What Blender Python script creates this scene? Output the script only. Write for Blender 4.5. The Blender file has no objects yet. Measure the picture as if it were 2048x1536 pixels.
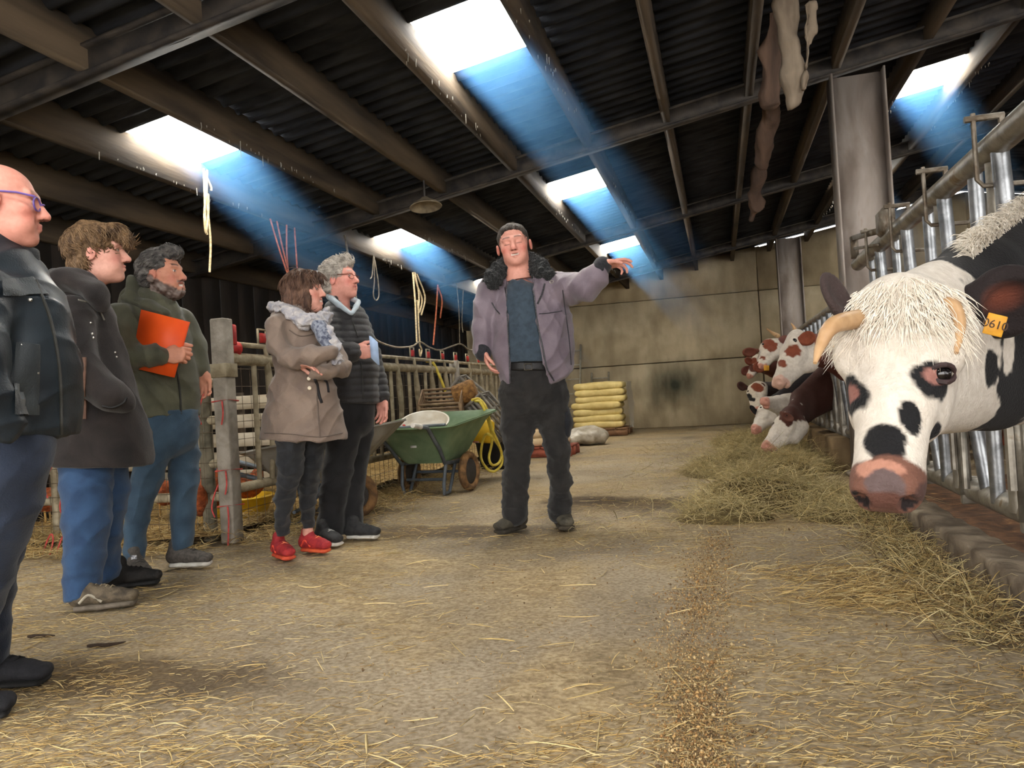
import bpy, math, random
import numpy as np
from mathutils import Vector, Matrix

random.seed(7)
RNG = np.random.default_rng(11)
SC = bpy.context.scene
COL = SC.collection
FPX = 1538.0                      # focal length in pixels of the 2048 x 1536 frame
CAM_H, YAW, PITCH, ROLL = 0.84, math.radians(15.1), math.radians(0.93), math.radians(3.4)

# ------------------------------------------------------------------ camera
_f0 = np.array([-math.sin(YAW), math.cos(YAW), 0.0]); _r0 = np.array([math.cos(YAW), math.sin(YAW), 0.0]); _u0 = np.array([0, 0, 1.0])
CF = _f0 * math.cos(PITCH) + _u0 * math.sin(PITCH)
_u1 = _u0 * math.cos(PITCH) - _f0 * math.sin(PITCH)
CR = _r0 * math.cos(ROLL) - _u1 * math.sin(ROLL)
CU = _u1 * math.cos(ROLL) + _r0 * math.sin(ROLL)
CP = np.array([0.0, 0.0, CAM_H])
cam_d = bpy.data.cameras.new('camera'); cam_d.sensor_width = 36; cam_d.lens = 36 * FPX / 2048; cam_d.clip_start = 0.02
cam = bpy.data.objects.new('camera', cam_d); COL.objects.link(cam)
cam.matrix_world = Matrix(((CR[0], CU[0], -CF[0], CP[0]), (CR[1], CU[1], -CF[1], CP[1]), (CR[2], CU[2], -CF[2], CP[2]), (0, 0, 0, 1)))
SC.camera = cam

# ------------------------------------------------------------------ world (bright overcast sky) and exposure
w = bpy.data.worlds.new('sky'); SC.world = w; w.use_nodes = True
_bg = w.node_tree.nodes['Background']; _bg.inputs[0].default_value = (1.0, 0.98, 0.96, 1); _bg.inputs[1].default_value = 5.3
SC.view_settings.view_transform = 'Standard'; SC.view_settings.look = 'None'
SC.view_settings.exposure = 0.45; SC.view_settings.gamma = 1.0; SC.view_settings.use_curve_mapping = False
_cy = SC.cycles; _cy.max_bounces = 5; _cy.diffuse_bounces = 3; _cy.glossy_bounces = 2; _cy.transmission_bounces = 2; _cy.volume_bounces = 0; _cy.transparent_max_bounces = 6; _cy.volume_step_rate = 2.0; _cy.volume_max_steps = 64
_cy.adaptive_threshold = 0.03; _cy.caustics_reflective = False; _cy.caustics_refractive = False
SKYLIGHT_STRENGTH = 26.0
HAZE = 0.5

# ------------------------------------------------------------------ helpers: place, objects, materials
def ray(px, py):
    return CF + (px - 1024) / FPX * CR + (768 - py) / FPX * CU
def P(px, py, d):
    return CP + ray(px, py) * d
def GZ(px, py, z=0.0):
    v = ray(px, py); return CP + v * ((z - CP[2]) / v[2])
def AX(px, py, X):
    v = ray(px, py); return CP + v * ((X - CP[0]) / v[0])
def AY(px, py, Y):
    v = ray(px, py); return CP + v * ((Y - CP[1]) / v[1])

def tag(o, label=None, cat=None, group=None, kind=None):
    if label: o['label'] = label
    if cat: o['category'] = cat
    if group: o['group'] = group
    if kind: o['kind'] = kind
    return o
def empty(name, loc, label=None, cat=None, group=None, kind=None):
    o = bpy.data.objects.new(name, None); COL.objects.link(o); o.location = [float(c) for c in loc]; o.empty_display_size = 0.1
    return tag(o, label, cat, group, kind)
def link(name, me, mat, parent=None):
    o = bpy.data.objects.new(name, me); COL.objects.link(o)
    if mat is not None and len(me.materials) == 0: me.materials.append(mat)
    if parent is not None: o.parent = parent
    return o

def npmesh(name, V, F, smooth=True, col=None):
    """V (n,3) array, F (m,3|4) int array or list of such arrays"""
    me = bpy.data.meshes.new(name)
    V = np.asarray(V, np.float32)
    Fs = F if isinstance(F, list) else [F]
    Fs = [np.asarray(f, np.int32) for f in Fs if len(f)]
    loops = np.concatenate([f.ravel() for f in Fs]); tot = np.concatenate([np.full(len(f), f.shape[1], np.int32) for f in Fs])
    start = np.concatenate([[0], np.cumsum(tot)[:-1]]).astype(np.int32)
    me.vertices.add(len(V)); me.vertices.foreach_set('co', V.ravel())
    me.loops.add(len(loops)); me.loops.foreach_set('vertex_index', loops)
    me.polygons.add(len(tot)); me.polygons.foreach_set('loop_start', start); me.polygons.foreach_set('loop_total', tot)
    if smooth: me.polygons.foreach_set('use_smooth', np.ones(len(tot), bool))
    me.update(calc_edges=True); me.validate()
    if col is not None:
        a = me.color_attributes.new('col', 'FLOAT_COLOR', 'POINT')
        c4 = np.ones((len(V), 4), np.float32); c4[:, :3] = col; a.data.foreach_set('color', c4.ravel())
    return me

class MB:
    """collects boxes, tubes and loose faces into one mesh (world coordinates)"""
    def __init__(s): s.v = []; s.q = []; s.t = []; s.n = 0
    def add(s, V, Q=None, T=None):
        V = np.asarray(V, float)
        s.v.append(V)
        if Q is not None and len(Q): s.q.append(np.asarray(Q, int) + s.n)
        if T is not None and len(T): s.t.append(np.asarray(T, int) + s.n)
        s.n += len(V); return s
    def box(s, c, size, R=None, bev=0.0):
        c = np.asarray(c, float); h = np.asarray(size, float) / 2
        if bev > 0:
            b = min(bev, h.min() * .9); V = []
            sg = [(a, e, g) for a in (-1, 1) for e in (-1, 1) for g in (-1, 1)]
            for sx, sy, sz in sg:
                V += [(sx * (h[0] - b), sy * (h[1] - b), sz * h[2]), (sx * (h[0] - b), sy * h[1], sz * (h[2] - b)), (sx * h[0], sy * (h[1] - b), sz * (h[2] - b))]
            V = np.array(V)
            ix = {q: i * 3 for i, q in enumerate(sg)}
            Q = []; T = []
            for a in (-1, 1):
                Q.append([ix[(x, y, a)] + 0 for x, y in ((-1, -1), (1, -1), (1, 1), (-1, 1))])
                Q.append([ix[(x, a, z)] + 1 for x, z in ((-1, -1), (1, -1), (1, 1), (-1, 1))])
                Q.append([ix[(a, y, z)] + 2 for y, z in ((-1, -1), (1, -1), (1, 1), (-1, 1))])
            for a in (-1, 1):
                for e in (-1, 1):
                    Q.append([ix[(-1, a, e)], ix[(1, a, e)], ix[(1, a, e)] + 1, ix[(-1, a, e)] + 1])
                    Q.append([ix[(a, -1, e)], ix[(a, 1, e)], ix[(a, 1, e)] + 2, ix[(a, -1, e)] + 2])
                    Q.append([ix[(a, e, -1)] + 1, ix[(a, e, 1)] + 1, ix[(a, e, 1)] + 2, ix[(a, e, -1)] + 2])
            for q in sg: T.append([ix[q], ix[q] + 1, ix[q] + 2])
        else:
            V = np.array([(x, y, z) for z in (-1, 1) for y in (-1, 1) for x in (-1, 1)]) * h
            Q = [(0, 2, 3, 1), (4, 5, 7, 6), (0, 1, 5, 4), (2, 6, 7, 3), (0, 4, 6, 2), (1, 3, 7, 5)]; T = []
        if R is not None: V = V @ np.asarray(R).T
        return s.add(V + c, Q, T)
    def beam(s, a, b, w_, h_, up=(0, 0, 1), bev=0.0):
        """box from a to b; w_ sideways, h_ along up"""
        a = np.asarray(a, float); b = np.asarray(b, float); x = b - a; L = np.linalg.norm(x); x = x / L
        up = np.asarray(up, float); y = np.cross(up, x); y /= np.linalg.norm(y); z = np.cross(x, y)
        return s.box((a + b) / 2, (L, w_, h_), np.stack([x, y, z], 1), bev)
    def tube(s, pts, r, n=10, cap=True, closed=False):
        V, Q, T = tube_geo(pts, r, n, cap, closed); return s.add(V, Q, T)
    def lathe(s, c, axis, prof, n=24, caps=True):
        """prof: list of (distance along axis, radius)"""
        c = np.asarray(c, float); ax = np.asarray(axis, float); ax = ax / np.linalg.norm(ax)
        u = np.cross(ax, (0, 0, 1) if abs(ax[2]) < .9 else (1, 0, 0)); u /= np.linalg.norm(u); v = np.cross(ax, u)
        an = np.arange(n) * 2 * math.pi / n; V = []
        for t, r in prof: V.append(c + ax * t + r * (np.cos(an)[:, None] * u + np.sin(an)[:, None] * v))
        m = len(prof); Q = []
        for i in range(m - 1):
            for j in range(n): Q.append((i * n + j, i * n + (j + 1) % n, (i + 1) * n + (j + 1) % n, (i + 1) * n + j))
        V = np.concatenate(V); T = []
        if caps:
            k = len(V); V = np.concatenate([V, [c + ax * prof[0][0]], [c + ax * prof[-1][0]]])
            for j in range(n): T.append((k, (j + 1) % n, j)); T.append((k + 1, (m - 1) * n + j, (m - 1) * n + (j + 1) % n))
        return s.add(V, Q, T)
    def build(s, name, mat, parent=None, smooth=False, fix=True):
        V = np.concatenate(s.v); F = []
        if s.q: F.append(np.concatenate(s.q))
        if s.t: F.append(np.concatenate(s.t))
        if parent is not None: V = V - np.array(world_loc(parent))
        me = npmesh(name, V, F, smooth)
        if fix: fix_normals(me)
        if smooth: me.set_sharp_from_angle(angle=math.radians(42))
        return link(name, me, mat, parent)

def fix_normals(me):
    import bmesh
    bm = bmesh.new(); bm.from_mesh(me); bmesh.ops.recalc_face_normals(bm, faces=bm.faces); bm.to_mesh(me); bm.free()

def world_loc(o):
    p = np.zeros(3)
    while o is not None:
        p = p + np.array(o.location); o = o.parent
    return p

def tube_geo(pts, r, n=10, cap=True, closed=False):
    pts = np.asarray(pts, float); m = len(pts); r = np.broadcast_to(np.asarray(r, float), (m,))
    if closed: T = np.roll(pts, -1, 0) - np.roll(pts, 1, 0)
    else: T = np.gradient(pts, axis=0)
    T = T / (np.linalg.norm(T, axis=1)[:, None] + 1e-12)
    u = np.cross(T[0], (0, 0, 1.0));
    if np.linalg.norm(u) < .2: u = np.cross(T[0], (1.0, 0, 0))
    u /= np.linalg.norm(u); U = []
    for t in T:
        u = u - t * np.dot(u, t); u = u / (np.linalg.norm(u) + 1e-12); U.append(u)
    U = np.array(U); W = np.cross(T, U); an = np.arange(n) * 2 * math.pi / n
    V = pts[:, None] + r[:, None, None] * (np.cos(an)[None, :, None] * U[:, None] + np.sin(an)[None, :, None] * W[:, None])
    V = V.reshape(-1, 3); Q = []
    i = np.arange(m if closed else m - 1)[:, None]; j = np.arange(n)[None]
    i2 = (i + 1) % m; j2 = (j + 1) % n
    Q = np.stack([i * n + j, i * n + j2, i2 * n + j2, i2 * n + j], -1).reshape(-1, 4); Tr = []
    if cap and not closed:
        k = len(V); V = np.concatenate([V, pts[:1], pts[-1:]])
        for q in range(n): Tr.append((k, (q + 1) % n, q)); Tr.append((k + 1, (m - 1) * n + q, (m - 1) * n + (q + 1) % n))
    return V, Q, Tr

def spline(pts, n=40):
    """Catmull-Rom through pts"""
    p = np.asarray(pts, float); p = np.vstack([2 * p[0] - p[1], p, 2 * p[-1] - p[-2]]); k = len(p) - 3
    out = []
    for t in np.linspace(0, k, n):
        i = min(int(t), k - 1); f = t - i; a, b, c, d = p[i:i + 4]
        out.append(.5 * (2 * b + (c - a) * f + (2 * a - 5 * b + 4 * c - d) * f * f + (3 * b - a - 3 * c + d) * f ** 3))
    return np.array(out)

# ------------------------------------------------------------------ materials
def srgb(r, g=None, b=None):
    if g is None: r, g, b = r
    c = np.array([r, g, b], float) / 255.0
    return tuple(np.where(c <= .04045, c / 12.92, ((c + .055) / 1.055) ** 2.4))
MATS = {}
def mat(name, c1, c2=None, scale=6.0, rough=.8, bump=.15, metal=0.0, bscale=None, c3=None, stretch=None, detail=6.0, attr=False, spec=.35, sheen=0.0, dist=0.4, coat=0.0):
    """procedural material: two/three colours mixed by noise, noise bump. attr: multiply by the 'col' attribute"""
    if name in MATS: return MATS[name]
    m = bpy.data.materials.new(name); m.use_nodes = True; nt = m.node_tree; N = nt.nodes; L = nt.links
    b = N['Principled BSDF']; MATS[name] = m
    tc = N.new('ShaderNodeTexCoord'); mp = N.new('ShaderNodeMapping'); L.new(tc.outputs['Object'], mp.inputs[0])
    if stretch: mp.inputs['Scale'].default_value = stretch
    nz = N.new('ShaderNodeTexNoise'); nz.inputs['Scale'].default_value = scale; nz.inputs['Detail'].default_value = detail; nz.inputs['Distortion'].default_value = dist
    L.new(mp.outputs[0], nz.inputs['Vector'])
    cr = N.new('ShaderNodeValToRGB'); L.new(nz.outputs[0], cr.inputs[0])
    c2 = c2 if c2 is not None else tuple(x * .72 for x in c1)
    e = cr.color_ramp.elements; e[0].position = .36; e[1].position = .64
    e[0].color = (*c2, 1); e[1].color = (*c1, 1)
    if c3 is not None:
        k = e.new(.72); k.color = (*c3, 1)
    out = cr.outputs[0]
    if attr:
        at = N.new('ShaderNodeAttribute'); at.attribute_name = 'col'
        mx = N.new('ShaderNodeMix'); mx.data_type = 'RGBA'; mx.blend_type = 'MULTIPLY'; mx.inputs[0].default_value = 1.0
        L.new(at.outputs[0], mx.inputs[6]); L.new(out, mx.inputs[7]); out = mx.outputs[2]
    L.new(out, b.inputs['Base Color'])
    b.inputs['Roughness'].default_value = rough; b.inputs['Metallic'].default_value = metal; b.inputs['Specular IOR Level'].default_value = spec
    b.inputs['Sheen Weight'].default_value = sheen; b.inputs['Coat Weight'].default_value = coat
    if bump > 0:
        n2 = N.new('ShaderNodeTexNoise'); n2.inputs['Scale'].default_value = bscale or scale * 5; n2.inputs['Detail'].default_value = 5
        L.new(mp.outputs[0], n2.inputs['Vector'])
        bp = N.new('ShaderNodeBump'); bp.inputs['Strength'].default_value = bump; bp.inputs['Distance'].default_value = .02
        L.new(n2.outputs[0], bp.inputs['Height']); L.new(bp.outputs[0], b.inputs['Normal'])
    return m
def emis(name, c, s):
    if name in MATS: return MATS[name]
    m = bpy.data.materials.new(name); m.use_nodes = True; b = m.node_tree.nodes['Principled BSDF']; MATS[name] = m
    b.inputs['Base Color'].default_value = (*c, 1); b.inputs['Emission Color'].default_value = (*c, 1); b.inputs['Emission Strength'].default_value = s
    return m

# ------------------------------------------------------------------ signed distance modelling (surface nets)
def smin(a, b, k):
    if k <= 0: return np.minimum(a, b)
    h = np.clip(.5 + .5 * (b - a) / k, 0, 1)
    return b * (1 - h) + a * h - k * h * (1 - h)
def unit(v):
    v = np.asarray(v, float); return v / (np.linalg.norm(v) + 1e-12)
def wob(p, scale, seed=0, oct_=3):
    """cheap band noise, p (...,3) -> about -1..1"""
    r = np.random.default_rng(seed); out = 0.; amp = 1.; tot = 0.
    for o in range(oct_):
        for k in range(5):
            d = r.normal(size=3); d /= np.linalg.norm(d)
            out = out + amp * np.sin(p @ (d * scale * (2 ** o) * r.uniform(.7, 1.3)) + r.uniform(0, 6.28))
        tot += amp * 2.2; amp *= .55
    return out / tot

class Field:
    def __init__(s, lo, hi, h):
        s.o = np.asarray(lo, float); s.h = h; s.n = np.ceil((np.asarray(hi, float) - s.o) / h).astype(int) + 1
        s.d = np.full(s.n, .5, np.float32)
    def _sub(s, lo, hi):
        a = np.clip(np.floor((np.asarray(lo) - s.o) / s.h).astype(int), 0, s.n); b = np.clip(np.ceil((np.asarray(hi) - s.o) / s.h).astype(int) + 1, 0, s.n)
        if np.any(b <= a): return None, None
        sl = tuple(slice(x, y) for x, y in zip(a, b))
        g = np.stack(np.meshgrid(*[s.o[i] + s.h * np.arange(a[i], b[i]) for i in range(3)], indexing='ij'), -1)
        return sl, g
    def put(s, fn, lo, hi, k, op='u'):
        m = k + 4 * s.h
        sl, g = s._sub(np.asarray(lo) - m, np.asarray(hi) + m)
        if sl is None: return s
        v = fn(g)
        if op == 'u': s.d[sl] = smin(s.d[sl], v, k)
        elif op == 's': s.d[sl] = -smin(-s.d[sl], v, k)
        return s
    def cone(s, a, b, ra, rb, k=.02, op='u'):
        a = np.asarray(a, float); b = np.asarray(b, float); ba = b - a; L2 = ba @ ba + 1e-12
        def fn(p):
            q = p - a; t = np.clip(q @ ba / L2, 0, 1); return np.linalg.norm(q - t[..., None] * ba, axis=-1) - (ra + (rb - ra) * t)
        R = max(ra, rb); return s.put(fn, np.minimum(a, b) - R, np.maximum(a, b) + R, k, op)
    def econe(s, a, b, sa, sb, V, k=.02, op='u'):
        """tapered elliptical limb: sa=(side radius, radius along V) at a, sb at b"""
        a = np.asarray(a, float); b = np.asarray(b, float); ba = b - a; L2 = ba @ ba + 1e-12; T = ba / math.sqrt(L2)
        V = np.asarray(V, float); V = unit(V - T * (V @ T)); S = np.cross(T, V)
        def fn(p):
            q = p - a; t0 = q @ ba / L2; t = np.clip(t0, 0, 1); e = q - t[..., None] * ba
            rx = sa[0] + (sb[0] - sa[0]) * t; ry = sa[1] + (sb[1] - sa[1]) * t; rz = np.minimum(rx, ry)
            ax = e @ T
            k0 = np.sqrt((e @ S / rx) ** 2 + (e @ V / ry) ** 2 + (ax / rz) ** 2) + 1e-9
            k1 = np.sqrt((e @ S / rx ** 2) ** 2 + (e @ V / ry ** 2) ** 2 + (ax / rz ** 2) ** 2) + 1e-9
            return k0 * (k0 - 1) / k1
        R = max(*sa, *sb); return s.put(fn, np.minimum(a, b) - R, np.maximum(a, b) + R, k, op)
    def ell(s, c, r, R=None, k=.02, op='u'):
        c = np.asarray(c, float); r = np.asarray(r, float)
        def fn(p):
            q = p - c
            if R is not None: q = q @ np.asarray(R)       # columns = local axes
            k0 = np.linalg.norm(q / r, axis=-1) + 1e-9; k1 = np.linalg.norm(q / r ** 2, axis=-1) + 1e-9
            return k0 * (k0 - 1) / k1
        m = r.max(); return s.put(fn, c - m, c + m, k, op)
    def box(s, c, h, R=None, rad=.01, k=.01, op='u'):
        c = np.asarray(c, float); h = np.asarray(h, float) - rad
        def fn(p):
            q = p - c
            if R is not None: q = q @ np.asarray(R)
            q = np.abs(q) - h
            return np.linalg.norm(np.maximum(q, 0), axis=-1) + np.minimum(q.max(-1), 0) - rad
        m = np.linalg.norm(h) + rad; return s.put(fn, c - m, c + m, k, op)
    def half(s, c, n, k=.01):
        """keep only the side where (p-c).n < 0"""
        n = unit(n); c = np.asarray(c, float)
        sl, g = s._sub(s.o, s.o + s.n * s.h); v = (g - c) @ n
        s.d = np.maximum(s.d, v.astype(np.float32)) if k <= 0 else (-smin(-s.d, -v, k)).astype(np.float32)
        return s
    def mesh(s, smooth=1):
        d = s.d.copy(); d[0] = d[-1] = .5; d[:, 0] = d[:, -1] = .5; d[:, :, 0] = d[:, :, -1] = .5
        ins = d < 0; n = d.shape
        cnt = sum(ins[i:n[0] - 1 + i, j:n[1] - 1 + j, k:n[2] - 1 + k].astype(np.int8) for i in (0, 1) for j in (0, 1) for k in (0, 1))
        act = (cnt > 0) & (cnt < 8); ci = np.argwhere(act); idx = np.full(act.shape, -1, np.int64); idx[act] = np.arange(len(ci))
        cor = [(i, j, k) for i in (0, 1) for j in (0, 1) for k in (0, 1)]
        val = np.stack([d[ci[:, 0] + i, ci[:, 1] + j, ci[:, 2] + k] for i, j, k in cor], 1)
        acc = np.zeros((len(ci), 3)); num = np.zeros(len(ci))
        for p in range(8):
            for q in range(p + 1, 8):
                if sum(abs(x - y) for x, y in zip(cor[p], cor[q])) != 1: continue
                a = val[:, p]; b = val[:, q]; m = (a < 0) != (b < 0)
                t = np.where(m, a / np.where(a == b, 1, a - b), 0)
                pos = np.array(cor[p]) + t[:, None] * (np.array(cor[q]) - np.array(cor[p])); acc[m] += pos[m]; num[m] += 1
        V = s.o + s.h * (ci + acc / np.maximum(num, 1)[:, None]); F = []
        for ax in range(3):
            sl0 = [slice(None)] * 3; sl1 = [slice(None)] * 3; sl0[ax] = slice(0, n[ax] - 1); sl1[ax] = slice(1, n[ax])
            a = ins[tuple(sl0)]; b = ins[tuple(sl1)]; e = np.argwhere(a != b)
            o1, o2 = [(1, 2), (2, 0), (0, 1)][ax]
            e = e[(e[:, o1] > 0) & (e[:, o2] > 0) & (e[:, o1] < n[o1] - 1) & (e[:, o2] < n[o2] - 1)]
            A = e.copy(); B = e.copy(); C = e.copy(); D = e.copy(); A[:, o1] -= 1; A[:, o2] -= 1; B[:, o2] -= 1; D[:, o1] -= 1
            f = np.stack([idx[tuple(x.T)] for x in (A, B, C, D)], 1); fl = ~a[tuple(e.T)]
            f[fl] = f[fl][:, ::-1]; F.append(f)
        F = np.concatenate(F); F = F[(F >= 0).all(1)]
        for _ in range(smooth):
            S = np.zeros_like(V); c = np.zeros(len(V))
            for i in range(4):
                np.add.at(S, F[:, i], V[F[:, (i + 1) % 4]]); np.add.at(c, F[:, i], 1)
                np.add.at(S, F[:, i], V[F[:, (i + 3) % 4]]); np.add.at(c, F[:, i], 1)
            V = .5 * V + .5 * S / np.maximum(c, 1)[:, None]
        return V, F
def vnormals(V, F):
    n = np.cross(V[F[:, 2]] - V[F[:, 0]], V[F[:, 3]] - V[F[:, 1]]); N = np.zeros_like(V)
    for i in range(4): np.add.at(N, F[:, i], n)
    return N / (np.linalg.norm(N, axis=1)[:, None] + 1e-12)
def wrinkle(V, F, amp, scale, seed=0, oct_=3, st=(1, 1, 1)):
    return V + vnormals(V, F) * (amp * wob(V * np.asarray(st), scale, seed, oct_))[:, None]
def crease(V, F, amp, scale, seed=0, st=(1, 1, 1)):
    w_ = wob(V * np.asarray(st), scale, seed, 2) + .35 * wob(V * np.asarray(st), scale * 2.3, seed + 7, 1)
    return V + vnormals(V, F) * (amp * (.7 - 1.7 * np.abs(w_) ** .8))[:, None]
def folds(V, F, amp, d, lam, seed=0, warp=2.2, thr=.15):
    """parallel wavy cloth folds across direction d"""
    ph = V @ (unit(d) * 2 * math.pi / lam) * .5 + warp * wob(V, 7, seed, 2) + .5 * wob(V, 26, seed + 3, 1)
    r = (1 - np.abs(np.sin(ph))) ** 1.6; m = np.clip((wob(V, 5.5, seed + 5, 2) + thr) / .45, 0, 1)
    return V + vnormals(V, F) * (amp * (r - .33) * m)[:, None]
def fuzz(V, F, n, L, rad, seed, flow=None):
    rg_ = np.random.default_rng(seed); N = vnormals(V, F); ids = rg_.choice(len(V), n); m = MB(); t = np.linspace(0, 1, 4)
    for i in ids:
        d = N[i] * .7 + rg_.normal(0, .55, 3) + (flow if flow is not None else 0); d = unit(d); l = L * rg_.uniform(.6, 1.3)
        v, q, _ = tube_geo(V[i] - N[i] * .003 + np.outer(t * l, d) - np.outer(t ** 2 * l * .4, N[i]), rad * np.array([1, 1, .7, .15]), 4, False); m.add(v, q)
    return m
def sdf_obj(name, V, F, matl, parent=None, col=None):
    L = np.array(world_loc(parent)) if parent is not None else 0
    me = npmesh(name, V - L, F, True, col); return link(name, me, matl, parent)
def join_geo(parts):
    V = []; F = []; C = []; n = 0
    for p in parts:
        V.append(p[0]); F.append(p[1] + n); n += len(p[0])
        if len(p) > 2: C.append(p[2])
    return np.concatenate(V), np.concatenate(F), (np.concatenate(C) if C else None)

# ================================================================== THE BARN
def roof_z(X): return 3.47 + .17 * X if X < 4.72 else 3.47 + .17 * 4.72 - .17 * (X - 4.72)
Y0, Y1 = -3.2, 16.4
XL, XR = -5.4, 13.0
XK = 0.95                                   # aisle face of the feed kerb
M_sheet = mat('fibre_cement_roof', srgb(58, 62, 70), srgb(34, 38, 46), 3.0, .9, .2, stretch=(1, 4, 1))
M_purlin = mat('weathered_timber', srgb(92, 79, 63), srgb(52, 45, 38), 5, .9, .3, stretch=(1, .15, 1))
M_steel_dark = mat('dark_steel', srgb(70, 64, 58), srgb(40, 38, 38), 8, .65, .15)
M_conc = mat('stained_concrete', srgb(158, 140, 108), srgb(122, 104, 78), 1.3, .93, .25, c3=srgb(176, 160, 126), bscale=40)
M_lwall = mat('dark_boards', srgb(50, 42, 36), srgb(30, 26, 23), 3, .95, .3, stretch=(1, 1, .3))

# ---- floor: dusty concrete, tan with straw dust, darker damp patches
_d = [GZ(1270, 1005), GZ(1480, 1290), GZ(1180, 1000), GZ(860, 1060), GZ(240, 1350)]
DAMP = [(float(_d[0][0]), float(_d[0][1]), .75, .42), (float(_d[2][0]), float(_d[2][1]), .5, .3), (float(_d[3][0]), float(_d[3][1]), 1.0, .3), (float(_d[4][0]), float(_d[4][1]), .7, .25)]
def floor_mat():
    m = bpy.data.materials.new('dusty_barn_floor'); m.use_nodes = True; N = m.node_tree.nodes; L = m.node_tree.links; b = N['Principled BSDF']
    tc = N.new('ShaderNodeTexCoord')
    def noise(s, d=6, di=.3, st=None):
        n = N.new('ShaderNodeTexNoise'); n.inputs['Scale'].default_value = s; n.inputs['Detail'].default_value = d; n.inputs['Distortion'].default_value = di
        if st:
            mp = N.new('ShaderNodeMapping'); mp.inputs['Scale'].default_value = st; mp.inputs['Rotation'].default_value = (0, 0, .25); L.new(tc.outputs['Object'], mp.inputs[0]); L.new(mp.outputs[0], n.inputs['Vector'])
        else: L.new(tc.outputs['Object'], n.inputs['Vector'])
        return n.outputs[0]
    def ramp(x, a, b_, ca, cb):
        r = N.new('ShaderNodeValToRGB'); L.new(x, r.inputs[0]); e = r.color_ramp.elements; e[0].position = a; e[1].position = b_; e[0].color = (*ca, 1); e[1].color = (*cb, 1); return r.outputs[0]
    def mix(f, a, b_, mode='MIX'):
        x = N.new('ShaderNodeMix'); x.data_type = 'RGBA'; x.blend_type = mode
        if isinstance(f, float): x.inputs[0].default_value = f
        else: L.new(f, x.inputs[0])
        L.new(a, x.inputs[6]); L.new(b_, x.inputs[7]); return x.outputs[2]
    base = ramp(noise(1.1), .35, .65, srgb(140, 126, 104), srgb(172, 157, 132))
    straw = ramp(noise(9, 8, .6, (1.0, 2.2, 1)), .3, .7, srgb(148, 128, 96), srgb(190, 170, 132))
    f1 = ramp(noise(.9, 7, .8), .44, .62, (0, 0, 0), (1, 1, 1))
    c = mix(f1, base, straw)
    damp = ramp(noise(.55, 4, .5, (1.2, .6, 1)), .3, .42, srgb(150, 145, 140), (1, 1, 1))
    c = mix(1.0, c, damp, 'MULTIPLY')
    # damp dark patches where the scraper passed
    for (qx, qy, sx, sy) in DAMP:
        sb = N.new('ShaderNodeVectorMath'); sb.operation = 'SUBTRACT'; L.new(tc.outputs['Object'], sb.inputs[0]); sb.inputs[1].default_value = (qx, qy, 0)
        ml = N.new('ShaderNodeVectorMath'); ml.operation = 'MULTIPLY'; L.new(sb.outputs[0], ml.inputs[0]); ml.inputs[1].default_value = (1 / sx, 1 / sy, 0)
        ln = N.new('ShaderNodeVectorMath'); ln.operation = 'LENGTH'; L.new(ml.outputs[0], ln.inputs[0])
        ad = N.new('ShaderNodeMath'); ad.operation = 'MULTIPLY_ADD'; L.new(noise(3.5, 6, .8), ad.inputs[0]); ad.inputs[1].default_value = 1.1; L.new(ln.outputs['Value'], ad.inputs[2])
        hf = N.new('ShaderNodeMath'); hf.operation = 'MULTIPLY'; hf.inputs[1].default_value = .5; L.new(ad.outputs[0], hf.inputs[0])
        c = mix(1.0, c, ramp(hf.outputs[0], .55, .8, srgb(176, 170, 164), (1, 1, 1)), 'MULTIPLY')
    fine = ramp(noise(60, 6, 0), .35, .62, srgb(205, 200, 190), srgb(255, 255, 255))
    c = mix(1.0, c, fine, 'MULTIPLY')
    L.new(c, b.inputs['Base Color']); b.inputs['Roughness'].default_value = .88; b.inputs['Specular IOR Level'].default_value = .25
    bp = N.new('ShaderNodeBump'); bp.inputs['Strength'].default_value = .45; bp.inputs['Distance'].default_value = .012
    L.new(noise(45, 8, .2), bp.inputs['Height']); L.new(bp.outputs[0], b.inputs['Normal'])
    return m
M_floor = floor_mat()
def grid_plane(x0, x1, y0, y1, nx, ny, zf):
    xs = np.linspace(x0, x1, nx); ys = np.linspace(y0, y1, ny); X, Y = np.meshgrid(xs, ys, indexing='ij'); Z = zf(X, Y)
    V = np.stack([X, Y, Z], -1).reshape(-1, 3); i = np.arange(nx - 1)[:, None]; j = np.arange(ny - 1)[None]
    Q = np.stack([i * ny + j, (i + 1) * ny + j, (i + 1) * ny + j + 1, i * ny + j + 1], -1).reshape(-1, 4); return V, Q
def floor_z(X, Y):
    X = np.asarray(X, float); Y = np.asarray(Y, float)
    p = np.stack([X, Y, X * 0], -1); return .006 * wob(p, 1.6, 3, 3) - .006
V, Q = grid_plane(XL - .3, XR, -9.0, Y1 + .3, 120, 150, floor_z)
fl = link('floor', npmesh('floor', V, Q, True), M_floor); tag(fl, 'dusty concrete barn floor strewn with straw', kind='structure')

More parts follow.
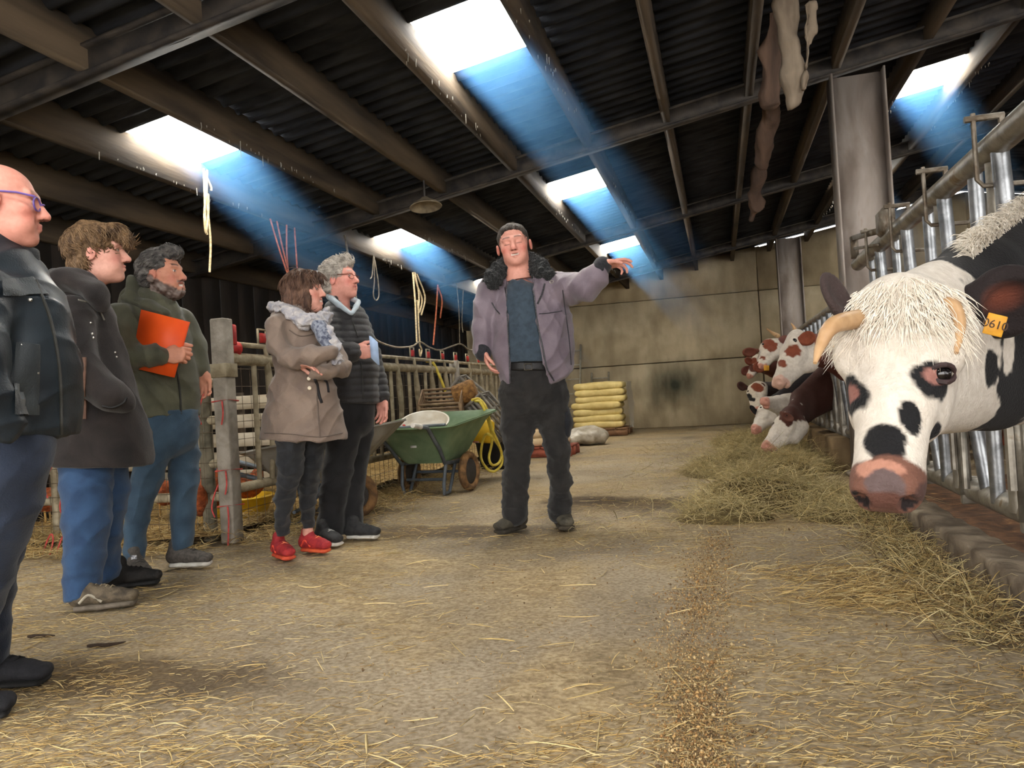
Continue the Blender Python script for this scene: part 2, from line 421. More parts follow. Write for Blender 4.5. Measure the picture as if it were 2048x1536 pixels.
# ---- walls
wb = empty('wall_back', (0, Y1, 0), 'concrete panel end wall with damp stains', kind='structure')
M_backwall = None
def backwall_mat():
    m = mat('end_wall_concrete', srgb(200, 184, 152), srgb(168, 152, 122), 1.1, .93, .22, c3=srgb(214, 200, 170), bscale=30)
    N = m.node_tree.nodes; L = m.node_tree.links; b = N['Principled BSDF']; src = b.inputs['Base Color'].links[0].from_socket
    tc = N.new('ShaderNodeTexCoord'); mp = N.new('ShaderNodeMapping'); mp.inputs['Scale'].default_value = (2.2, 2.2, .9); L.new(tc.outputs['Object'], mp.inputs[0])
    n = N.new('ShaderNodeTexNoise'); n.inputs['Scale'].default_value = 1.6; n.inputs['Detail'].default_value = 8; L.new(mp.outputs[0], n.inputs['Vector'])
    r = N.new('ShaderNodeValToRGB'); L.new(n.outputs[0], r.inputs[0]); e = r.color_ramp.elements; e[0].position = .3; e[1].position = .6; e[0].color = (.52, .5, .47, 1); e[1].color = (1, 1, 1, 1)
    x = N.new('ShaderNodeMix'); x.data_type = 'RGBA'; x.blend_type = 'MULTIPLY'; x.inputs[0].default_value = .6; L.new(src, x.inputs[6]); L.new(r.outputs[0], x.inputs[7])
    # one round dark soot/damp mark on the lowest panel
    sx = N.new('ShaderNodeVectorMath'); sx.operation = 'SUBTRACT'; L.new(tc.outputs['Object'], sx.inputs[0]); sx.inputs[1].default_value = STAIN
    mm = N.new('ShaderNodeVectorMath'); mm.operation = 'MULTIPLY'; L.new(sx.outputs[0], mm.inputs[0]); mm.inputs[1].default_value = (.85, .01, 1.25)
    ln = N.new('ShaderNodeVectorMath'); ln.operation = 'LENGTH'; L.new(mm.outputs[0], ln.inputs[0])
    ad = N.new('ShaderNodeMath'); ad.operation = 'MULTIPLY_ADD'; L.new(n.outputs[0], ad.inputs[0]); ad.inputs[1].default_value = .5; L.new(ln.outputs['Value'], ad.inputs[2])
    r2 = N.new('ShaderNodeValToRGB'); L.new(ad.outputs[0], r2.inputs[0]); e = r2.color_ramp.elements; e[0].position = .3; e[1].position = 1.0; e[0].color = (.1, .13, .13, 1); e[1].color = (1, 1, 1, 1)
    y = N.new('ShaderNodeMix'); y.data_type = 'RGBA'; y.blend_type = 'MULTIPLY'; y.inputs[0].default_value = 1; L.new(x.outputs[2], y.inputs[6]); L.new(r2.outputs[0], y.inputs[7])
    L.new(y.outputs[2], b.inputs['Base Color']); return m
_s = AY(1350, 770, Y1); STAIN = (float(_s[0]), 0.0, float(_s[2]))
M_backwall = backwall_mat()
zj = [0.0, 1.36, 2.70]
colx = [XL - .2, 0.86, 6.0, XR]
for ci in range(3):
    x0, x1 = colx[ci] + (.0 if ci == 0 else .02), colx[ci + 1]
    for k in range(3):
        z0 = zj[k] + (.008 if k else 0.0)
        m = MB()
        if k < 2:
            z1 = zj[k + 1] - .008
            m.box(((x0 + x1) / 2, Y1 + .09, (z0 + z1) / 2), (x1 - x0, .18, z1 - z0), bev=.012)
        else:                                # gable panels follow the roof; daylight gap above the right-hand ones
            gap = .02 if ci == 0 else .05
            xs = [x0] + ([4.72] if x0 < 4.72 < x1 else []) + [x1]
            for a, b_ in zip(xs[:-1], xs[1:]):
                za, zb = roof_z(a) - gap, roof_z(b_) - gap
                V = [(a, Y1, z0), (b_, Y1, z0), (b_, Y1, max(zb, z0 + .02)), (a, Y1, max(za, z0 + .02))]
                V = np.array(V + [(p[0], Y1 + .18, p[2]) for p in V])
                m.add(V, [(0, 1, 2, 3), (5, 4, 7, 6), (0, 4, 5, 1), (1, 5, 6, 2), (2, 6, 7, 3), (3, 7, 4, 0)])
        if k == 2 and ci == 0 and roof_z(x0) < z0: pass
        m.build('wall_panel', M_backwall, wb)
MB().box(((XL + XR) / 2, Y1 + .215, 1.2), (XR - XL + .4, .06, 2.4)).build('light_stop_slab', M_backwall, wb)  # unseen slabs added behind the panels to block daylight through the joints
_m = MB()
_m.add(np.array([(XL, Y1 + .19, 2.3), (.95, Y1 + .19, 2.3), (.95, Y1 + .19, roof_z(.95)), (XL, Y1 + .19, roof_z(XL)), (XL, Y1 + .24, 2.3), (.95, Y1 + .24, 2.3), (.95, Y1 + .24, roof_z(.95)), (XL, Y1 + .24, roof_z(XL))]), [(0, 1, 2, 3), (5, 4, 7, 6), (0, 4, 5, 1), (1, 5, 6, 2), (2, 6, 7, 3), (3, 7, 4, 0)])
_m.build('light_stop_slab', M_backwall, wb)
MB().box((6.9, Y1 + .215, 2.8), (12.2, .06, .8)).build('light_stop_slab', M_backwall, wb)
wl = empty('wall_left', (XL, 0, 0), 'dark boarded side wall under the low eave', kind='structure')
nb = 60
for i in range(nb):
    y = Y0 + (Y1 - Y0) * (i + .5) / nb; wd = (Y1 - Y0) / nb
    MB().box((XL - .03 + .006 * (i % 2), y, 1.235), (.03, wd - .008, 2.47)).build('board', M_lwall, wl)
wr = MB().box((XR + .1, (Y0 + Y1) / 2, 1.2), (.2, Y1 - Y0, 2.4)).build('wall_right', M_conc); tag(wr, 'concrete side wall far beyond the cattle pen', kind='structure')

# ---- roof: corrugated sheets between purlins, translucent sheets, purlins, rafters
ceil = empty('ceiling', (0, 0, 3.5), 'dark corrugated barn roof on timber purlins', kind='structure')
PX = [-3.92 + .72 * i for i in range(-2, 12)] + [4.72 + .72 * (i + .6) for i in range(0, 11)]
edges = [XL - .15] + PX[0:12] + [4.72] + PX[14:] + [XR + .2]
edges = sorted(set(round(e, 3) for e in edges))
PITCH_C = .158
SKY_Y = [0.55, 4.5, 8.45, 12.35]
SKY_W = PITCH_C * 5
SKY_X = [-3.92, -1.76, 1.84, 4.0]
def sheet(xa, xb, ya, yb, lap=0.0, thick=.007):
    n = max(2, int(round((yb - ya) / PITCH_C * 8)) + 1); ys = np.linspace(ya, yb, n)
    wv = .024 * np.cos((ys - SKY_Y[1]) / PITCH_C * 2 * math.pi)
    V = []
    for dz in (0, thick):
        for x in (xa, xb): V.append(np.stack([np.full(n, x), ys, roof_z(x) + .03 + wv + dz + lap], 1))
    V = np.concatenate(V); j = np.arange(n - 1)
    q = lambda a, b: np.stack([a * n + j, a * n + j + 1, b * n + j + 1, b * n + j], 1)
    return V, np.concatenate([q(0, 1), q(3, 2), q(2, 0), q(1, 3)])
sky_panes = []
for xa, xb in zip(edges[:-1], edges[1:]):
    isky = any(abs(xa - s) < .02 for s in SKY_X)
    cuts = [Y0] + ([c for s in SKY_Y for c in (s, s + SKY_W)] if isky else [2.5, 6.45, 10.4, 14.35]) + [Y1 + .3]
    for ya, yb in zip(cuts[:-1], cuts[1:]):
        pane = isky and any(abs(ya - s) < 1e-6 for s in SKY_Y)
        V, Q = sheet(xa, xb, ya, yb)
        if pane: sky_panes.append((xa, xb, ya, yb, V, Q))
        else:
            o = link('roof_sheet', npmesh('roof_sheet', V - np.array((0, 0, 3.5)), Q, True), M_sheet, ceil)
for i, X in enumerate(PX):
    m = MB(); m.box((X, (Y0 + Y1) / 2, roof_z(X) - .078), (.07, Y1 - Y0, .235)).build('purlin', M_purlin, ceil)
def ibeam(m, a, b, h, wdt, tf, tw, up):
    a = np.asarray(a, float); b = np.asarray(b, float); up = unit(up)
    m.beam(a + up * (h / 2 - tf / 2), b + up * (h / 2 - tf / 2), wdt, tf, up); m.beam(a - up * (h / 2 - tf / 2), b - up * (h / 2 - tf / 2), wdt, tf, up)
    m.beam(a, b, tw, h - 2 * tf, up)
RAF_Y = [-.3, 3.4, 7.05, 10.9, 14.7]
for y in RAF_Y:
    m = MB(); dz = -.25 + .08
    ibeam(m, (XL - .05, y, roof_z(XL) + dz), (4.72, y, roof_z(4.72) + dz), .16, .11, .012, .009, (-.17, 0, 1))
    ibeam(m, (4.72, y, roof_z(4.72) + dz), (XR, y, roof_z(XR) + dz), .16, .11, .012, .009, (.17, 0, 1))
    m.build('rafter', M_steel_dark, ceil)
# translucent sheets, lit from outside
def sky_mat():
    m = bpy.data.materials.new('translucent_roof_sheet'); m.use_nodes = True; N = m.node_tree.nodes; L = m.node_tree.links; b = N['Principled BSDF']
    tc = N.new('ShaderNodeTexCoord'); n = N.new('ShaderNodeTexNoise'); n.inputs['Scale'].default_value = 14; n.inputs['Detail'].default_value = 6; L.new(tc.outputs['Object'], n.inputs['Vector'])
    r = N.new('ShaderNodeValToRGB'); L.new(n.outputs[0], r.inputs[0]); e = r.color_ramp.elements; e[0].position = .3; e[1].position = .36; e[0].color = (.04, .036, .03, 1); e[1].color = (1, .98, .93, 1)
    sp = N.new('ShaderNodeSeparateXYZ'); L.new(tc.outputs['Object'], sp.inputs[0]); ma = N.new('ShaderNodeMath'); ma.operation = 'MULTIPLY_ADD'; L.new(sp.outputs['Y'], ma.inputs[0]); ma.inputs[1].default_value = 2 * math.pi / PITCH_C; ma.inputs[2].default_value = math.pi * SKY_W / PITCH_C
    n3 = N.new('ShaderNodeTexNoise'); n3.inputs['Scale'].default_value = 9; L.new(tc.outputs['Object'], n3.inputs['Vector']); m3 = N.new('ShaderNodeMath'); m3.operation = 'MULTIPLY_ADD'; L.new(n3.outputs[0], m3.inputs[0]); m3.inputs[1].default_value = 1.6; L.new(ma.outputs[0], m3.inputs[2])
    co = N.new('ShaderNodeMath'); co.operation = 'COSINE'; L.new(m3.outputs[0], co.inputs[0]); r3 = N.new('ShaderNodeValToRGB'); L.new(co.outputs[0], r3.inputs[0])
    e3 = r3.color_ramp.elements; e3[0].position = .8; e3[1].position = .96; e3[0].color = (1, 1, 1, 1); e3[1].color = (.01, .0095, .008, 1)
    mx = N.new('ShaderNodeMix'); mx.data_type = 'RGBA'; mx.blend_type = 'MULTIPLY'; mx.inputs[0].default_value = 1; L.new(r.outputs[0], mx.inputs[6]); L.new(r3.outputs[0], mx.inputs[7])
    L.new(mx.outputs[2], b.inputs['Emission Color']); b.inputs['Emission Strength'].default_value = SKYLIGHT_STRENGTH; b.inputs['Base Color'].default_value = (.8, .8, .78, 1)
    return m
M_sky = sky_mat()
for k, (xa, xb, ya, yb, V, Q) in enumerate(sky_panes):
    c = np.array(((xa + xb) / 2, (ya + yb) / 2, roof_z((xa + xb) / 2)))
    o = link('window_%d' % (k + 1), npmesh('skylight', V - c, Q, True), M_sky); o.location = c
    tag(o, '%s translucent corrugated roof light of the %s row' % (('nearest', 'second', 'third', 'farthest')[k % 4], ('left', 'centre', 'right', 'far right')[k // 4]), kind='structure')

# cobweb fringes along the purlins beside the roof lights
cw = MB(); rc = np.random.default_rng(3)
for X in (-3.88, -3.16, -1.72, -1.0, 1.88, 2.6):
    for ys in SKY_Y[1:]:
        for i in range(22):
            y = ys + rc.uniform(-.3, SKY_W + .9); z = roof_z(X) - .195; l = rc.lognormal(math.log(.02), .6)
            x_ = X + rc.normal(0, .022); cw.tube([(x_, y, z + .005), (x_, y + rc.normal(0, .002), z - l * .5), (x_, y + rc.normal(0, .003), z - l)], [.0035, .0025, .001], 5, False)
o = cw.build('cobwebs', mat('dusty_cobweb', srgb(150, 144, 132), None, 30, .9, 0), ceil, True, fix=False); o['kind'] = 'stuff'

# ---- steel columns
M_col = mat('rusty_column', srgb(160, 150, 142), srgb(120, 108, 98), 4, .7, .25, c3=srgb(120, 86, 58), stretch=(1, 1, .4))
def column(x, y, lab):
    e = empty('steel_column', (x, y, 0), lab, 'column')
    z1 = roof_z(x) - .3
    m = MB(); m.box((x, y, z1 / 2), (.42 - .03, .012, z1)).build('web', M_col, e)
    for s in (-1, 1): MB().box((x + s * .203, y, z1 / 2), (.016, .26, z1)).build('flange', M_col, e)
    MB().box((x, y, .012), (.52, .38, .024)).build('base_plate', M_col, e)
    return e
c1 = column(float(AY(1737, 560, 7.05)[0]), 7.05, 'tall rusty steel column beside the near feed fence')
c2 = column(float(AY(1583, 600, 14.7)[0]), 14.7, 'dark steel column near the concrete end wall')

# ================================================================== PEOPLE
VIEW = CF
from mathutils.bvhtree import BVHTree
def hit(o, px, py, off=.003, d=None):
    """first point of mesh object o seen through pixel (px, py), lifted off the surface"""
    if '_bvh' not in o.keys() or o.name not in BV:
        me = o.data; V = np.empty(len(me.vertices) * 3, np.float32); me.vertices.foreach_get('co', V)
        BV[o.name] = BVHTree.FromPolygons((V.reshape(-1, 3) + world_loc(o)).tolist(), [list(p.vertices) for p in me.polygons]); o['_bvh'] = 1
    v = Vector(ray(px, py)); v.normalize(); h = BV[o.name].ray_cast(Vector(CP), v)
    if h[0] is None: return None
    return np.array(h[0]) + np.array(h[1]) * off
BV = {}
def seam(o, pix, r, matl, name, parent=None, n=24, off=.002):
    xs = spline([(a[0], a[1], 0) for a in pix], n); pts = [hit(o, a[0], a[1], off) for a in xs]; pts = [p for p in pts if p is not None]
    if len(pts) > 2: return MB().tube(np.array(pts), r, 6).build(name, matl, parent or o, True)
def patch(o, quad, matl, name, off=.006, n=(8, 10), parent=None):
    q = np.array(quad, float); G = []
    for j in range(n[1]):
        for i in range(n[0]):
            a, b = i / (n[0] - 1), j / (n[1] - 1); p = (q[0] * (1 - a) + q[1] * a) * (1 - b) + (q[3] * (1 - a) + q[2] * a) * b; G.append((p[0], p[1]))
    pts = [hit(o, *g, off) for g in G]; ok = [p for p in pts if p is not None]
    if len(ok) < 6: return None
    for i, p in enumerate(pts):
        if p is None: pts[i] = min(ok, key=lambda w_: np.linalg.norm(w_ - P(*G[i], np.dot(w_ - CP, CF))))
    A = np.array(pts); B = A + CF * (off + .004); W, H = n
    Q = [(j * W + i, j * W + i + 1, (j + 1) * W + i + 1, (j + 1) * W + i) for j in range(H - 1) for i in range(W - 1)]
    K = W * H; Q2 = [(a + K, d + K, c + K, b + K) for a, b, c, d in Q]
    rim = [i for i in range(W)] + [j * W + W - 1 for j in range(1, H)] + [(H - 1) * W + i for i in range(W - 2, -1, -1)] + [j * W for j in range(H - 2, 0, -1)]
    Q3 = [(rim[i], rim[(i + 1) % len(rim)], rim[(i + 1) % len(rim)] + K, rim[i] + K) for i in range(len(rim))]
    return MB().add(np.concatenate([A, B]), Q + Q2 + Q3).build(name, matl, parent or o, True)
def stud(o, px, py, r, matl, name, parent=None):
    p = hit(o, px, py, .0)
    if p is not None: return MB().lathe(p, -CF, [(-.002, r), (.004, r * .9), (.006, r * .4)], 12).build(name, matl, parent or o, True)

class Fig:
    """a standing figure modelled in pixels of the photograph at depth d0"""
    def __init__(s, label, d0, base_px, cat='person', group=None):
        s.d0 = d0; s.k = d0 / FPX
        b = GZ(*base_px); s.root = empty('person', (b[0], b[1], 0), label, 'person', group); s.skin_parts = []
    def pt(s, px, py, dd=0.0): return P(px, py, s.d0 + dd)
    def field(s, boxes, h, pad=.03):
        pts = np.array(boxes); return Field(pts.min(0) - pad, pts.max(0) + pad, h)
    def garment(s, name, chains, matl, h=.009, k=.03, wr=(.004, 26, 1), cuts=None, st=(1, 1, 1), parent=None, sm=1, col=None, post=None, cr=None):
        """chains: lists of (px, py, halfwidth px, depth radius m or None, dd)"""
        P3 = []
        for ch in chains:
            for c in ch:
                p = s.pt(c[0], c[1], c[4] if len(c) > 4 else 0); r = max(c[2] * s.k, (c[3] or 0)); P3 += [p - r - .02, p + r + .02]
        f = s.field(P3, h)
        for ch in chains:
            for a, b in zip(ch[:-1], ch[1:]):
                A = s.pt(a[0], a[1], a[4] if len(a) > 4 else 0); B = s.pt(b[0], b[1], b[4] if len(b) > 4 else 0)
                ra = a[2] * s.k; rb = b[2] * s.k
                f.econe(A, B, (ra, a[3] or ra), (rb, b[3] or rb), VIEW, k)
        if cuts: cuts(f)
        V, F = f.mesh(sm)
        if wr:
            for i in range(0, len(wr), 3): V = wrinkle(V, F, wr[i], wr[i + 1], int(wr[i + 2]), 3, st)
        if cr:
            for i in range(0, len(cr), 4): V = crease(V, F, cr[i], cr[i + 1], int(cr[i + 2]), cr[i + 3])
            if name in ('jeans', 'trousers'):
                V = folds(V, F, .006, CU + CR * .5, .1, 3, 3.5, -.05); V = folds(V, F, .006, CU - CR * .8, .09, 11, 3.5, -.05)
            else:
                V = folds(V, F, .009, CR + CU * .55, .1, 4); V = folds(V, F, .008, CR * .8 - CU * .6, .085, 9)
        if post: V = post(V, F)
        return sdf_obj(name, V, F, matl, parent or s.root, col(V) if col else None)

def head_axes(az, pitch=0.0, tilt=0.0):
    """az: 0 looks at the camera plane, +90 looks to picture right. returns columns forward,left,up"""
    a = math.radians(az); f = -_f0 * math.cos(a) + _r0 * math.sin(a); u = np.array([0, 0, 1.0]); l = np.cross(u, f)
    p = math.radians(pitch); f2 = f * math.cos(p) + u * math.sin(p); u2 = u * math.cos(p) - f * math.sin(p)
    t = math.radians(tilt); l3 = l * math.cos(t) + u2 * math.sin(t); u3 = u2 * math.cos(t) - l * math.sin(t)
    return np.stack([f2, l3, u3], 1)

M_skin = mat('skin', (1, 1, 1), (.9, .87, .86), 60, .55, .08, attr=True, spec=.4, bscale=300)
M_eye = mat('eye_white', srgb(225, 220, 212), srgb(215, 205, 200), 20, .25, 0)
M_iris = mat('eye_iris', srgb(50, 40, 34), srgb(30, 24, 20), 20, .2, 0)
def make_head(fig, c, R, s=1.0, skin=(206, 150, 128), neck_to=None, mouth=0.0, closed=False, beard=None, brow=(70, 56, 46), female=False, neck_r=.056, smile=1.0, nose=1.0, blush=(196, 116, 100), ears=0.0, wide=1.0):
    """c world centre of the head, R columns (forward,left,up)"""
    f = Field((-.13, -.11, -.2), (.16, .11, .15), .0045)
    w = .93 if female else 1.0
    f.ell((-.012, 0, .035), (.1, .078 * w, .087), k=.02)
    f.ell((.03, 0, -.03), (.066, .064 * w, .085), k=.03)
    f.ell((.04, 0, -.082), (.048, .052 * w, .034), k=.03)
    f.ell((.075, 0, -.1), (.02, .024 * w, .017), k=.025)
    for y in (-1, 1):
        f.ell((.058, y * .043 * w, -.018), (.026, .022, .02), k=.025)
        f.ell((.06, y * .034, -.058), (.03, .022, .026), k=.02)
        f.cone((.088, y * .012, .03), (.078, y * .044, .032), .011, .010, k=.016)
    for y in (-1, 1): f.ell((.103, y * .032, .008), (.02, .019, .013), k=.012, op='s')
    f.cone((.092, 0, .018), (.112 * (1 + .04 * (nose - 1)), 0, -.024), .0092, .014, k=.012)
    f.ell((.114 + .006 * (nose - 1), 0, -.028), (.0145, .014, .012), k=.008)
    for y in (-1, 1):
        f.ell((.102, y * .013, -.032), (.011, .0085, .008), k=.006); f.ell((.106, y * .008, -.04), (.006, .0045, .005), k=.003, op='s')
    for y in (-1, 1): f.cone((.1, y * .021, -.032), (.083, y * .036, -.064), .0028, .0022, k=.006, op='s')
    up = .004 * smile
    for y in (-1, 1):
        f.cone((.1, 0, -.056), (.088, y * .025, -.057 + up), .0065, .004, k=.006)
        f.cone((.098, 0, -.067 - mouth), (.087, y * .023, -.06 + up - mouth * .4), .0075, .004, k=.007)
    if mouth > 0: f.ell((.098, 0, -.061 - mouth * .5 + up * .5), (.022, .02, .0035 + mouth * .55), k=.003, op='s')
    else: f.ell((.106, 0, -.0615 + up * .3), (.008, .024, .0014), k=.003, op='s')
    for y in (-1, 1):                                              # eyelids / eyes
        f.ell((.0775, y * .032, .008), (.0145, .0155, .0125), k=.004)
        if not closed: f.ell((.0935, y * .033, .007), (.006, .0115, .0048), k=.002, op='s')
        f.ell((-.006, y * (.079 * w + ears), -.008), (.02, .009, .033), R=np.array([[1, 0, .25], [0, 1, 0], [-.25, 0, 1]]), k=.006)
        f.ell((.004, y * (.088 * w + ears), -.006), (.009, .007, .018), k=.005, op='s')
    nb = (-.03, 0, -.15)
    if neck_to is not None: nb = R.T @ (np.asarray(neck_to) - c) / s
    f.econe((-.018, 0, -.06), np.clip(nb, (-.12, -.1, -.19), (.1, .1, -.12)), (neck_r, neck_r), (neck_r * 1.1, neck_r * 1.1), (1, 0, 0), k=.025)
    V, F = f.mesh(1); V0 = V
    # colours in head space
    x, y, z = V.T; ay = np.abs(y); n = len(V)
    col = np.tile(np.array(srgb(skin)), (n, 1))
    def blend(m, c): m = np.clip(m, 0, 1)[:, None]; nonlocal_col[0] = nonlocal_col[0] * (1 - m) + np.array(srgb(c)) * m
    nonlocal_col = [col]
    g = lambda cx, cy, cz, r: np.exp(-(((x - cx) ** 2 + (ay - cy) ** 2 + (z - cz) ** 2) / r ** 2))
    blend(.75 * g(.075, .045, -.03, .026) + .7 * g(.115, 0, -.028, .016) + .6 * g(0, .085, -.005, .03), blush)
    lips = (np.abs(z + .061 + mouth * .5 - up * (ay / .025)) < .0075 + mouth * .55) & (ay < .024) & (x > .078)
    blend(lips * .6, (190, 104, 98))
    if mouth > 0:
        inn = (np.abs(z + .061 + mouth * .5 - up * .5) < .0035 + mouth * .45) & (ay < .019) & (x > .06) & (x < .0985)
        blend(inn * 1., (232, 222, 212)); blend((inn & (z < -.064 - mouth * .6)) * 1., (110, 50, 48))
    br = np.exp(-((z - .034 - .006 * (1 - ((ay - .03) / .03) ** 2)) / .0048) ** 2) * (ay > .011) * (ay < .05) * (x > .066)
    blend(br * .95, brow)
    blend(((np.abs(ay - .008) < .0055) & (np.abs(z + .041) < .005) & (x > .098)) * .8, (84, 44, 40))
    if closed: blend((np.abs(z - .0005 + .12 * (ay - .032) ** 2 * 30) < .0016) * (np.abs(ay - .032) < .015) * (x > .07) * .8, (90, 56, 50))
    else:
        eh = (((ay - .033) / .0115) ** 2 + ((z - .007) / .0048) ** 2 < 1.1) & (x > .076)
        blend(eh * 1., (205, 196, 190)); blend((((ay - .033) ** 2 + (z - .007) ** 2 < .0052 ** 2) & eh) * 1., (44, 36, 32))
        blend(np.exp(-((z - .0125) / .0016) ** 2) * (np.abs(ay - .033) < .0125) * (x > .075) * .8, (70, 46, 40))
    if beard is not None:
        jl = -.035 - .035 * np.clip((x - .03) / .06, -1, 1) + .012 * wob(V, 90, 5)
        bm = np.clip((jl - z) / .012, 0, 1) * (x > -.03) * np.clip((.0 + z + .135) / .012, 0, 1)
        mo = np.exp(-((z + .046) / .0075) ** 2) * (ay < .032) * (x > .08)
        bm = np.maximum(bm, mo); bm = bm * (1 - lips * .9)
        fr = np.clip(.5 + wob(V, 160, 8) * .8, 0, 1)[:, None]
        bc = np.array(srgb(beard[0])) * fr + np.array(srgb(beard[1])) * (1 - fr); b2 = np.clip(bm, 0, 1)[:, None] * beard[2]
        nonlocal_col[0] = nonlocal_col[0] * (1 - b2) + bc * b2
        V = V + vnormals(V, F) * (np.clip(bm, 0, 1) * beard[3] * (.7 + .5 * wob(V, 220, 4)))[:, None]
    col = nonlocal_col[0]; V = V * np.array((1, wide, 1))
    return c + (V * s) @ R.T, F, col

def hair_mesh(fig, c, R, s, adds, subs, matl, res=.0048, strand=(.004, 130, (1, 1, .35)), amp2=.003, seed=3, name='hair', locks=None, wide=1.0):
    R = R * np.array((1, wide, 1))
    f = Field((-.17, -.14, -.2), (.17, .14, .19), res)
    for a in adds:
        if len(a) == 2: f.ell(a[0], a[1], k=.02)
        else: f.cone(a[0], a[1], a[2], a[3], k=.018)
    for a in subs: f.ell(a[0], a[1], k=.006, op='s')
    V, F = f.mesh(1)
    N = vnormals(V, F); V = V + N * (strand[0] * wob(V * np.array(strand[2]), strand[1], seed, 2) + amp2 * wob(V, 60, seed + 1, 2))[:, None]
    o = sdf_obj(name, c + (V * s) @ R.T, F, matl, fig.root)
    if locks:
        n, L, flow, rad, lift = locks; rg = np.random.default_rng(seed + 20); N = vnormals(V, F)
        ids = rg.choice(len(V), n); m = MB(); P0 = V[ids] - N[ids] * .002; N0 = N[ids]
        D = np.array([flow(p) for p in P0], float) + rg.normal(0, .22, (n, 3)); D = D - N0 * (D * N0).sum(1)[:, None]; D /= np.linalg.norm(D, axis=1)[:, None] + 1e-9
        Ls = L * rg.uniform(.6, 1.3, n); cv = rg.normal(0, .25, n); S = np.cross(N0, D); k = 5; ts = np.linspace(0, 1, k)
        for i in range(n):
            pts = P0[i] + np.outer(ts * Ls[i], D[i]) + np.outer((lift * np.sin(ts * 2.6) - .35 * ts ** 2 * Ls[i]) , N0[i]) + np.outer(ts ** 2 * Ls[i] * cv[i], S[i])
            Vt, Qt, _ = tube_geo(c + (pts * s) @ R.T, rad * np.array([.6, 1, 1, .8, .15]) * s, 4, False); m.add(Vt, Qt)
        m.build('hair_locks', matl, o, True, fix=False)['kind'] = 'stuff'
    return o

def hand_geo(wrist, fwd, palm, s=1.0, curl=(20, 25, 15), spread=.12, thumb=(.5, .25), left=False, curls=None, res=.0036):
    """fwd: wrist->knuckles, palm: direction the palm faces. returns V,F in world"""
    fwd = unit(fwd); palm = np.asarray(palm, float); palm = unit(palm - fwd * (palm @ fwd)); side = np.cross(fwd, palm)   # thumb side
    if left: side = -side
    R = np.stack([fwd, side, palm], 1)
    f = Field((-.05, -.075, -.06), (.2, .1, .12), res)
    f.econe((-.045, 0, 0), (.02, 0, 0), (.026, .02), (.03, .017), (0, 0, 1), k=.015)
    f.ell((.045, -.004, 0), (.05, .041, .016), k=.014)
    f.ell((.03, .024, .008), (.032, .018, .016), k=.014)
    lens = [(.042, .026, .02), (.047, .03, .022), (.043, .028, .021), (.033, .021, .018)]
    for i in range(4):
        y = .029 - .0195 * i; a = (1.5 - i) * spread; cu = curls[i] if curls else curl
        p = np.array((.083 - .004 * abs(i - 1), y, 0)); ang = 0.; rad = .0098 - (.0012 if i == 3 else 0)
        for j in range(3):
            ang += math.radians(cu[j]); L = lens[i][j]
            q = p + L * np.array((math.cos(ang) * math.cos(a), math.cos(ang) * math.sin(a), math.sin(ang)))
            f.cone(p, q, rad, rad * .9, k=.0045 if j else .008); p = q; rad *= .9
    p = np.array((.02, .033, .006)); th, tc = thumb
    for L, r, da in ((.04, .0125, 0), (.032, .0105, tc), (.024, .0092, tc)):
        th -= da * .8
        q = p + L * np.array((math.cos(th) * .9, math.sin(th) * .9, .25 + da * .9)); f.cone(p, q, r, r * .9, k=.008); p = q
    V, F = f.mesh(1); return np.asarray(wrist) + (V * s) @ R.T, F[:, ::-1] if left else F
def hand_col(V, skin, wr, fwd, seed=1):
    c = np.tile(np.array(srgb(skin)), (len(V), 1)); t = np.clip(((V - wr) @ unit(fwd) - .08) / .1, 0, 1)[:, None]
    red = np.array(srgb(200, 120, 104)); c = c * (1 - .35 * t) + red * .35 * t
    return c * (1 + .06 * wob(V, 120, seed))[:, None]

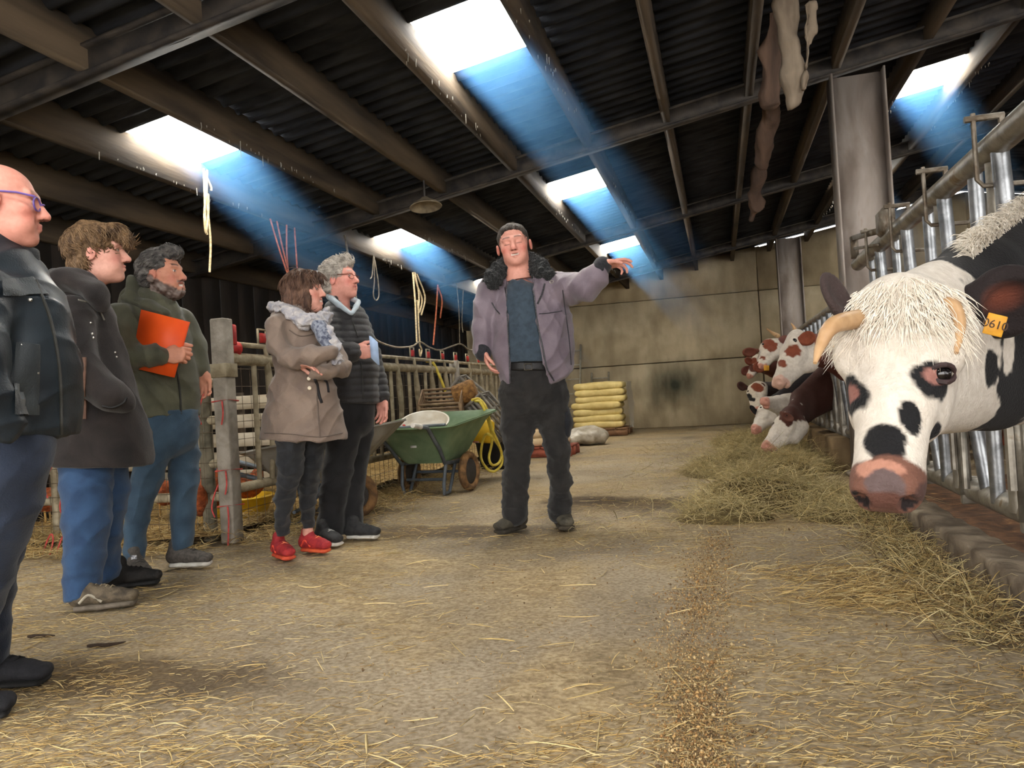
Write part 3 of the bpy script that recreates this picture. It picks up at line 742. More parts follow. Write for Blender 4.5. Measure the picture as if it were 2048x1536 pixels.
def shoe(fig, heel, toe, w_=.095, h_=.1, up_m=None, sole_m=None, sole_h=.03, ankle=None, toe_up=.0, laces=None, style='sneaker', stripe=None):
    """heel, toe: ground points (world)"""
    heel = np.array(heel, float); toe = np.array(toe, float); heel[2] = toe[2] = 0
    L = np.linalg.norm(toe - heel); x = (toe - heel) / L; z = np.array((0, 0, 1.0)); y = np.cross(z, x); R = np.stack([x, y, z], 1)
    f = Field((-.04, -.09, 0.0), (L + .05, .09, h_ + .1), .0055)
    b = w_ / 2
    f.econe((.045, 0, sole_h + .028), (L * .45, 0, sole_h + .03), (b * .78, .036), (b * .9, .036), z, k=.02)
    f.econe((L * .45, 0, sole_h + .026), (L - .05, 0, sole_h + .018), (b * .95, .034), (b * .88, .026), z, k=.02)
    f.econe((.055, 0, sole_h + .03), (.07, 0, h_ + .02), (b * .76, .04), (b * .72, .045), x, k=.03)
    f.econe((.1, 0, h_ - .035), (L * .66, 0, sole_h + .032), (b * .62, .026), (b * .72, .02), z, k=.025)
    f.half((0, 0, sole_h * .8), (0, 0, -1), k=.004)
    V, F = f.mesh(1)
    root = fig.root
    up = sdf_obj('shoe', heel + V @ R.T, F, up_m, root)
    g = Field((-.04, -.09, -.012), (L + .05, .09, .06), .005)
    hs = sole_h / 2
    g.econe((.045, 0, hs + .002), (L * .42, 0, hs + .002), (b * .86, hs), (b * .82, hs), z, k=.012)
    g.econe((L * .42, 0, hs + .002), (L - .052, 0, hs + .002 + toe_up), (b * .9, hs), (b * .96, hs), z, k=.012)
    g.half((0, 0, .001), (0, 0, -1), k=.002)
    V, F = g.mesh(1); sdf_obj('sole', heel + V @ R.T, F, sole_m, up)
    if laces is not None:
        m = MB()
        for i in range(4):
            t = .36 + .07 * i; zt = (h_ - .035) + (sole_h + .032 - h_ + .035) * np.clip((L * (t + .02) - .1) / (L * .66 - .1), 0, 1) + .034
            m.tube([heel + R @ np.array((L * t, -.022, zt - .012)), heel + R @ np.array((L * (t + .02), 0, zt)), heel + R @ np.array((L * (t + .03), .022, zt - .012))], .0035, 6)
        m.build('laces', laces, up, smooth=True)
    if stripe is not None:
        for sg in (-1, 1):
            m = MB(); pts = [(L * .2, b * .83, sole_h + .012), (L * .32, b * .93, sole_h + .045), (L * .42, b * .9, sole_h + .03), (L * .5, b * .97, sole_h + .012)]
            m.tube(spline([heel + R @ np.array((p[0], sg * p[1], p[2])) for p in pts], 12), .006, 6); m.build('stripe', stripe, up, smooth=True)
    return up
def inner_body(fig, chains, h=.02):
    """the body under the clothes, coarse"""
    chains = [ch[:2] if ch[0][1] > 780 else ch for ch in chains]; P3 = []
    for ch in chains:
        for c in ch:
            p = fig.pt(c[0], c[1], c[4] if len(c) > 4 else 0); r = max(c[2] * fig.k, c[3] or 0); P3 += [p - r, p + r]
    f = fig.field(P3, h, .05)
    for ch in chains:
        for a, b in zip(ch[:-1], ch[1:]):
            A = fig.pt(a[0], a[1], a[4] if len(a) > 4 else 0); B = fig.pt(b[0], b[1], b[4] if len(b) > 4 else 0)
            q = .58
            f.econe(A, B, (a[2] * fig.k * q, (a[3] or a[2] * fig.k) * q), (b[2] * fig.k * q, (b[3] or b[2] * fig.k) * q), VIEW, .03)
    return f.mesh(1)
def finish_body(fig, parts, skin):
    out = []
    for p in parts:
        if len(p) == 2: out.append((p[0], p[1], np.tile(np.array(srgb(skin)), (len(p[0]), 1))))
        else: out.append(p)
    V, F, C = join_geo(out); return sdf_obj('body', V, F, M_skin, fig.root, C)

# fabrics
def fabric(n, c, c2=None, **k):
    k.setdefault('bump', .25); k.setdefault('bscale', 220); k.setdefault('rough', .85); k.setdefault('sheen', .15)
    new = n not in MATS; cb = k.pop('creases', .6)
    m = mat(n, srgb(c), srgb(c2) if c2 else None, k.pop('scale', 9), **k)
    if new and cb > 0:
        N = m.node_tree.nodes; L = m.node_tree.links; b = N['Principled BSDF']; prev = b.inputs['Normal'].links[0].from_socket
        tc = N.new('ShaderNodeTexCoord'); mp = N.new('ShaderNodeMapping'); mp.inputs['Scale'].default_value = (1, 1, 1.5); L.new(tc.outputs['Object'], mp.inputs[0])
        nz = N.new('ShaderNodeTexNoise'); nz.noise_type = 'RIDGED_MULTIFRACTAL'; nz.inputs['Scale'].default_value = 5.5; nz.inputs['Detail'].default_value = 3.5; nz.inputs['Distortion'].default_value = .6
        L.new(mp.outputs[0], nz.inputs['Vector'])
        bp = N.new('ShaderNodeBump'); bp.inputs['Strength'].default_value = cb; bp.inputs['Distance'].default_value = .012; L.new(nz.outputs[0], bp.inputs['Height']); L.new(prev, bp.inputs['Normal']); L.new(bp.outputs[0], b.inputs['Normal'])
    return m
M_jeans_blue = fabric('jeans_blue', (46, 74, 108), (36, 60, 92), scale=14)
M_jeans_mid = fabric('jeans_teal_blue', (60, 82, 100), (46, 66, 84), scale=10)
M_jeans_dark = fabric('jeans_navy', (34, 44, 62), (20, 28, 42))
M_black_trs = fabric('black_trousers', (30, 30, 32), (18, 18, 20))
M_black_jeans = fabric('black_jeans', (40, 42, 46), (26, 27, 30), scale=20)
M_work_trs = fabric('work_trousers', (40, 38, 36), (25, 24, 24))
M_sole_white = mat('white_sole', srgb(220, 216, 208), srgb(190, 184, 172), 20, .7, .1)
M_sole_black = mat('black_sole', srgb(34, 33, 32), srgb(24, 23, 22), 20, .8, .2)
M_sole_grey = mat('grey_sole', srgb(112, 102, 90), srgb(86, 78, 66), 20, .85, .2)

# ---- the farmer, facing the camera, left arm stretched out
def px_cut(fig, f, rows, dmax, dd0=0.0, k=.006):
    """carve the front (nearer than dmax) between left/right pixel lines: rows (py, xl, xr)"""
    o = P(1024, 768, fig.d0); rows = sorted(rows)
    py = np.array([r[0] for r in rows], float); xl = np.array([r[1] for r in rows], float); xr = np.array([r[2] for r in rows], float)
    def fn(p):
        q = p - CP; d = q @ CF; u = 1024 + FPX * (q @ CR) / d; v = 768 - FPX * (q @ CU) / d
        a = np.interp(v, py, xl); b = np.interp(v, py, xr)
        e = np.maximum(np.maximum(a - u, u - b), np.maximum(py[0] - v, v - py[-1])) * fig.k
        return np.maximum(e, d - (fig.d0 + dmax))
    return f.put(fn, f.o, f.o + f.n * f.h, k, 's')
def hem(fig, f, a, b):
    """cut a garment off below the line a-b (pixels)"""
    A = fig.pt(*a); B = fig.pt(*b); n = np.cross(unit(B - A), CF); n = n if n[2] < 0 else -n
    return f.half(A, n, k=.006)

def farmer():
    g = Fig('man in mauve work jacket with black fur collar pointing with outstretched arm', 4.72, (1068, 1064))
    R = head_axes(-4, -3, 7); c = g.pt(1028, 492, -.02)
    M_hair = mat('farmer_hair', srgb(74, 66, 58), srgb(46, 40, 36), 60, .6, .3, stretch=(1, 1, .3))
    sk = (214, 152, 134)
    hd = make_head(g, c, R, 1.06, sk, g.pt(1037, 556, 0), mouth=.003, closed=True, brow=(96, 66, 56), neck_r=.066, smile=.5, nose=1.3, ears=.009, blush=(206, 112, 98), wide=1.09)
    hair_mesh(g, c, R, 1.06, [((-.02, 0, .046), (.1, .083, .09)), ((-.05, 0, .0), (.06, .08, .07))],
              [((.105, 0, -.012), (.075, .1, .088)), ((.07, 0, .03), (.065, .062, .05)), ((-.02, 0, -.16), (.2, .2, .11)), ((.035, 0, -.06), (.04, .2, .09))], M_hair, amp2=.002, strand=(.002, 150, (1, 1, .4)), locks=(1500, .028, lambda p: (.5, 0, -.6 if p[0] < .04 else .6), .0016, .003), wide=1.09)
    wl_ = g.pt(1207, 529, -.26)
    HL = hand_geo(wl_, CR * .95 + CU * .1 - CF * .1, -CU * .9 - CF * .45, 1.0, spread=.1, left=True, thumb=(.35, .2), curls=[(8, 20, 15), (14, 28, 20), (26, 38, 28), (38, 45, 30)])
    wr_ = g.pt(968, 702, -.03)
    HR = hand_geo(wr_, -CU + CR * .25, CR, .95, left=False)
    chains_t = [[(1035, 570, 34, .1), (1060, 600, 66, .13), (1062, 650, 76, .15), (1064, 700, 76, .155), (1068, 770, 66, .14)]]
    chains_l = [[(1036, 800, 34, .1), (1036, 900, 26, .085), (1030, 1000, 24, .08), (1028, 1040, 18, .06)], [(1104, 800, 34, .1), (1114, 900, 24, .085), (1119, 1000, 21, .08), (1122, 1036, 18, .06)]]
    armL = [(1100, 570, 26, None, 0), (1165, 582, 23, None, -.17), (1207, 530, 17, None, -.26)]
    armR = [(985, 582, 28, None, .02), (966, 655, 24, None, .03), (968, 702, 17, None, -.03)]
    ib = inner_body(g, chains_t + chains_l + [armL, armR])
    finish_body(g, [hd, (*HL, hand_col(HL[0], sk, wl_, CR)), (*HR, hand_col(HR[0], sk, wr_, -CU)), ib], sk)
    # sweater
    M_sw = fabric('slate_sweater', (62, 76, 88), (50, 62, 74), scale=30, bump=.3)
    def csw(f):
        hem(g, f, (1000, 727), (1100, 723)); px_cut(g, f, [(515, 990, 1080), (548, 1014, 1054), (561, 1033, 1037)], .2)
    g.garment('sweater', [[(1034, 572, 18, .08, -.02), (1046, 602, 44, .12, -.02), (1052, 650, 50, .14, -.02), (1056, 700, 52, .145, -.02), (1058, 760, 48, .13, -.02)]], M_sw, k=.02, wr=(.003, 22, 4), cuts=csw)
    # jacket
    M_jk = fabric('mauve_jacket', (124, 111, 120), (101, 89, 99), scale=7, rough=.6, sheen=.3, bump=.15, bscale=150)
    def cj(f):
        hem(g, f, (960, 772), (1150, 764))
        px_cut(g, f, [(540, 1010, 1062), (600, 1014, 1068), (640, 1017, 1073), (700, 1020, 1082), (735, 1022, 1090), (790, 1023, 1108)], -.02)
        o = g.pt(1120, 780, 0); f.half(g.pt(1108, 770), -CU * .8 + CR * .62, k=.01)
    arms = [[(982, 580, 28, .1, .02), (970, 620, 26, .1, .03), (966, 660, 23, .09, .02), (964, 700, 17, .06, -.01)],
            [(1100, 572, 30, .11, 0), (1140, 578, 30, .105, -.08), (1172, 574, 27, .095, -.18), (1192, 552, 23, .075, -.23), (1203, 535, 17, .055, -.255)]]
    jk = g.garment('jacket', [[(1042, 568, 50, .1, .02), (1062, 600, 74, .145, 0), (1064, 650, 80, .165, 0), (1068, 700, 80, .17, 0), (1070, 735, 74, .165, 0), (1066, 775, 66, .15, 0)]] + arms, M_jk, h=.008, k=.03, wr=(.006, 14, 2), cr=(.006, 12, 5, (1.5, 1.5, 1.0)), cuts=cj)
    M_rib = fabric('charcoal_rib', (44, 44, 50), (32, 32, 36), scale=80)
    g.garment('cuff', [[(1197, 545, 18.5, .06, -.245), (1205, 531, 17.5, .058, -.26)]], M_rib, h=.006, wr=None, parent=jk)
    g.garment('cuff', [[(964, 694, 18, .06, -.01), (966, 706, 17, .055, -.02)]], M_rib, h=.006, wr=None, parent=jk)
    # fur collar
    M_fur = fabric('black_fur', (34, 36, 36), (16, 17, 18), scale=90, rough=.95, bump=.8, bscale=130)
    def fur(V, F):
        N = vnormals(V, F); return V + N * (np.abs(wob(V, 130, 3, 2)) * .012)[:, None] + .004 * np.stack([wob(V, 200, 5, 1), wob(V, 200, 6, 1), wob(V, 200, 7, 1)], 1)
    fc = g.garment('fur_collar', [[(984, 568, 11, .03, -.1), (986, 557, 15, .04, -.08), (1000, 540, 13, .04, -.02), (1010, 528, 11, .045, .05), (1036, 522, 14, .035, .1), (1058, 520, 12, .045, .06), (1068, 530, 18, .04, 0), (1084, 543, 17, .035, -.06), (1096, 550, 10, .03, -.1)]], M_fur, h=.006, wr=None, parent=jk, post=fur, k=.02)
    vv = np.empty(len(fc.data.vertices) * 3, np.float32); fc.data.vertices.foreach_get('co', vv); ff_ = np.empty(len(fc.data.loops), np.int32); fc.data.loops.foreach_get('vertex_index', ff_)
    fuzz(vv.reshape(-1, 3) + world_loc(fc), ff_.reshape(-1, 4), 2600, .024, .0016, 4).build('fur_hairs', M_fur, fc, True, fix=False)['kind'] = 'stuff'
    # zip pocket, ring, zips
    M_zip = mat('zip_metal', srgb(40, 40, 42), srgb(90, 90, 92), 200, .4, .2, metal=.6)
    fr = lambda x, y, d=-.165: g.pt(x, y, d)
    seam(jk, [(1090, 567), (1083, 590), (1075, 608)], .006, M_zip, 'zip')
    rp = hit(jk, 1104, 564, .004); MB().tube([rp + CR * .011 * math.cos(t) + CU * .008 * math.sin(t) for t in np.linspace(0, 6.28, 13)[:-1]], .003, 6, closed=True).build('ring', mat('ring_metal', srgb(210, 205, 195), None, 20, .3, 0, metal=.9), jk, True)
    seam(jk, [(1066, 575), (1071, 610), (1076, 650), (1086, 700), (1094, 736), (1108, 762)], .005, M_zip, 'zip')
    seam(jk, [(1010, 575), (1013, 600), (1015, 645), (1018, 700), (1020, 766)], .004, M_zip, 'zip')
    seam(jk, [(983, 605), (990, 616), (1000, 628)], .004, M_zip, 'pocket_welt')
    seam(jk, [(1078, 628), (1100, 626), (1124, 622)], .003, M_rib, 'seam'); seam(jk, [(1126, 580), (1130, 620), (1138, 680), (1142, 730)], .003, M_rib, 'seam')
    # trousers, belt
    def ct(f): hem(g, f, (980, 1037), (1160, 1030)); f.half(g.pt(1060, 727), CU, k=.006)
    tr = g.garment('trousers', [[(1062, 735, 54, .14, -.01), (1066, 780, 68, .145, 0), (1070, 806, 64, .14, 0)]] + [[(1036, 800, 38, .105), (1036, 850, 34, .1), (1037, 900, 28, .09, -.02), (1031, 960, 26, .085, .02), (1029, 1005, 25, .085, .06), (1029, 1045, 23, .08, .08)], [(1102, 800, 37, .105), (1108, 850, 30, .1), (1114, 900, 25, .09, -.02), (1120, 960, 23, .085, .04), (1120, 1005, 22, .085, .1), (1121, 1045, 20, .08, .13)]], M_work_trs, k=.025, wr=(.004, 18, 3), cr=(.0055, 15, 8, (1.2, 1.2, 1.2), .003, 40, 5, (1, 1, 2)), cuts=ct)
    for a in (((1030, 1018, 27, .09, .065), (1030, 1024, 27, .088, .065)), ((1119, 1018, 24, .085, .11), (1120, 1024, 24, .083, .11))): g.garment('cuff', [list(a)], M_work_trs, h=.008, wr=(.006, 40, 3), parent=tr)
    M_pk = fabric('cargo_pocket', (26, 28, 34), (18, 19, 24))
    g.garment('cargo_pocket', [[(1128, 820, 11, .06, -.01), (1133, 845, 11, .07, -.01), (1132, 866, 9, .06, -.01)]], M_pk, h=.007, wr=(.004, 40, 6), parent=tr)
    M_belt = mat('black_leather', srgb(24, 22, 22), srgb(14, 13, 13), 40, .4, .2)
    def cb(f): f.half(g.pt(1056, 725), CU, k=.002); f.half(g.pt(1056, 742), -CU, k=.002)
    b = g.garment('belt', [[(1062, 725, 56, .146, -.01), (1062, 742, 58, .148, -.01)]], M_belt, h=.007, wr=None, parent=tr, cuts=cb)
    bk = [fr(1048, 728, -.165), fr(1063, 727, -.165), fr(1064, 739, -.165), fr(1049, 740, -.165)]
    MB().tube(bk, .0035, 6, closed=True).build('buckle', mat('buckle_metal', srgb(170, 165, 155), None, 20, .3, 0, metal=.9), b, True)
    M_boot = mat('dusty_boot', srgb(92, 86, 72), srgb(56, 52, 44), 14, .85, .4)
    M_bsole = mat('dusty_boot_sole', srgb(70, 62, 50), srgb(44, 40, 34), 14, .9, .4)
    h1 = GZ(1052, 1056); t1 = GZ(976, 1076)
    shoe(g, h1, h1 + unit(t1 - h1) * .3, .11, .12, M_boot, M_bsole, .035, laces=mat('grey_laces', srgb(150, 140, 118), None, 30))
    h2 = GZ(1121, 1049); t2 = GZ(1140, 1068)
    shoe(g, h2, h2 + unit(t2 - h2) * .3, .11, .12, M_boot, M_bsole, .035, laces=MATS['grey_laces'])
farmer()

CRJ = (.005, 13, 5, (1.5, 1.5, .9))
CRT = (.004, 15, 8, (1, 1, 1.5))
def paper_sheet(name, corners, matl, thick, label, cat, d=CF):
    c = np.array(corners); ctr = c.mean(0); e = empty(name, ctr, label, cat)
    n = unit(np.cross(c[1] - c[0], c[3] - c[0])); n = n if n @ CF < 0 else -n
    V = np.concatenate([c + n * thick / 2, c - n * thick / 2])
    return e, V, n

# ---- man with the orange folder
def green_man():
    g = Fig('bearded man in olive green jacket holding an orange folder', 4.2, (335, 1145)); k = g.k
    R = head_axes(84, 3, 0); c = g.pt(324, 551, 0); sk = (198, 138, 112); s = 1.08
    hd = make_head(g, c, R, s, sk, g.pt(305, 610, .02), mouth=.007, beard=((120, 116, 112), (48, 44, 42), .9, .011), brow=(40, 34, 30), smile=1.6)
    Mh = mat('salt_pepper_hair', srgb(112, 108, 104), srgb(44, 42, 42), 55, .6, .4, stretch=(.5, 1, 1))
    hair_mesh(g, c, R, s, [((-.02, 0, .05), (.102, .083, .09)), ((-.055, 0, -.005), (.055, .078, .07)), ((.05, 0, .115), (.05, .06, .03)), ((.08, .01, .1), (.03, .05, .022))],
              [((.11, 0, -.01), (.08, .1, .09)), ((-.02, 0, -.17), (.2, .2, .11)), ((.035, 0, -.055), (.035, .2, .085))], Mh, strand=(.004, 90, (.5, 1, 1)), amp2=.005, locks=(1800, .04, lambda p: (-.8, 0, .3 if p[0] > .05 else -.5), .002, .006))
    wR = g.pt(331, 710, -.26); HR = hand_geo(wR, CR + CU * .05, CF * .8 - CU * .2, 1.08, curls=[(62, 70, 40), (66, 72, 42), (70, 74, 44), (74, 76, 44)], thumb=(.5, .35))
    wL = g.pt(405, 745, .12); HL = hand_geo(wL, -CU + CR * .12, -CF, 1.0, left=True, curls=[(25, 35, 20)] * 4, thumb=(.2, .15))
    tor = [(300, 600, 30, .1), (300, 640, 62, .17), (308, 690, 68, .2), (318, 740, 70, .2), (328, 790, 64, .18), (334, 840, 58, .17)]
    ib = inner_body(g, [tor, [(310, 850, 34, .1, -.09), (300, 950, 28, .08, -.09), (270, 1110, 16, .06, -.09)], [(360, 850, 34, .1, .1), (370, 950, 27, .08, .1), (365, 1095, 16, .06, .1)]])
    finish_body(g, [hd, (*HR, hand_col(HR[0], sk, wR, CR)), (*HL, hand_col(HL[0], sk, wL, -CU)), ib], sk)
    M = fabric('olive_jacket', (84, 84, 66), (62, 62, 48), scale=6, rough=.75)
    def cj(f): hem(g, f, (270, 836), (396, 829))
    jk = g.garment('jacket', [tor[:1] + tor[1:] + [(335, 860, 56, .17)],
        [(246, 635, 30, .1, -.16), (244, 675, 27, .09, -.2), (258, 714, 24, .08, -.23), (300, 712, 22, .07, -.25), (326, 710, 18, .06, -.26)],
        [(362, 640, 26, .09, .14), (388, 690, 23, .08, .16), (402, 738, 18, .065, .13)]], M, h=.008, k=.025, wr=(.005, 16, 3), cr=CRJ, cuts=cj)
    g.garment('hood', [[(268, 600, 14, .07, -.1), (278, 582, 14, .1, 0), (272, 596, 16, .1, .09)], [(272, 602, 14, .09, -.05), (300, 612, 12, .06, -.12), (330, 626, 9, .04, -.14)], [(300, 606, 12, .1, .1), (335, 622, 9, .05, .05)]], M, h=.007, k=.02, wr=(.004, 30, 3), parent=jk)
    g.garment('neck_warmer', [[(298, 598, 24, .075, .02), (318, 610, 18, .06, -.02)]], fabric('black_knit', (30, 28, 30)), h=.007, wr=(.003, 60, 2), parent=jk)
    seam(jk, [(334, 634), (346, 700), (358, 770), (362, 828)], .006, mat('dark_zip', srgb(44, 44, 40), None, 60, .5), 'zip')
    def ct(f): f.half(g.pt(334, 818), CU, k=.005); hem(g, f, (245, 1122), (400, 1098))
    tr = g.garment('jeans', [[(336, 825, 58, .17), (338, 860, 57, .16)], [(312, 850, 36, .105, -.08), (308, 900, 31, .095, -.09), (296, 950, 27, .085, -.1), (278, 1010, 24, .08, -.09), (270, 1060, 20, .075, -.09), (270, 1125, 20, .07, -.09)],
        [(362, 850, 33, .105, .08), (366, 910, 31, .095, .09), (368, 960, 28, .085, .09), (366, 1030, 23, .08, .1), (366, 1102, 21, .07, .1)]], M_jeans_mid, k=.02, wr=(.004, 20, 3), cr=CRT, cuts=ct)
    M_sh = mat('grey_mesh_shoe', srgb(92, 86, 80), srgb(66, 62, 58), 60, .85, .3)
    h1 = GZ(262, 1152); t1 = GZ(312, 1172); sh = shoe(g, h1, h1 + unit(t1 - h1) * .28, .1, .13, M_sh, M_sole_grey, .028, laces=mat('grey_laces2', srgb(70, 66, 62), None, 30))
    MB().box(g.pt(268, 1116, -.175), (.028, .006, .028), np.stack([CR, CF, CU], 1)).build('logo_tab', mat('logo_white', srgb(225, 225, 230), srgb(40, 44, 60), 60, .6, 0), sh)
    h2 = GZ(334, 1136); t2 = GZ(446, 1134); shoe(g, h2, h2 + unit(t2 - h2) * .3, .1, .11, M_sh, M_sole_white, .035, toe_up=.004, laces=MATS['grey_laces2'])
    # the folder
    mo = mat('orange_card', srgb(240, 92, 30), srgb(226, 78, 22), 4, .5, .05)
    cs = [g.pt(283, 619, -.215), g.pt(379, 644, -.245), g.pt(348, 755, -.245), g.pt(262, 735, -.215)]
    ctr = np.mean(cs, 0); fo = empty('folder', ctr, 'orange cardboard folder held against the olive jacket', 'folder')
    for i, (nm, off) in enumerate((('front_cover', -.005), ('back_cover', .006))):
        q = np.array(cs) + CF * off; q2 = q + CF * .002; m = MB(); m.add(np.concatenate([q, q2]), [(0, 1, 2, 3), (7, 6, 5, 4), (0, 4, 5, 1), (1, 5, 6, 2), (2, 6, 7, 3), (3, 7, 4, 0)]); m.build(nm, mo, fo)
    q = np.array(cs) * .97 + ctr * .03; q2 = q + CF * .005; m = MB(); m.add(np.concatenate([q - CF * .002, q2]), [(0, 1, 2, 3), (7, 6, 5, 4), (0, 4, 5, 1), (1, 5, 6, 2), (2, 6, 7, 3), (3, 7, 4, 0)]); m.build('paper_stack', mat('white_paper', srgb(228, 226, 220), None, 20, .8, 0), fo)
green_man()

# ---- young man in the black coat
def young_man():
    g = Fig('young man with tousled brown hair in a long black hooded coat', 3.55, (205, 1205)); k = g.k
    R = head_axes(106, 2, 0); c = g.pt(194, 509, 0); sk = (212, 158, 140); s = 1.1
    hd = make_head(g, c, R, s, sk, g.pt(172, 575, 0), brow=(96, 70, 52), smile=1.5, nose=1.3, blush=(206, 128, 116))
    Mh = mat('brown_hair', srgb(138, 110, 80), srgb(78, 58, 40), 42, .55, .5, stretch=(1, 1, .4))
    hair_mesh(g, c, R, s, [((-.02, 0, .05), (.106, .088, .086)), ((-.055, 0, 0.0), (.058, .084, .075)), ((.05, 0, .092), (.058, .068, .032)), ((.1, 0, .075), (.028, .06, .03)), ((.115, 0, .055), (.018, .05, .03)), ((-.07, 0, -.05), (.035, .06, .035))],
              [((.115, 0, -.03), (.085, .12, .075)), ((.0, 0, -.19), (.2, .2, .11)), ((.022, 0, -.045), (.04, .2, .075))], Mh, strand=(.007, 75, (1, 1, .5)), amp2=.009, locks=(2200, .05, lambda p: (.55, .1, -.75), .0026, .005))
    tor = [(165, 590, 36, .12), (158, 640, 62, .2), (162, 700, 72, .22), (176, 780, 84, .22), (190, 850, 94, .22), (197, 900, 98, .22), (198, 990, 100, .22)]
    ib = inner_body(g, [tor[:4] + [(180, 880, 60, .17)], [(165, 900, 42, .11, -.1), (172, 1050, 36, .09, -.1), (170, 1170, 22, .06, -.1)], [(205, 900, 42, .11, .1), (215, 1050, 30, .09, .1), (210, 1130, 22, .06, .1)]])
    finish_body(g, [hd, ib], sk)
    M = fabric('black_wool', (46, 40, 38), (30, 26, 26), scale=8, rough=.95)
    def cj(f): hem(g, f, (90, 922), (300, 930))
    ct_ = g.garment('coat', [tor, [(150, 625, 34, .1, -.17), (146, 690, 34, .1, -.23), (172, 752, 32, .1, -.25), (222, 792, 28, .09, -.24), (246, 800, 22, .08, -.2)], [(170, 640, 34, .1, .12), (200, 740, 30, .1, .14), (230, 800, 26, .09, .12)]], M, h=.009, k=.03, wr=(.005, 14, 3), cr=CRJ, cuts=cj)
    g.garment('hood', [[(100, 568, 20, .12, -.06), (84, 572, 22, .12, .06)], [(110, 566, 24, .12, -.06), (150, 562, 22, .12, -.12), (190, 585, 17, .08, -.15), (205, 610, 14, .05, -.12)], [(110, 566, 24, .12, .06), (160, 556, 18, .1, .12), (195, 590, 14, .07, .12)]], M, h=.008, k=.02, wr=(.006, 26, 3), parent=ct_)
    # brass cuff toggles, strap end, pale lining edge
    Mm = mat('nickel', srgb(190, 186, 178), None, 30, .3, 0, metal=.9)
    for (x, y) in ((181, 646), (184, 668), (186, 676), (230, 705), (233, 714), (210, 600), (214, 618)): stud(ct_, x, y, .006, Mm, 'snap_button')
    Mst = mat('brown_strap', srgb(112, 84, 70), srgb(90, 66, 54), 30, .8, .2)
    patch(ct_, [(156, 716), (170, 716), (172, 838), (157, 839)], Mst, 'strap', n=(4, 14))
    seam(ct_, [(156, 600), (178, 606), (196, 618), (208, 640)], .004, mat('pale_lining', srgb(150, 146, 136), None, 40), 'lining_edge')
    seam(ct_, [(205, 812), (225, 815), (246, 806), (252, 796)], .006, mat('black_leather', srgb(24, 22, 22), srgb(14, 13, 13), 40, .4, .2), 'cuff_strap')
    def ct(f): f.half(g.pt(190, 890), CU, k=.005); hem(g, f, (130, 1198), (240, 1165))
    g.garment('jeans', [[(170, 900, 46, .13, -.06), (172, 960, 45, .12, -.09), (174, 1040, 43, .11, -.1), (170, 1110, 36, .1, -.1), (166, 1160, 31, .09, -.1), (166, 1205, 30, .09, -.1)],
        [(208, 900, 42, .12, .08), (218, 980, 38, .11, .1), (216, 1050, 32, .1, .15), (212, 1110, 26, .09, .2), (212, 1175, 24, .08, .24)]], M_jeans_blue, k=.012, wr=(.005, 18, 3), cr=CRT, cuts=ct)
    M_sh = mat('hiking_shoe', srgb(104, 92, 74), srgb(66, 58, 48), 26, .85, .4)
    h1 = GZ(136, 1226); t1 = GZ(280, 1212); shoe(g, h1, h1 + unit(t1 - h1) * .32, .11, .12, M_sh, M_sole_grey, .035, laces=mat('tan_laces', srgb(150, 136, 110), None, 30), toe_up=.005, stripe=mat('pale_stripe', srgb(168, 160, 142), None, 30))
    h2 = GZ(206, 1180); t2 = GZ(300, 1170); shoe(g, h2, h2 + unit(t2 - h2) * .3, .105, .11, mat('black_shoe', srgb(40, 37, 34), srgb(26, 24, 23), 26, .8, .3), M_sole_black, .03, laces=mat('black_laces', srgb(20, 20, 22), None, 30))
young_man()

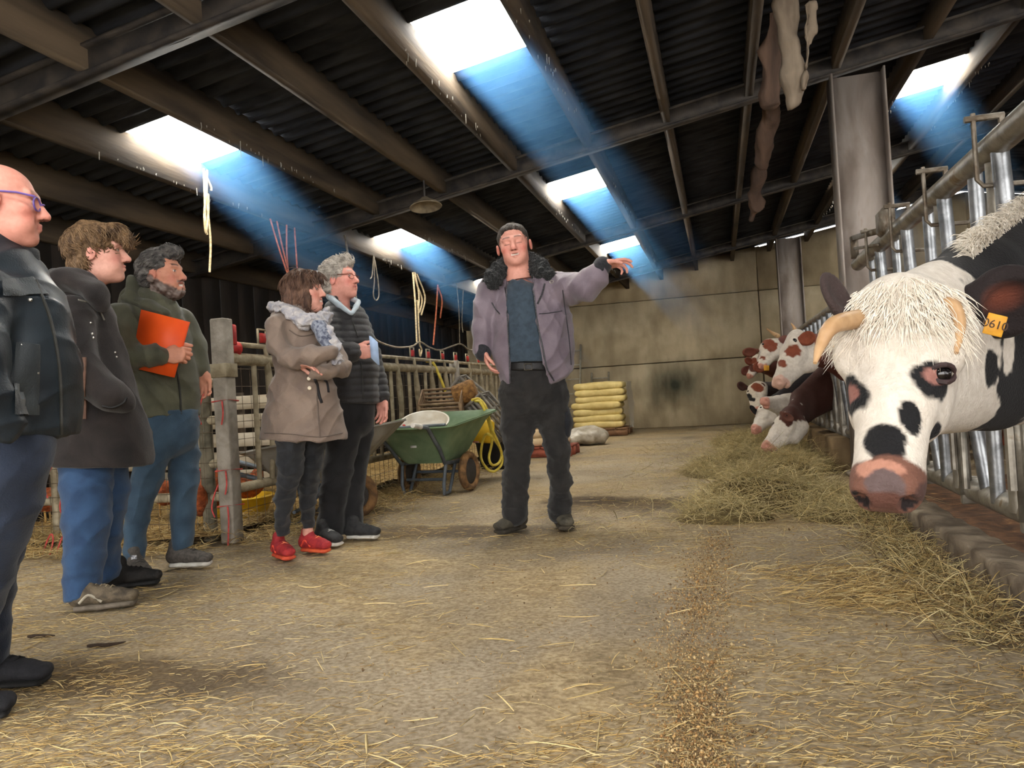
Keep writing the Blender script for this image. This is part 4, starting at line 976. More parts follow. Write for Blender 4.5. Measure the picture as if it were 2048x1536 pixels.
# ---- bald man at the picture's left edge
def bald_man():
    g = Fig('bald man with purple glasses in a dark waxed jacket at the left edge', 2.3, (10, 1400)); k = g.k
    R = head_axes(114, -2, 0); c = g.pt(2, 411, 0); sk = (216, 150, 132); s = 1.0
    hd = make_head(g, c, R, s, sk, g.pt(-30, 520, 0), brow=(170, 130, 112), smile=-.4, nose=1.2, neck_r=.066, blush=(206, 118, 104))
    Mh = mat('white_fringe_hair', srgb(196, 178, 160), srgb(170, 150, 132), 60, .7, .4, stretch=(1, 1, .3))
    hair_mesh(g, c, R, s, [((-.022, 0, .02), (.098, .0815, .072))], [((.06, 0, .02), (.075, .2, .2)), ((-.01, 0, .13), (.2, .2, .085)), ((-.02, 0, -.15), (.2, .2, .1))], Mh, strand=(.002, 160, (1, 1, .3)), amp2=.001, locks=(900, .02, lambda p: (-.4, 0, -1), .0011, .002))
    tor = [(-25, 500, 60, .13), (-20, 570, 95, .18), (5, 650, 118, .2), (22, 740, 116, .21), (28, 830, 108, .2), (24, 900, 104, .2), (20, 960, 100, .2)]
    legs = [[(10, 900, 86, .12, -.08), (-4, 1000, 78, .1, -.1), (-40, 1130, 62, .09, -.1), (-75, 1260, 50, .08, -.1), (-80, 1385, 40, .07, -.1)], [(0, 900, 84, .12, .1), (-10, 1040, 66, .1, .1), (-30, 1180, 52, .09, .14), (-34, 1345, 42, .07, .17)]]
    ib = inner_body(g, [tor] + legs); finish_body(g, [hd, ib], sk)
    M = fabric('waxed_navy', (38, 46, 52), (22, 28, 34), scale=6, rough=.45, sheen=0, bump=.12)
    def cj(f): hem(g, f, (-100, 876), (140, 872))
    jk = g.garment('jacket', [tor, [(-40, 590, 56, .09, -.17), (-56, 700, 52, .09, -.27), (-34, 800, 44, .08, -.28), (8, 850, 36, .07, -.24)], [(-30, 590, 50, .09, .16), (-40, 700, 46, .09, .26), (-10, 800, 42, .08, .27), (20, 850, 34, .07, .22)]], M, h=.008, k=.03, wr=(.005, 14, 3), cr=CRJ, cuts=cj)
    g.garment('collar', [[(-24, 474, 48, .082, 0), (-18, 500, 54, .09, 0), (-8, 535, 66, .12, 0)], [(46, 486, 13, .03, .05), (60, 500, 13, .03, .06), (66, 514, 10, .028, .05)]], fabric('dark_collar', (38, 43, 48), (24, 27, 31)), h=.007, wr=(.004, 26, 2), parent=jk, cuts=lambda f: f.half(g.pt(-20, 464), CU + CR * .35, k=.01))
    Mpw = fabric('pocket_wax', (50, 56, 58), (32, 38, 42), rough=.5)
    patch(jk, [(28, 684), (74, 690), (72, 830), (26, 830)], Mpw, 'chest_pocket'); patch(jk, [(2, 560), (62, 556), (92, 590), (2, 592)], Mpw, 'shoulder_flap')
    for (x, y) in ((42, 690), (74, 746), (60, 600)): stud(jk, x, y, .006, mat('nickel', srgb(190, 186, 178), None, 30, .3, 0, metal=.9), 'snap_button')
    seam(jk, [(70, 560), (100, 640), (118, 740), (122, 868)], .005, mat('dark_zip', srgb(44, 44, 40), None, 60, .5), 'front_edge')
    def ct(f): f.half(g.pt(10, 860), CU, k=.005); hem(g, f, (-120, 1392), (80, 1352))
    g.garment('jeans', legs, M_jeans_dark, k=.02, wr=(.005, 18, 3), cr=CRT, cuts=ct)
    # glasses
    Mg = mat('purple_glasses', srgb(120, 96, 170), srgb(90, 70, 140), 20, .35, 0)
    gl = lambda x, y, z: c + R @ np.array((x, y, z))
    e = MB()
    for sg in (-1, 1):
        e.tube([gl(-.01, sg * .086, .022), gl(.05, sg * .078, .024), gl(.096, sg * .068, .018)], .0032, 6)
        an = np.linspace(0, 2 * math.pi, 20)[:-1]
        e.tube([gl(.104 - .012 * abs(math.cos(a) * .026 + .034) / .06, sg * (.034 + .026 * math.cos(a)), .003 + .02 * math.sin(a)) for a in an], .003, 6, closed=True)
    e.tube([gl(.107, -.01, .008), gl(.111, 0, .01), gl(.107, .01, .008)], .003, 6)
    e.build('glasses', Mg, g.root, True)
    M_sh = mat('black_suede', srgb(38, 38, 42), srgb(24, 24, 27), 20, .85, .3)
    h1 = GZ(-60, 1378); t1 = GZ(118, 1366); t1 = h1 + unit(t1 - h1) * np.linalg.norm(t1 - h1); shoe(g, t1 - unit(t1 - h1) * .3, t1, .105, .11, M_sh, M_sole_black, .025, laces=mat('black_laces', srgb(20, 20, 22), None, 30))
    h2 = GZ(-100, 1452); t2 = GZ(54, 1424); shoe(g, t2 - unit(t2 - h2) * .3, t2, .105, .11, M_sh, M_sole_black, .025)
bald_man()

# ---- woman with crossed arms
def woman():
    g = Fig('woman in taupe coat and pale scarf standing with arms crossed', 4.3, (612, 1112)); k = g.k
    R = head_axes(84, 2, 0); c = g.pt(609, 585, 0); sk = (214, 156, 138); s = .95
    hd = make_head(g, c, R, s, sk, g.pt(600, 640, .02), mouth=.008, brow=(92, 64, 50), female=True, smile=2.0, neck_r=.05)
    Mh = mat('chestnut_bob', srgb(118, 88, 70), srgb(66, 46, 38), 70, .45, .5, stretch=(1, 1, .16))
    hair_mesh(g, c, R, s, [((-.02, 0, .05), (.112, .094, .092)), ((-.045, 0, -.03), (.085, .1, .085)), ((-.055, 0, -.075), (.075, .096, .05)), ((.02, .06, -.05), (.04, .03, .075)), ((.02, -.06, -.05), (.036, .03, .07)), ((.07, 0, .085), (.04, .07, .03))],
              [((.115, 0, -.035), (.075, .072, .1)), ((-.0, 0, -.2), (.2, .2, .075))], Mh, strand=(.004, 95, (1, 1, .2)), amp2=.005, locks=(2600, .075, lambda p: (-.25 if p[2] < .06 else -.1, .5 * np.sign(p[1]) if p[2] > .08 else 0, -1), .0022, .004))
    wR = g.pt(588, 726, -.24); HR = hand_geo(wR, CR * .98 - CU * .2, -CF * .2 - CU, .88, curls=[(10, 15, 10)] * 4)
    tor = [(602, 630, 28, .1), (590, 660, 52, .17), (600, 700, 54, .18), (606, 745, 54, .16), (606, 790, 66, .17), (607, 840, 78, .19), (608, 880, 84, .2), (608, 940, 86, .2)]
    legs = [[(582, 880, 28, .1, -.08), (582, 940, 23, .08, -.08), (568, 1000, 19, .07, -.02), (566, 1070, 12, .05, .06), (564, 1100, 12, .045, .09)], [(628, 870, 26, .1, .08), (622, 930, 22, .08, .08), (616, 1000, 17, .07, .14), (616, 1060, 12, .05, .2), (615, 1088, 12, .045, .22)]]
    ib = inner_body(g, [tor[:6]] + [[(a[0], a[1], a[2], a[3], a[4]) for a in l] for l in legs]);
    # bare ankles
    f = g.field([g.pt(545, 1050, -.15), g.pt(640, 1110, .15)], .006, .04)
    for l in legs: A = l[-2]; B = l[-1]; f.cone(g.pt(A[0], A[1], A[4]), g.pt(B[0], B[1] + 6, B[4]), 11.5 * k, 10.5 * k, .01)
    an = f.mesh(1)
    finish_body(g, [hd, (*HR, hand_col(HR[0], sk, wR, CR)), (an[0], an[1]), ib], sk)
    M = fabric('taupe_coat', (138, 120, 106), (112, 96, 86), scale=6, rough=.7)
    def cj(f): hem(g, f, (515, 878), (695, 880))
    ct_ = g.garment('coat', [tor, [(556, 650, 22, .09, -.14), (556, 690, 22, .085, -.18), (578, 718, 21, .08, -.22), (620, 712, 19, .07, -.25), (660, 705, 15, .06, -.24)],
        [(640, 660, 20, .08, .12), (672, 712, 20, .08, .08), (682, 734, 18, .07, -.02), (656, 742, 16, .06, -.14), (636, 747, 14, .055, -.2)]], M, h=.0075, k=.02, wr=(.004, 18, 3), cr=CRJ, cuts=cj)
    for (x, y) in ((618, 757), (619, 776)): stud(ct_, x, y, .011, mat('cream_button', srgb(226, 214, 190), None, 30, .4, 0), 'button')
    Mb = mat('black_ribbon', srgb(32, 30, 32), None, 30, .8)
    seam(ct_, [(630, 758), (634, 770), (638, 790), (643, 806)], .008, Mb, 'belt_ribbon'); seam(ct_, [(650, 760), (654, 768), (657, 785)], .007, Mb, 'belt_ribbon')
    seam(ct_, [(632, 765), (634, 800), (637, 840), (640, 876)], .004, fabric('coat_edge', (104, 90, 80)), 'front_edge'); seam(ct_, [(530, 866), (580, 868), (640, 874), (684, 866)], .003, MATS['coat_edge'], 'hem_seam', n=40)
    seam(ct_, [(578, 660), (600, 672), (630, 668)], .003, MATS['coat_edge'], 'yoke_seam')
    # scarf
    Ms = fabric('pale_scarf', (198, 192, 188), (150, 150, 160), scale=26, bump=.5, bscale=120)
    sc = g.garment('scarf', [[(562, 614, 11, .05, -.05), (556, 616, 12, .06, .04), (578, 612, 14, .06, .1), (615, 622, 13, .05, .1)], [(560, 616, 12, .05, -.05), (580, 626, 14, .05, -.14), (612, 642, 15, .05, -.16), (640, 646, 14, .05, -.12), (654, 632, 11, .05, -.03)], [(634, 640, 14, .04, -.16), (650, 668, 17, .035, -.19), (668, 700, 16, .035, -.2), (676, 722, 12, .03, -.18)]], Ms, h=.006, k=.012, wr=(.003, 40, 3), cr=(.012, 38, 4, (1, 1, 2.5)), parent=g.root)
    def cs(f): pass
    g.garment('scarf_pattern', [[(636, 650, 15, .035, -.175), (648, 672, 13, .034, -.2), (656, 694, 11, .03, -.21)]], fabric('scarf_grey_print', (150, 156, 168), (70, 76, 96), scale=60, bump=.4), h=.006, wr=(.003, 50, 3), parent=sc)
    def ct(f): f.half(g.pt(600, 850), CU, k=.005); hem(g, f, (545, 1078), (640, 1062))
    g.garment('jeans', legs, M_black_jeans, k=.01, h=.008, wr=(.003, 22, 3), cr=(.006, 22, 8, (1, 1, 2.2)), cuts=ct)
    Mr = mat('red_running_shoe', srgb(176, 50, 48), srgb(140, 36, 44), 30, .75, .25); Mo = mat('orange_sole', srgb(226, 104, 62), srgb(196, 70, 50), 20, .7, .15)
    Ml = mat('coral_laces', srgb(232, 130, 90), None, 30)
    h1 = GZ(550, 1112); t1 = GZ(610, 1132); shoe(g, h1, h1 + unit(t1 - h1) * .26, .09, .1, Mr, Mo, .03, laces=Ml, stripe=mat('coral_stripe', srgb(240, 84, 62), None, 30, .6))
    h2 = GZ(600, 1103); t2 = GZ(672, 1108); shoe(g, h2, h2 + unit(t2 - h2) * .26, .09, .1, Mr, Mo, .03, laces=Ml, stripe=MATS['coral_stripe'])
woman()

# ---- grey-haired man with glasses and blue paper
def glasses_man():
    g = Fig('grey-haired man with glasses in a black quilted jacket', 4.92, (695, 1078)); k = g.k
    R = head_axes(72, 4, 0); c = g.pt(680, 560, 0); sk = (220, 156, 140); s = 1.04
    hd = make_head(g, c, R, s, sk, g.pt(680, 625, .02), brow=(170, 150, 140), smile=.7, neck_r=.06, blush=(212, 120, 108))
    Mh = mat('silver_hair', srgb(206, 198, 186), srgb(140, 132, 122), 50, .6, .5, stretch=(.6, 1, 1))
    hair_mesh(g, c, R, s, [((-.022, 0, .05), (.106, .088, .092)), ((-.06, 0, -.005), (.056, .08, .075)), ((.035, 0, .112), (.05, .06, .026)), ((.062, 0, .1), (.028, .052, .026))],
              [((.11, 0, -.012), (.082, .1, .092)), ((-.02, 0, -.18), (.2, .2, .11)), ((.03, 0, -.055), (.035, .2, .08))], Mh, strand=(.007, 75, (.6, 1, 1)), amp2=.006, locks=(2200, .045, lambda p: (-.7, .2, .35 if p[2] > .08 else -.4), .0022, .008))
    wR = g.pt(712, 703, -.27); HR = hand_geo(wR, CR, CF * .7 + CU * .1, 1.05, curls=[(62, 74, 40), (66, 76, 42), (70, 78, 44), (74, 78, 44)], thumb=(.45, .35))
    wL = g.pt(764, 800, .08); HL = hand_geo(wL, -CU + CR * .05, -CF * .8 - CR * .3, 1.0, left=True, curls=[(22, 30, 20)] * 4, thumb=(.2, .15))
    tor = [(682, 618, 28, .11), (688, 645, 46, .17), (695, 690, 52, .2), (702, 740, 52, .2), (708, 790, 47, .19), (708, 840, 46, .17)]
    legs = [[(690, 800, 44, .12, -.06), (685, 870, 34, .105, -.08), (676, 940, 30, .095, -.09), (664, 1000, 28, .09, -.09), (660, 1075, 26, .085, -.09)], [(718, 800, 34, .12, .08), (714, 870, 32, .105, .09), (706, 950, 25, .095, .05), (704, 1000, 23, .09, .02), (703, 1062, 22, .08, -.01)], [(704, 796, 46, .16, 0), (704, 835, 44, .15, 0)]]
    ib = inner_body(g, [tor] + legs); finish_body(g, [hd, (*HR, hand_col(HR[0], sk, wR, CR)), (*HL, hand_col(HL[0], sk, wL, -CU)), ib], sk)
    M = fabric('black_quilt', (46, 45, 46), (32, 31, 33), scale=14, rough=.6)
    def cj(f): hem(g, f, (650, 800), (765, 806)); px_cut(g, f, [(590, 672, 716), (612, 682, 712), (632, 698, 706)], .1)
    def quilt(V, F):
        N = vnormals(V, F); return V + N * (.007 * np.abs(np.sin(V[:, 2] * math.pi / .042)) ** .6)[:, None]
    jk = g.garment('quilted_jacket', [tor, [(652, 650, 28, .09, -.16), (652, 690, 26, .09, -.22), (672, 708, 22, .08, -.25), (704, 704, 19, .065, -.27)], [(718, 655, 24, .09, .14), (742, 710, 18, .075, .16), (755, 760, 17, .065, .13), (765, 792, 14, .055, .09)]], M, h=.007, k=.025, wr=(.004, 18, 3), cuts=cj, post=quilt)
    seam(jk, [(704, 640), (716, 675)], .004, MATS['dark_zip'], 'zip'); seam(jk, [(722, 726), (725, 760), (726, 798)], .004, MATS['dark_zip'], 'zip')
    Msh = fabric('pale_blue_shirt', (196, 206, 212), (170, 184, 194))
    g.garment('shirt_collar', [[(664, 598, 6, .022, -.1), (678, 610, 6, .02, -.14), (700, 626, 4, .014, -.16)], [(717, 604, 5, .02, -.03), (712, 614, 5, .02, -.09), (704, 627, 4, .014, -.15)], [(664, 598, 6, .022, -.1), (660, 594, 6, .03, .02), (690, 592, 6, .025, .1), (716, 603, 5, .02, .0)]], Msh, h=.006, k=.01, wr=None, parent=g.root)
    def ct(f): f.half(g.pt(700, 790), CU, k=.005); hem(g, f, (630, 1072), (740, 1058))
    g.garment('trousers', legs, M_black_trs, k=.014, wr=(.005, 18, 3), cr=CRT, cuts=ct)
    e = MB(); gl = lambda x, y, z: c + s * (R @ np.array((x, y, z)))
    for sg in (-1, 1):
        e.tube([gl(-.01, sg * .084, .018), gl(.05, sg * .077, .016), gl(.097, sg * .066, .012)], .0028, 6)
        e.tube([gl(.103 - .010 * abs(math.cos(a) * .025 + .034) / .06, sg * (.034 + .025 * math.cos(a)), .003 + .016 * math.sin(a)) for a in np.linspace(0, 6.283, 20)[:-1]], .0022, 6, closed=True)
    e.tube([gl(.106, -.01, .008), gl(.11, 0, .01), gl(.106, .01, .008)], .0025, 6); e.build('glasses', mat('brown_glasses', srgb(120, 60, 40), srgb(80, 40, 30), 20, .35, 0), g.root, True)
    Mk = mat('black_canvas_shoe', srgb(52, 52, 52), srgb(36, 36, 37), 30, .8, .25)
    h1 = GZ(636, 1086); t1 = GZ(688, 1096); shoe(g, h1, h1 + unit(t1 - h1) * .28, .1, .1, Mk, M_sole_white, .03, laces=mat('white_laces', srgb(200, 198, 190), None, 30))
    h2 = GZ(688, 1078); t2 = GZ(765, 1078); shoe(g, h2, h2 + unit(t2 - h2) * .28, .1, .1, Mk, M_sole_white, .03, laces=mat('charcoal_laces', srgb(80, 80, 78), None, 30))
    cs = [g.pt(738, 671, -.30), g.pt(753, 684, -.30), g.pt(757, 731, -.30), g.pt(742, 716, -.30)]
    pa = empty('paper_note', np.mean(cs, 0), 'folded pale blue paper held by the grey-haired man', 'paper')
    for i in range(2):
        q = np.array(cs) + CF * (.006 * i) + CR * .006 * i; q2 = q + CF * .002; MB().add(np.concatenate([q, q2]), [(0, 1, 2, 3), (7, 6, 5, 4), (0, 4, 5, 1), (1, 5, 6, 2), (2, 6, 7, 3), (3, 7, 4, 0)]).build('leaf', mat('blue_paper', srgb(178, 202, 236), None, 10, .8, 0), pa)
glasses_man()

# ================================================================== CATTLE
M_hide = mat('short_hide', (1, 1, 1), (.86, .84, .82), 40, .75, .35, attr=True, spec=.25, bscale=160, stretch=(1, 1, 1), sheen=.04)
M_horn = mat('horn', srgb(196, 160, 118), srgb(160, 122, 84), 8, .45, .1, c3=srgb(120, 92, 66))
M_ceye = mat('cow_eye', srgb(22, 18, 18), srgb(12, 10, 10), 10, .12, 0, spec=.6)
M_tuft = mat('cream_forelock', srgb(238, 230, 216), srgb(214, 202, 184), 50, .7, .2)
WHT, BLK, RED, PNK = (216, 207, 194), (17, 16, 18), (128, 66, 44), (206, 150, 132)
def cow_head_field(h, Q, x, y, z, s, res, extra):
    L = .54 * s; W = lambda a: Q + (x * a[0] + y * a[1] + z * a[2]) * s
    f = Field(*extra, res); R = np.stack([x, y, z], 1); k = .03 * s
    ec = lambda a, b, ra, rb: f.econe(W(a), W(b), (ra[0] * s, ra[1] * s), (rb[0] * s, rb[1] * s), z, k)
    ec((.0, 0, -.055), (.14, 0, -.06), (.104, .065), (.118, .075))
    ec((.14, 0, -.06), (.27, 0, -.062), (.115, .07), (.08, .062))
    ec((.27, 0, -.062), (.43, 0, -.06), (.075, .06), (.066, .052))
    ec((.04, 0, -.19), (.2, 0, -.19), (.085, .105), (.068, .09))
    ec((.2, 0, -.165), (.4, 0, -.115), (.062, .075), (.05, .045))
    for sg in (-1, 1):
        f.ell(W((.125, sg * .104, -.05)), np.array((.055, .03, .04)) * s, R, k=.025 * s)
        f.ell(W((.2, sg * .07, -.12)), np.array((.1, .035, .05)) * s, R, k=.03 * s)
    f.ell(W((.455, 0, -.07)), np.array((.056, .062, .056)) * s, R, k=.03 * s)
    for sg in (-1, 1): f.ell(W((.475, sg * .034, -.055)), np.array((.044, .032, .04)) * s, R, k=.02 * s)
    f.ell(W((.43, 0, -.122)), np.array((.06, .052, .03)) * s, R, k=.012 * s)
    f.ell(W((.5, 0, -.112)), np.array((.03, .12, .006)) * s, R, k=.008 * s, op='s')
    for sg in (-1, 1):
        f.ell(W((.512, sg * .042, -.05)), np.array((.026, .016, .022)) * s, R, k=.01 * s, op='s')
        f.ell(W((.508, sg * .056, -.062)), np.array((.018, .014, .012)) * s, R, k=.008 * s, op='s')
        f.ell(W((.128, sg * .121, -.05)), np.array((.024, .014, .014)) * s, R, k=.008 * s, op='s')
    return f, W, R
def ear_geo(base, tip, up, wdt, s=1.0, res=.006):
    """leaf-shaped cupped ear"""
    base = np.asarray(base, float); tip = np.asarray(tip, float); x = unit(tip - base); L = np.linalg.norm(tip - base); z = unit(up - x * (x @ up)); y = np.cross(z, x); R = np.stack([x, y, z], 1)
    mid = (base + tip) / 2; f = Field(mid - L * .8, mid + L * .8, res)
    f.ell(base + x * L * .52, (L * .52, wdt * .5, wdt * .2), R, k=.01)
    f.cone(base - x * .02, base + x * L * .3, wdt * .22, wdt * .3, .02)
    f.ell(base + x * L * .58 + z * wdt * .2, (L * .4, wdt * .36, wdt * .2), R, k=.012, op='s')
    return f.mesh(1)
def horn(pts, r0, parent):
    p = spline(pts, 16); t = np.linspace(0, 1, 16); V, Q, T = tube_geo(p, r0 * (1 - .82 * t ** 1.3), 12)
    m = MB(); m.add(V, Q, T); return m.build('horn', M_horn, parent, True)
def paint(V, base, spots, seed=0, edge=.012):
    """spots: (centre, (ru, rv, rd), colour, noise) in camera-plane axes through the centre, or a function V->mask"""
    C = np.tile(np.array(srgb(base)), (len(V), 1)); nz = wob(V, 55, seed, 3)
    for sp in spots:
        if callable(sp[0]): m = np.clip(sp[0](V, nz), 0, 1)
        else:
            q = V - sp[0]; e = np.sqrt((q @ CR / sp[1][0]) ** 2 + (q @ CU / sp[1][1]) ** 2 + (q @ CF / sp[1][2]) ** 2)
            m = np.clip((1 + sp[3] * nz - e) / .12, 0, 1)
        C = C * (1 - m[:, None]) + np.array(srgb(sp[2])) * m[:, None]
    return C
def mesh_hit(V, F, px, py):
    b = BVHTree.FromPolygons(V.tolist(), F.tolist()); out = []
    for x, y in zip(px, py):
        v = Vector(ray(x, y)); v.normalize(); h = b.ray_cast(Vector(CP), v); out.append(np.array(h[0]) if h[0] is not None else None)
    return out
def eye_ball(root, c, r, look):
    MB().lathe(c - unit(look) * r * .9, look, [(r * (.9 - math.cos(a)) , r * math.sin(a)) for a in np.linspace(.05, 2.6, 10)], 16).build('eye', M_ceye, root, True)
def ear_tag(root, c, w_, h_, nrm, up, txt=None, colr=(232, 172, 60)):
    n = unit(nrm); up = unit(up - n * (up @ n)); r = np.cross(up, n)
    t = MB().box(c, (w_, h_, .004), np.stack([r, up, n], 1), bev=.0015).build('ear_tag', mat('yellow_ear_tag', srgb(colr), srgb(210, 146, 44), 20, .5, .05), root)
    if txt:
        cu = bpy.data.curves.new('tag_number', 'FONT'); cu.body = txt; cu.size = h_ * .55; cu.align_x = 'CENTER'; cu.align_y = 'CENTER'; cu.extrude = .0006
        cu.materials.append(mat('tag_ink', srgb(70, 46, 24), None, 20, .6, 0)); tmp = bpy.data.objects.new('tmp', cu); COL.objects.link(tmp); dg = bpy.context.evaluated_depsgraph_get(); tme = bpy.data.meshes.new_from_object(tmp.evaluated_get(dg)); bpy.data.objects.remove(tmp)
        o = bpy.data.objects.new('tag_number', tme); COL.objects.link(o); o.parent = t
        o.matrix_local = Matrix.Translation(Vector(c + n * .0028 - world_loc(t))) @ Matrix((*[(r[i], up[i], n[i], 0) for i in range(3)], (0, 0, 0, 1)))
def cow_body(f, sh, d, H=1.4, s=1.0):
    """barrel, hips and legs behind the shoulder point sh (x,y) with body direction d (unit xy, head to tail)"""
    d = np.array((d[0], d[1], 0.)); side = np.cross((0, 0, 1.), d); B = lambda a, b, z: np.array((sh[0], sh[1], 0.)) + d * a * s + side * b * s + np.array((0, 0, z * s))
    z = np.array((0, 0, 1.0))
    f.econe(B(.1, 0, .98), B(.6, 0, .92), (.25, .36), (.31, .4), z, .08); f.econe(B(.6, 0, .92), B(1.2, 0, .95), (.31, .4), (.29, .36), z, .08)
    f.econe(B(1.2, 0, .98), B(1.5, 0, 1.05), (.29, .33), (.22, .26), z, .08); f.econe(B(.15, 0, 1.2), B(1.45, 0, 1.26), (.1, .1), (.12, .1), z, .08)
    for sg in (-1, 1):
        f.cone(B(.12, sg * .16, .8), B(.1, sg * .17, .48), .12, .075, .06); f.cone(B(.1, sg * .17, .48), B(.1, sg * .17, .1), .06, .045, .03); f.cone(B(.08, sg * .17, .09), B(.06, sg * .17, .04), .055, .06, .02)
        f.cone(B(1.4, sg * .16, .9), B(1.3, sg * .18, .66), .17, .1, .06); f.cone(B(1.3, sg * .18, .66), B(1.5, sg * .18, .46), .085, .06, .03); f.cone(B(1.5, sg * .18, .46), B(1.46, sg * .18, .1), .055, .045, .03); f.cone(B(1.44, sg * .18, .09), B(1.42, sg * .18, .04), .055, .06, .02)
    f.cone(B(1.66, 0, 1.1), B(1.72, 0, .5), .03, .02, .03)

# ---- the near cow looking into the camera
def hero_cow():
    M = P(1766, 948, 1.56); Q = P(1798, 585, 1.80); x = unit(M - Q); y = CR * .83 - CF * .55; y = unit(y - x * (y @ x)); z = np.cross(x, y); s = np.linalg.norm(M - Q) / .47
    N1 = P(1960, 640, 2.2); N2 = P(2165, 575, 2.75); sh = P(2240, 700, 2.95)
    base = (sh[0] + .1, sh[1], 0)
    e = empty('cow', base, 'large black and white cow with horns and cream forelock staring at the camera', 'cow', 'cattle at the feed fence')
    lo = np.min([M, Q, N1, N2], 0) - .42; hi = np.max([M, Q, N1, N2], 0) + .42
    f, W, R = cow_head_field(None, Q, x, y, z, s, .0075, (lo, hi))
    up = np.array((0, 0, 1.0))
    f.econe(W((.05, 0, -.12)), N1 - up * .03, (.1, .16), (.14, .25), up, .06); f.econe(N1 - up * .03, N2, (.14, .25), (.2, .38), up, .06)
    f.cone(W((.16, .0, -.2)), P(2010, 770, 2.3), .09, .12, .07)
    V, F = f.mesh(1)
    g = Field((sh[0] - .5, sh[1] - .6, 0), (sh[0] + 2.0, sh[1] + .9, 1.7), .018)
    dv = unit(np.array((1.0, .22, 0)))
    g.econe(N2, np.array((sh[0] + .25, sh[1], 1.02)), (.2, .36), (.26, .4), up, .08); cow_body(g, (sh[0] + .05, sh[1]), dv)
    V2, F2 = g.mesh(1)
    k = 1.72 / FPX
    pix = dict(le=(1700, 795), re=(1868, 762), nose=(1768, 884), s1=(1820, 845), s2=(1867, 866), mz=(1768, 965), ml=(1850, 985), re2=(1872, 752), nk1=(2010, 740), nk2=(1960, 690), pk=(1752, 938))
    keys = list(pix); H = dict(zip(keys, mesh_hit(V, F, [pix[a][0] for a in keys], [pix[a][1] for a in keys])))
    for a in keys:
        if H[a] is None: H[a] = P(*pix[a], 1.7)
    Lc = lambda Vv: (Vv - Q) @ R / s
    sp = []
    # black neck and body, white mane patch and throat
    def neck_m(Vv, nz): l = Lc(Vv); d = (Vv - P(1930, 700, 2.0)) @ unit(CR * .75 + CF * .6 + CU * .32); return (d + .05 * nz) / .02
    sp.append((neck_m, None, BLK, 0))
    sp.append((lambda Vv, nz: np.clip((.20 - np.linalg.norm((Vv - P(2075, 870, 2.25)) / np.array((1, 1, .62)), axis=1) + .05 * nz) / .03, 0, 1), None, WHT, 0))
    sp.append((P(1998, 700, 2.02), (.035, .06, .12), WHT, .3)); sp.append((P(2040, 420, 2.6), (.14, .05, .3), WHT, .3))
    sp.append((P(1968, 735, 1.95), (.035, .05, .1), BLK, .25))
    sp.append((H['le'], (.032, .05, .09), BLK, .12)); sp.append((H['re'], (.052, .052, .09), BLK, .2)); sp.append((H['re2'], (.033, .022, .06), (152, 106, 96), .15)); sp.append((H['le'] + CU * .008 - CR * .004, (.012, .025, .06), (150, 100, 90), .1))
    sp.append((H['nose'], (.044, .048, .06), BLK, .12)); sp.append((H['s1'] + CU * .01 + CR * .004, (.023, .04, .05), BLK, .12)); sp.append((H['s2'], (.02, .027, .05), BLK, .12))
    def mzl(Vv, nz): l = Lc(Vv); return (l[:, 0] - .425 + .012 * nz - .25 * np.clip(-.1 - l[:, 2], 0, .2)) / .008
    sp.append((mzl, None, (112, 76, 62), 0)); sp.append((H['pk'], (.05, .018, .05), (176, 126, 106), .25)); sp.append((H['mz'] - CU * .006, (.035, .03, .06), (96, 80, 78), .2)); sp.append((H['mz'] - CU * .04, (.06, .02, .06), (92, 60, 50), .2))
    sp.append((lambda Vv, nz: ((Lc(Vv)[:, 0] > .49) & (np.abs(np.abs(Lc(Vv)[:, 1]) - .045) < .016) & (np.abs(Lc(Vv)[:, 2] + .052) < .02)) * 1., None, (30, 22, 22), 0))
    sp.append((H['ml'], (.03, .02, .05), (80, 56, 50), .25))
    C1 = paint(V, WHT, sp, 3); C2 = paint(V2, BLK, [(np.array((sh[0] + .9, sh[1] - .2, .8)), (.3, .25, .5), WHT, .4), (np.array((sh[0] + .4, sh[1], .45)), (.6, .25, .6), WHT, .3)], 4)
    Vj, Fj, Cj = join_geo([(V, F, C1), (V2, F2, C2)]); b = sdf_obj('body', Vj, Fj, M_hide, e, Cj)
    for (ex, ey) in ((1886, 748), (1689, 776)):
        hh = mesh_hit(V, F, [ex], [ey])[0]
        if hh is not None:
            m = MB(); c = hh + CF * .006; m.lathe(c, -CF, [(-.02 * math.cos(a), .02 * math.sin(a)) for a in np.linspace(0.05, 3.09, 12)], 18); m.build('eye', M_ceye, e, True)
            for k_, dy in ((1, .5), (-1, -.45)):
                m = MB(); m.tube([c - CF * .017 + CR * .028 * math.cos(t) + CU * (.019 * math.sin(t) * k_ + .001) + CF * .014 * abs(math.cos(t)) for t in np.linspace(.0, math.pi, 9)], [.002, .005, .006, .006, .006, .006, .006, .005, .002], 8); m.build('eyelid', mat('cow_eyelid', srgb(70, 50, 48), srgb(48, 36, 36), 30, .6, .1), e, True)
    # horns
    horn([W((.045, .07, -.03)), P(1900, 612, 1.74), P(1919, 650, 1.70), P(1912, 706, 1.66)], .026, e)
    horn([W((.045, -.07, -.03)), P(1668, 650, 1.72), P(1642, 690, 1.70), P(1630, 726, 1.67)], .024, e)
    # ears
    er = ear_geo(P(1928, 612, 1.92), P(2090, 598, 1.86), -CF * .8 - CU * .45, .2); l = er[0]
    inn = np.clip((.05 - np.linalg.norm((l - P(2010, 600, 1.86)) * np.array((.8, .8, 1)), axis=1)) / .03, 0, 1)[:, None]
    Ce = np.tile(np.array(srgb(34, 26, 26)), (len(l), 1)) * (1 - inn) + np.array(srgb(120, 66, 50)) * inn
    sdf_obj('ear', er[0], er[1], M_hide, e, Ce)
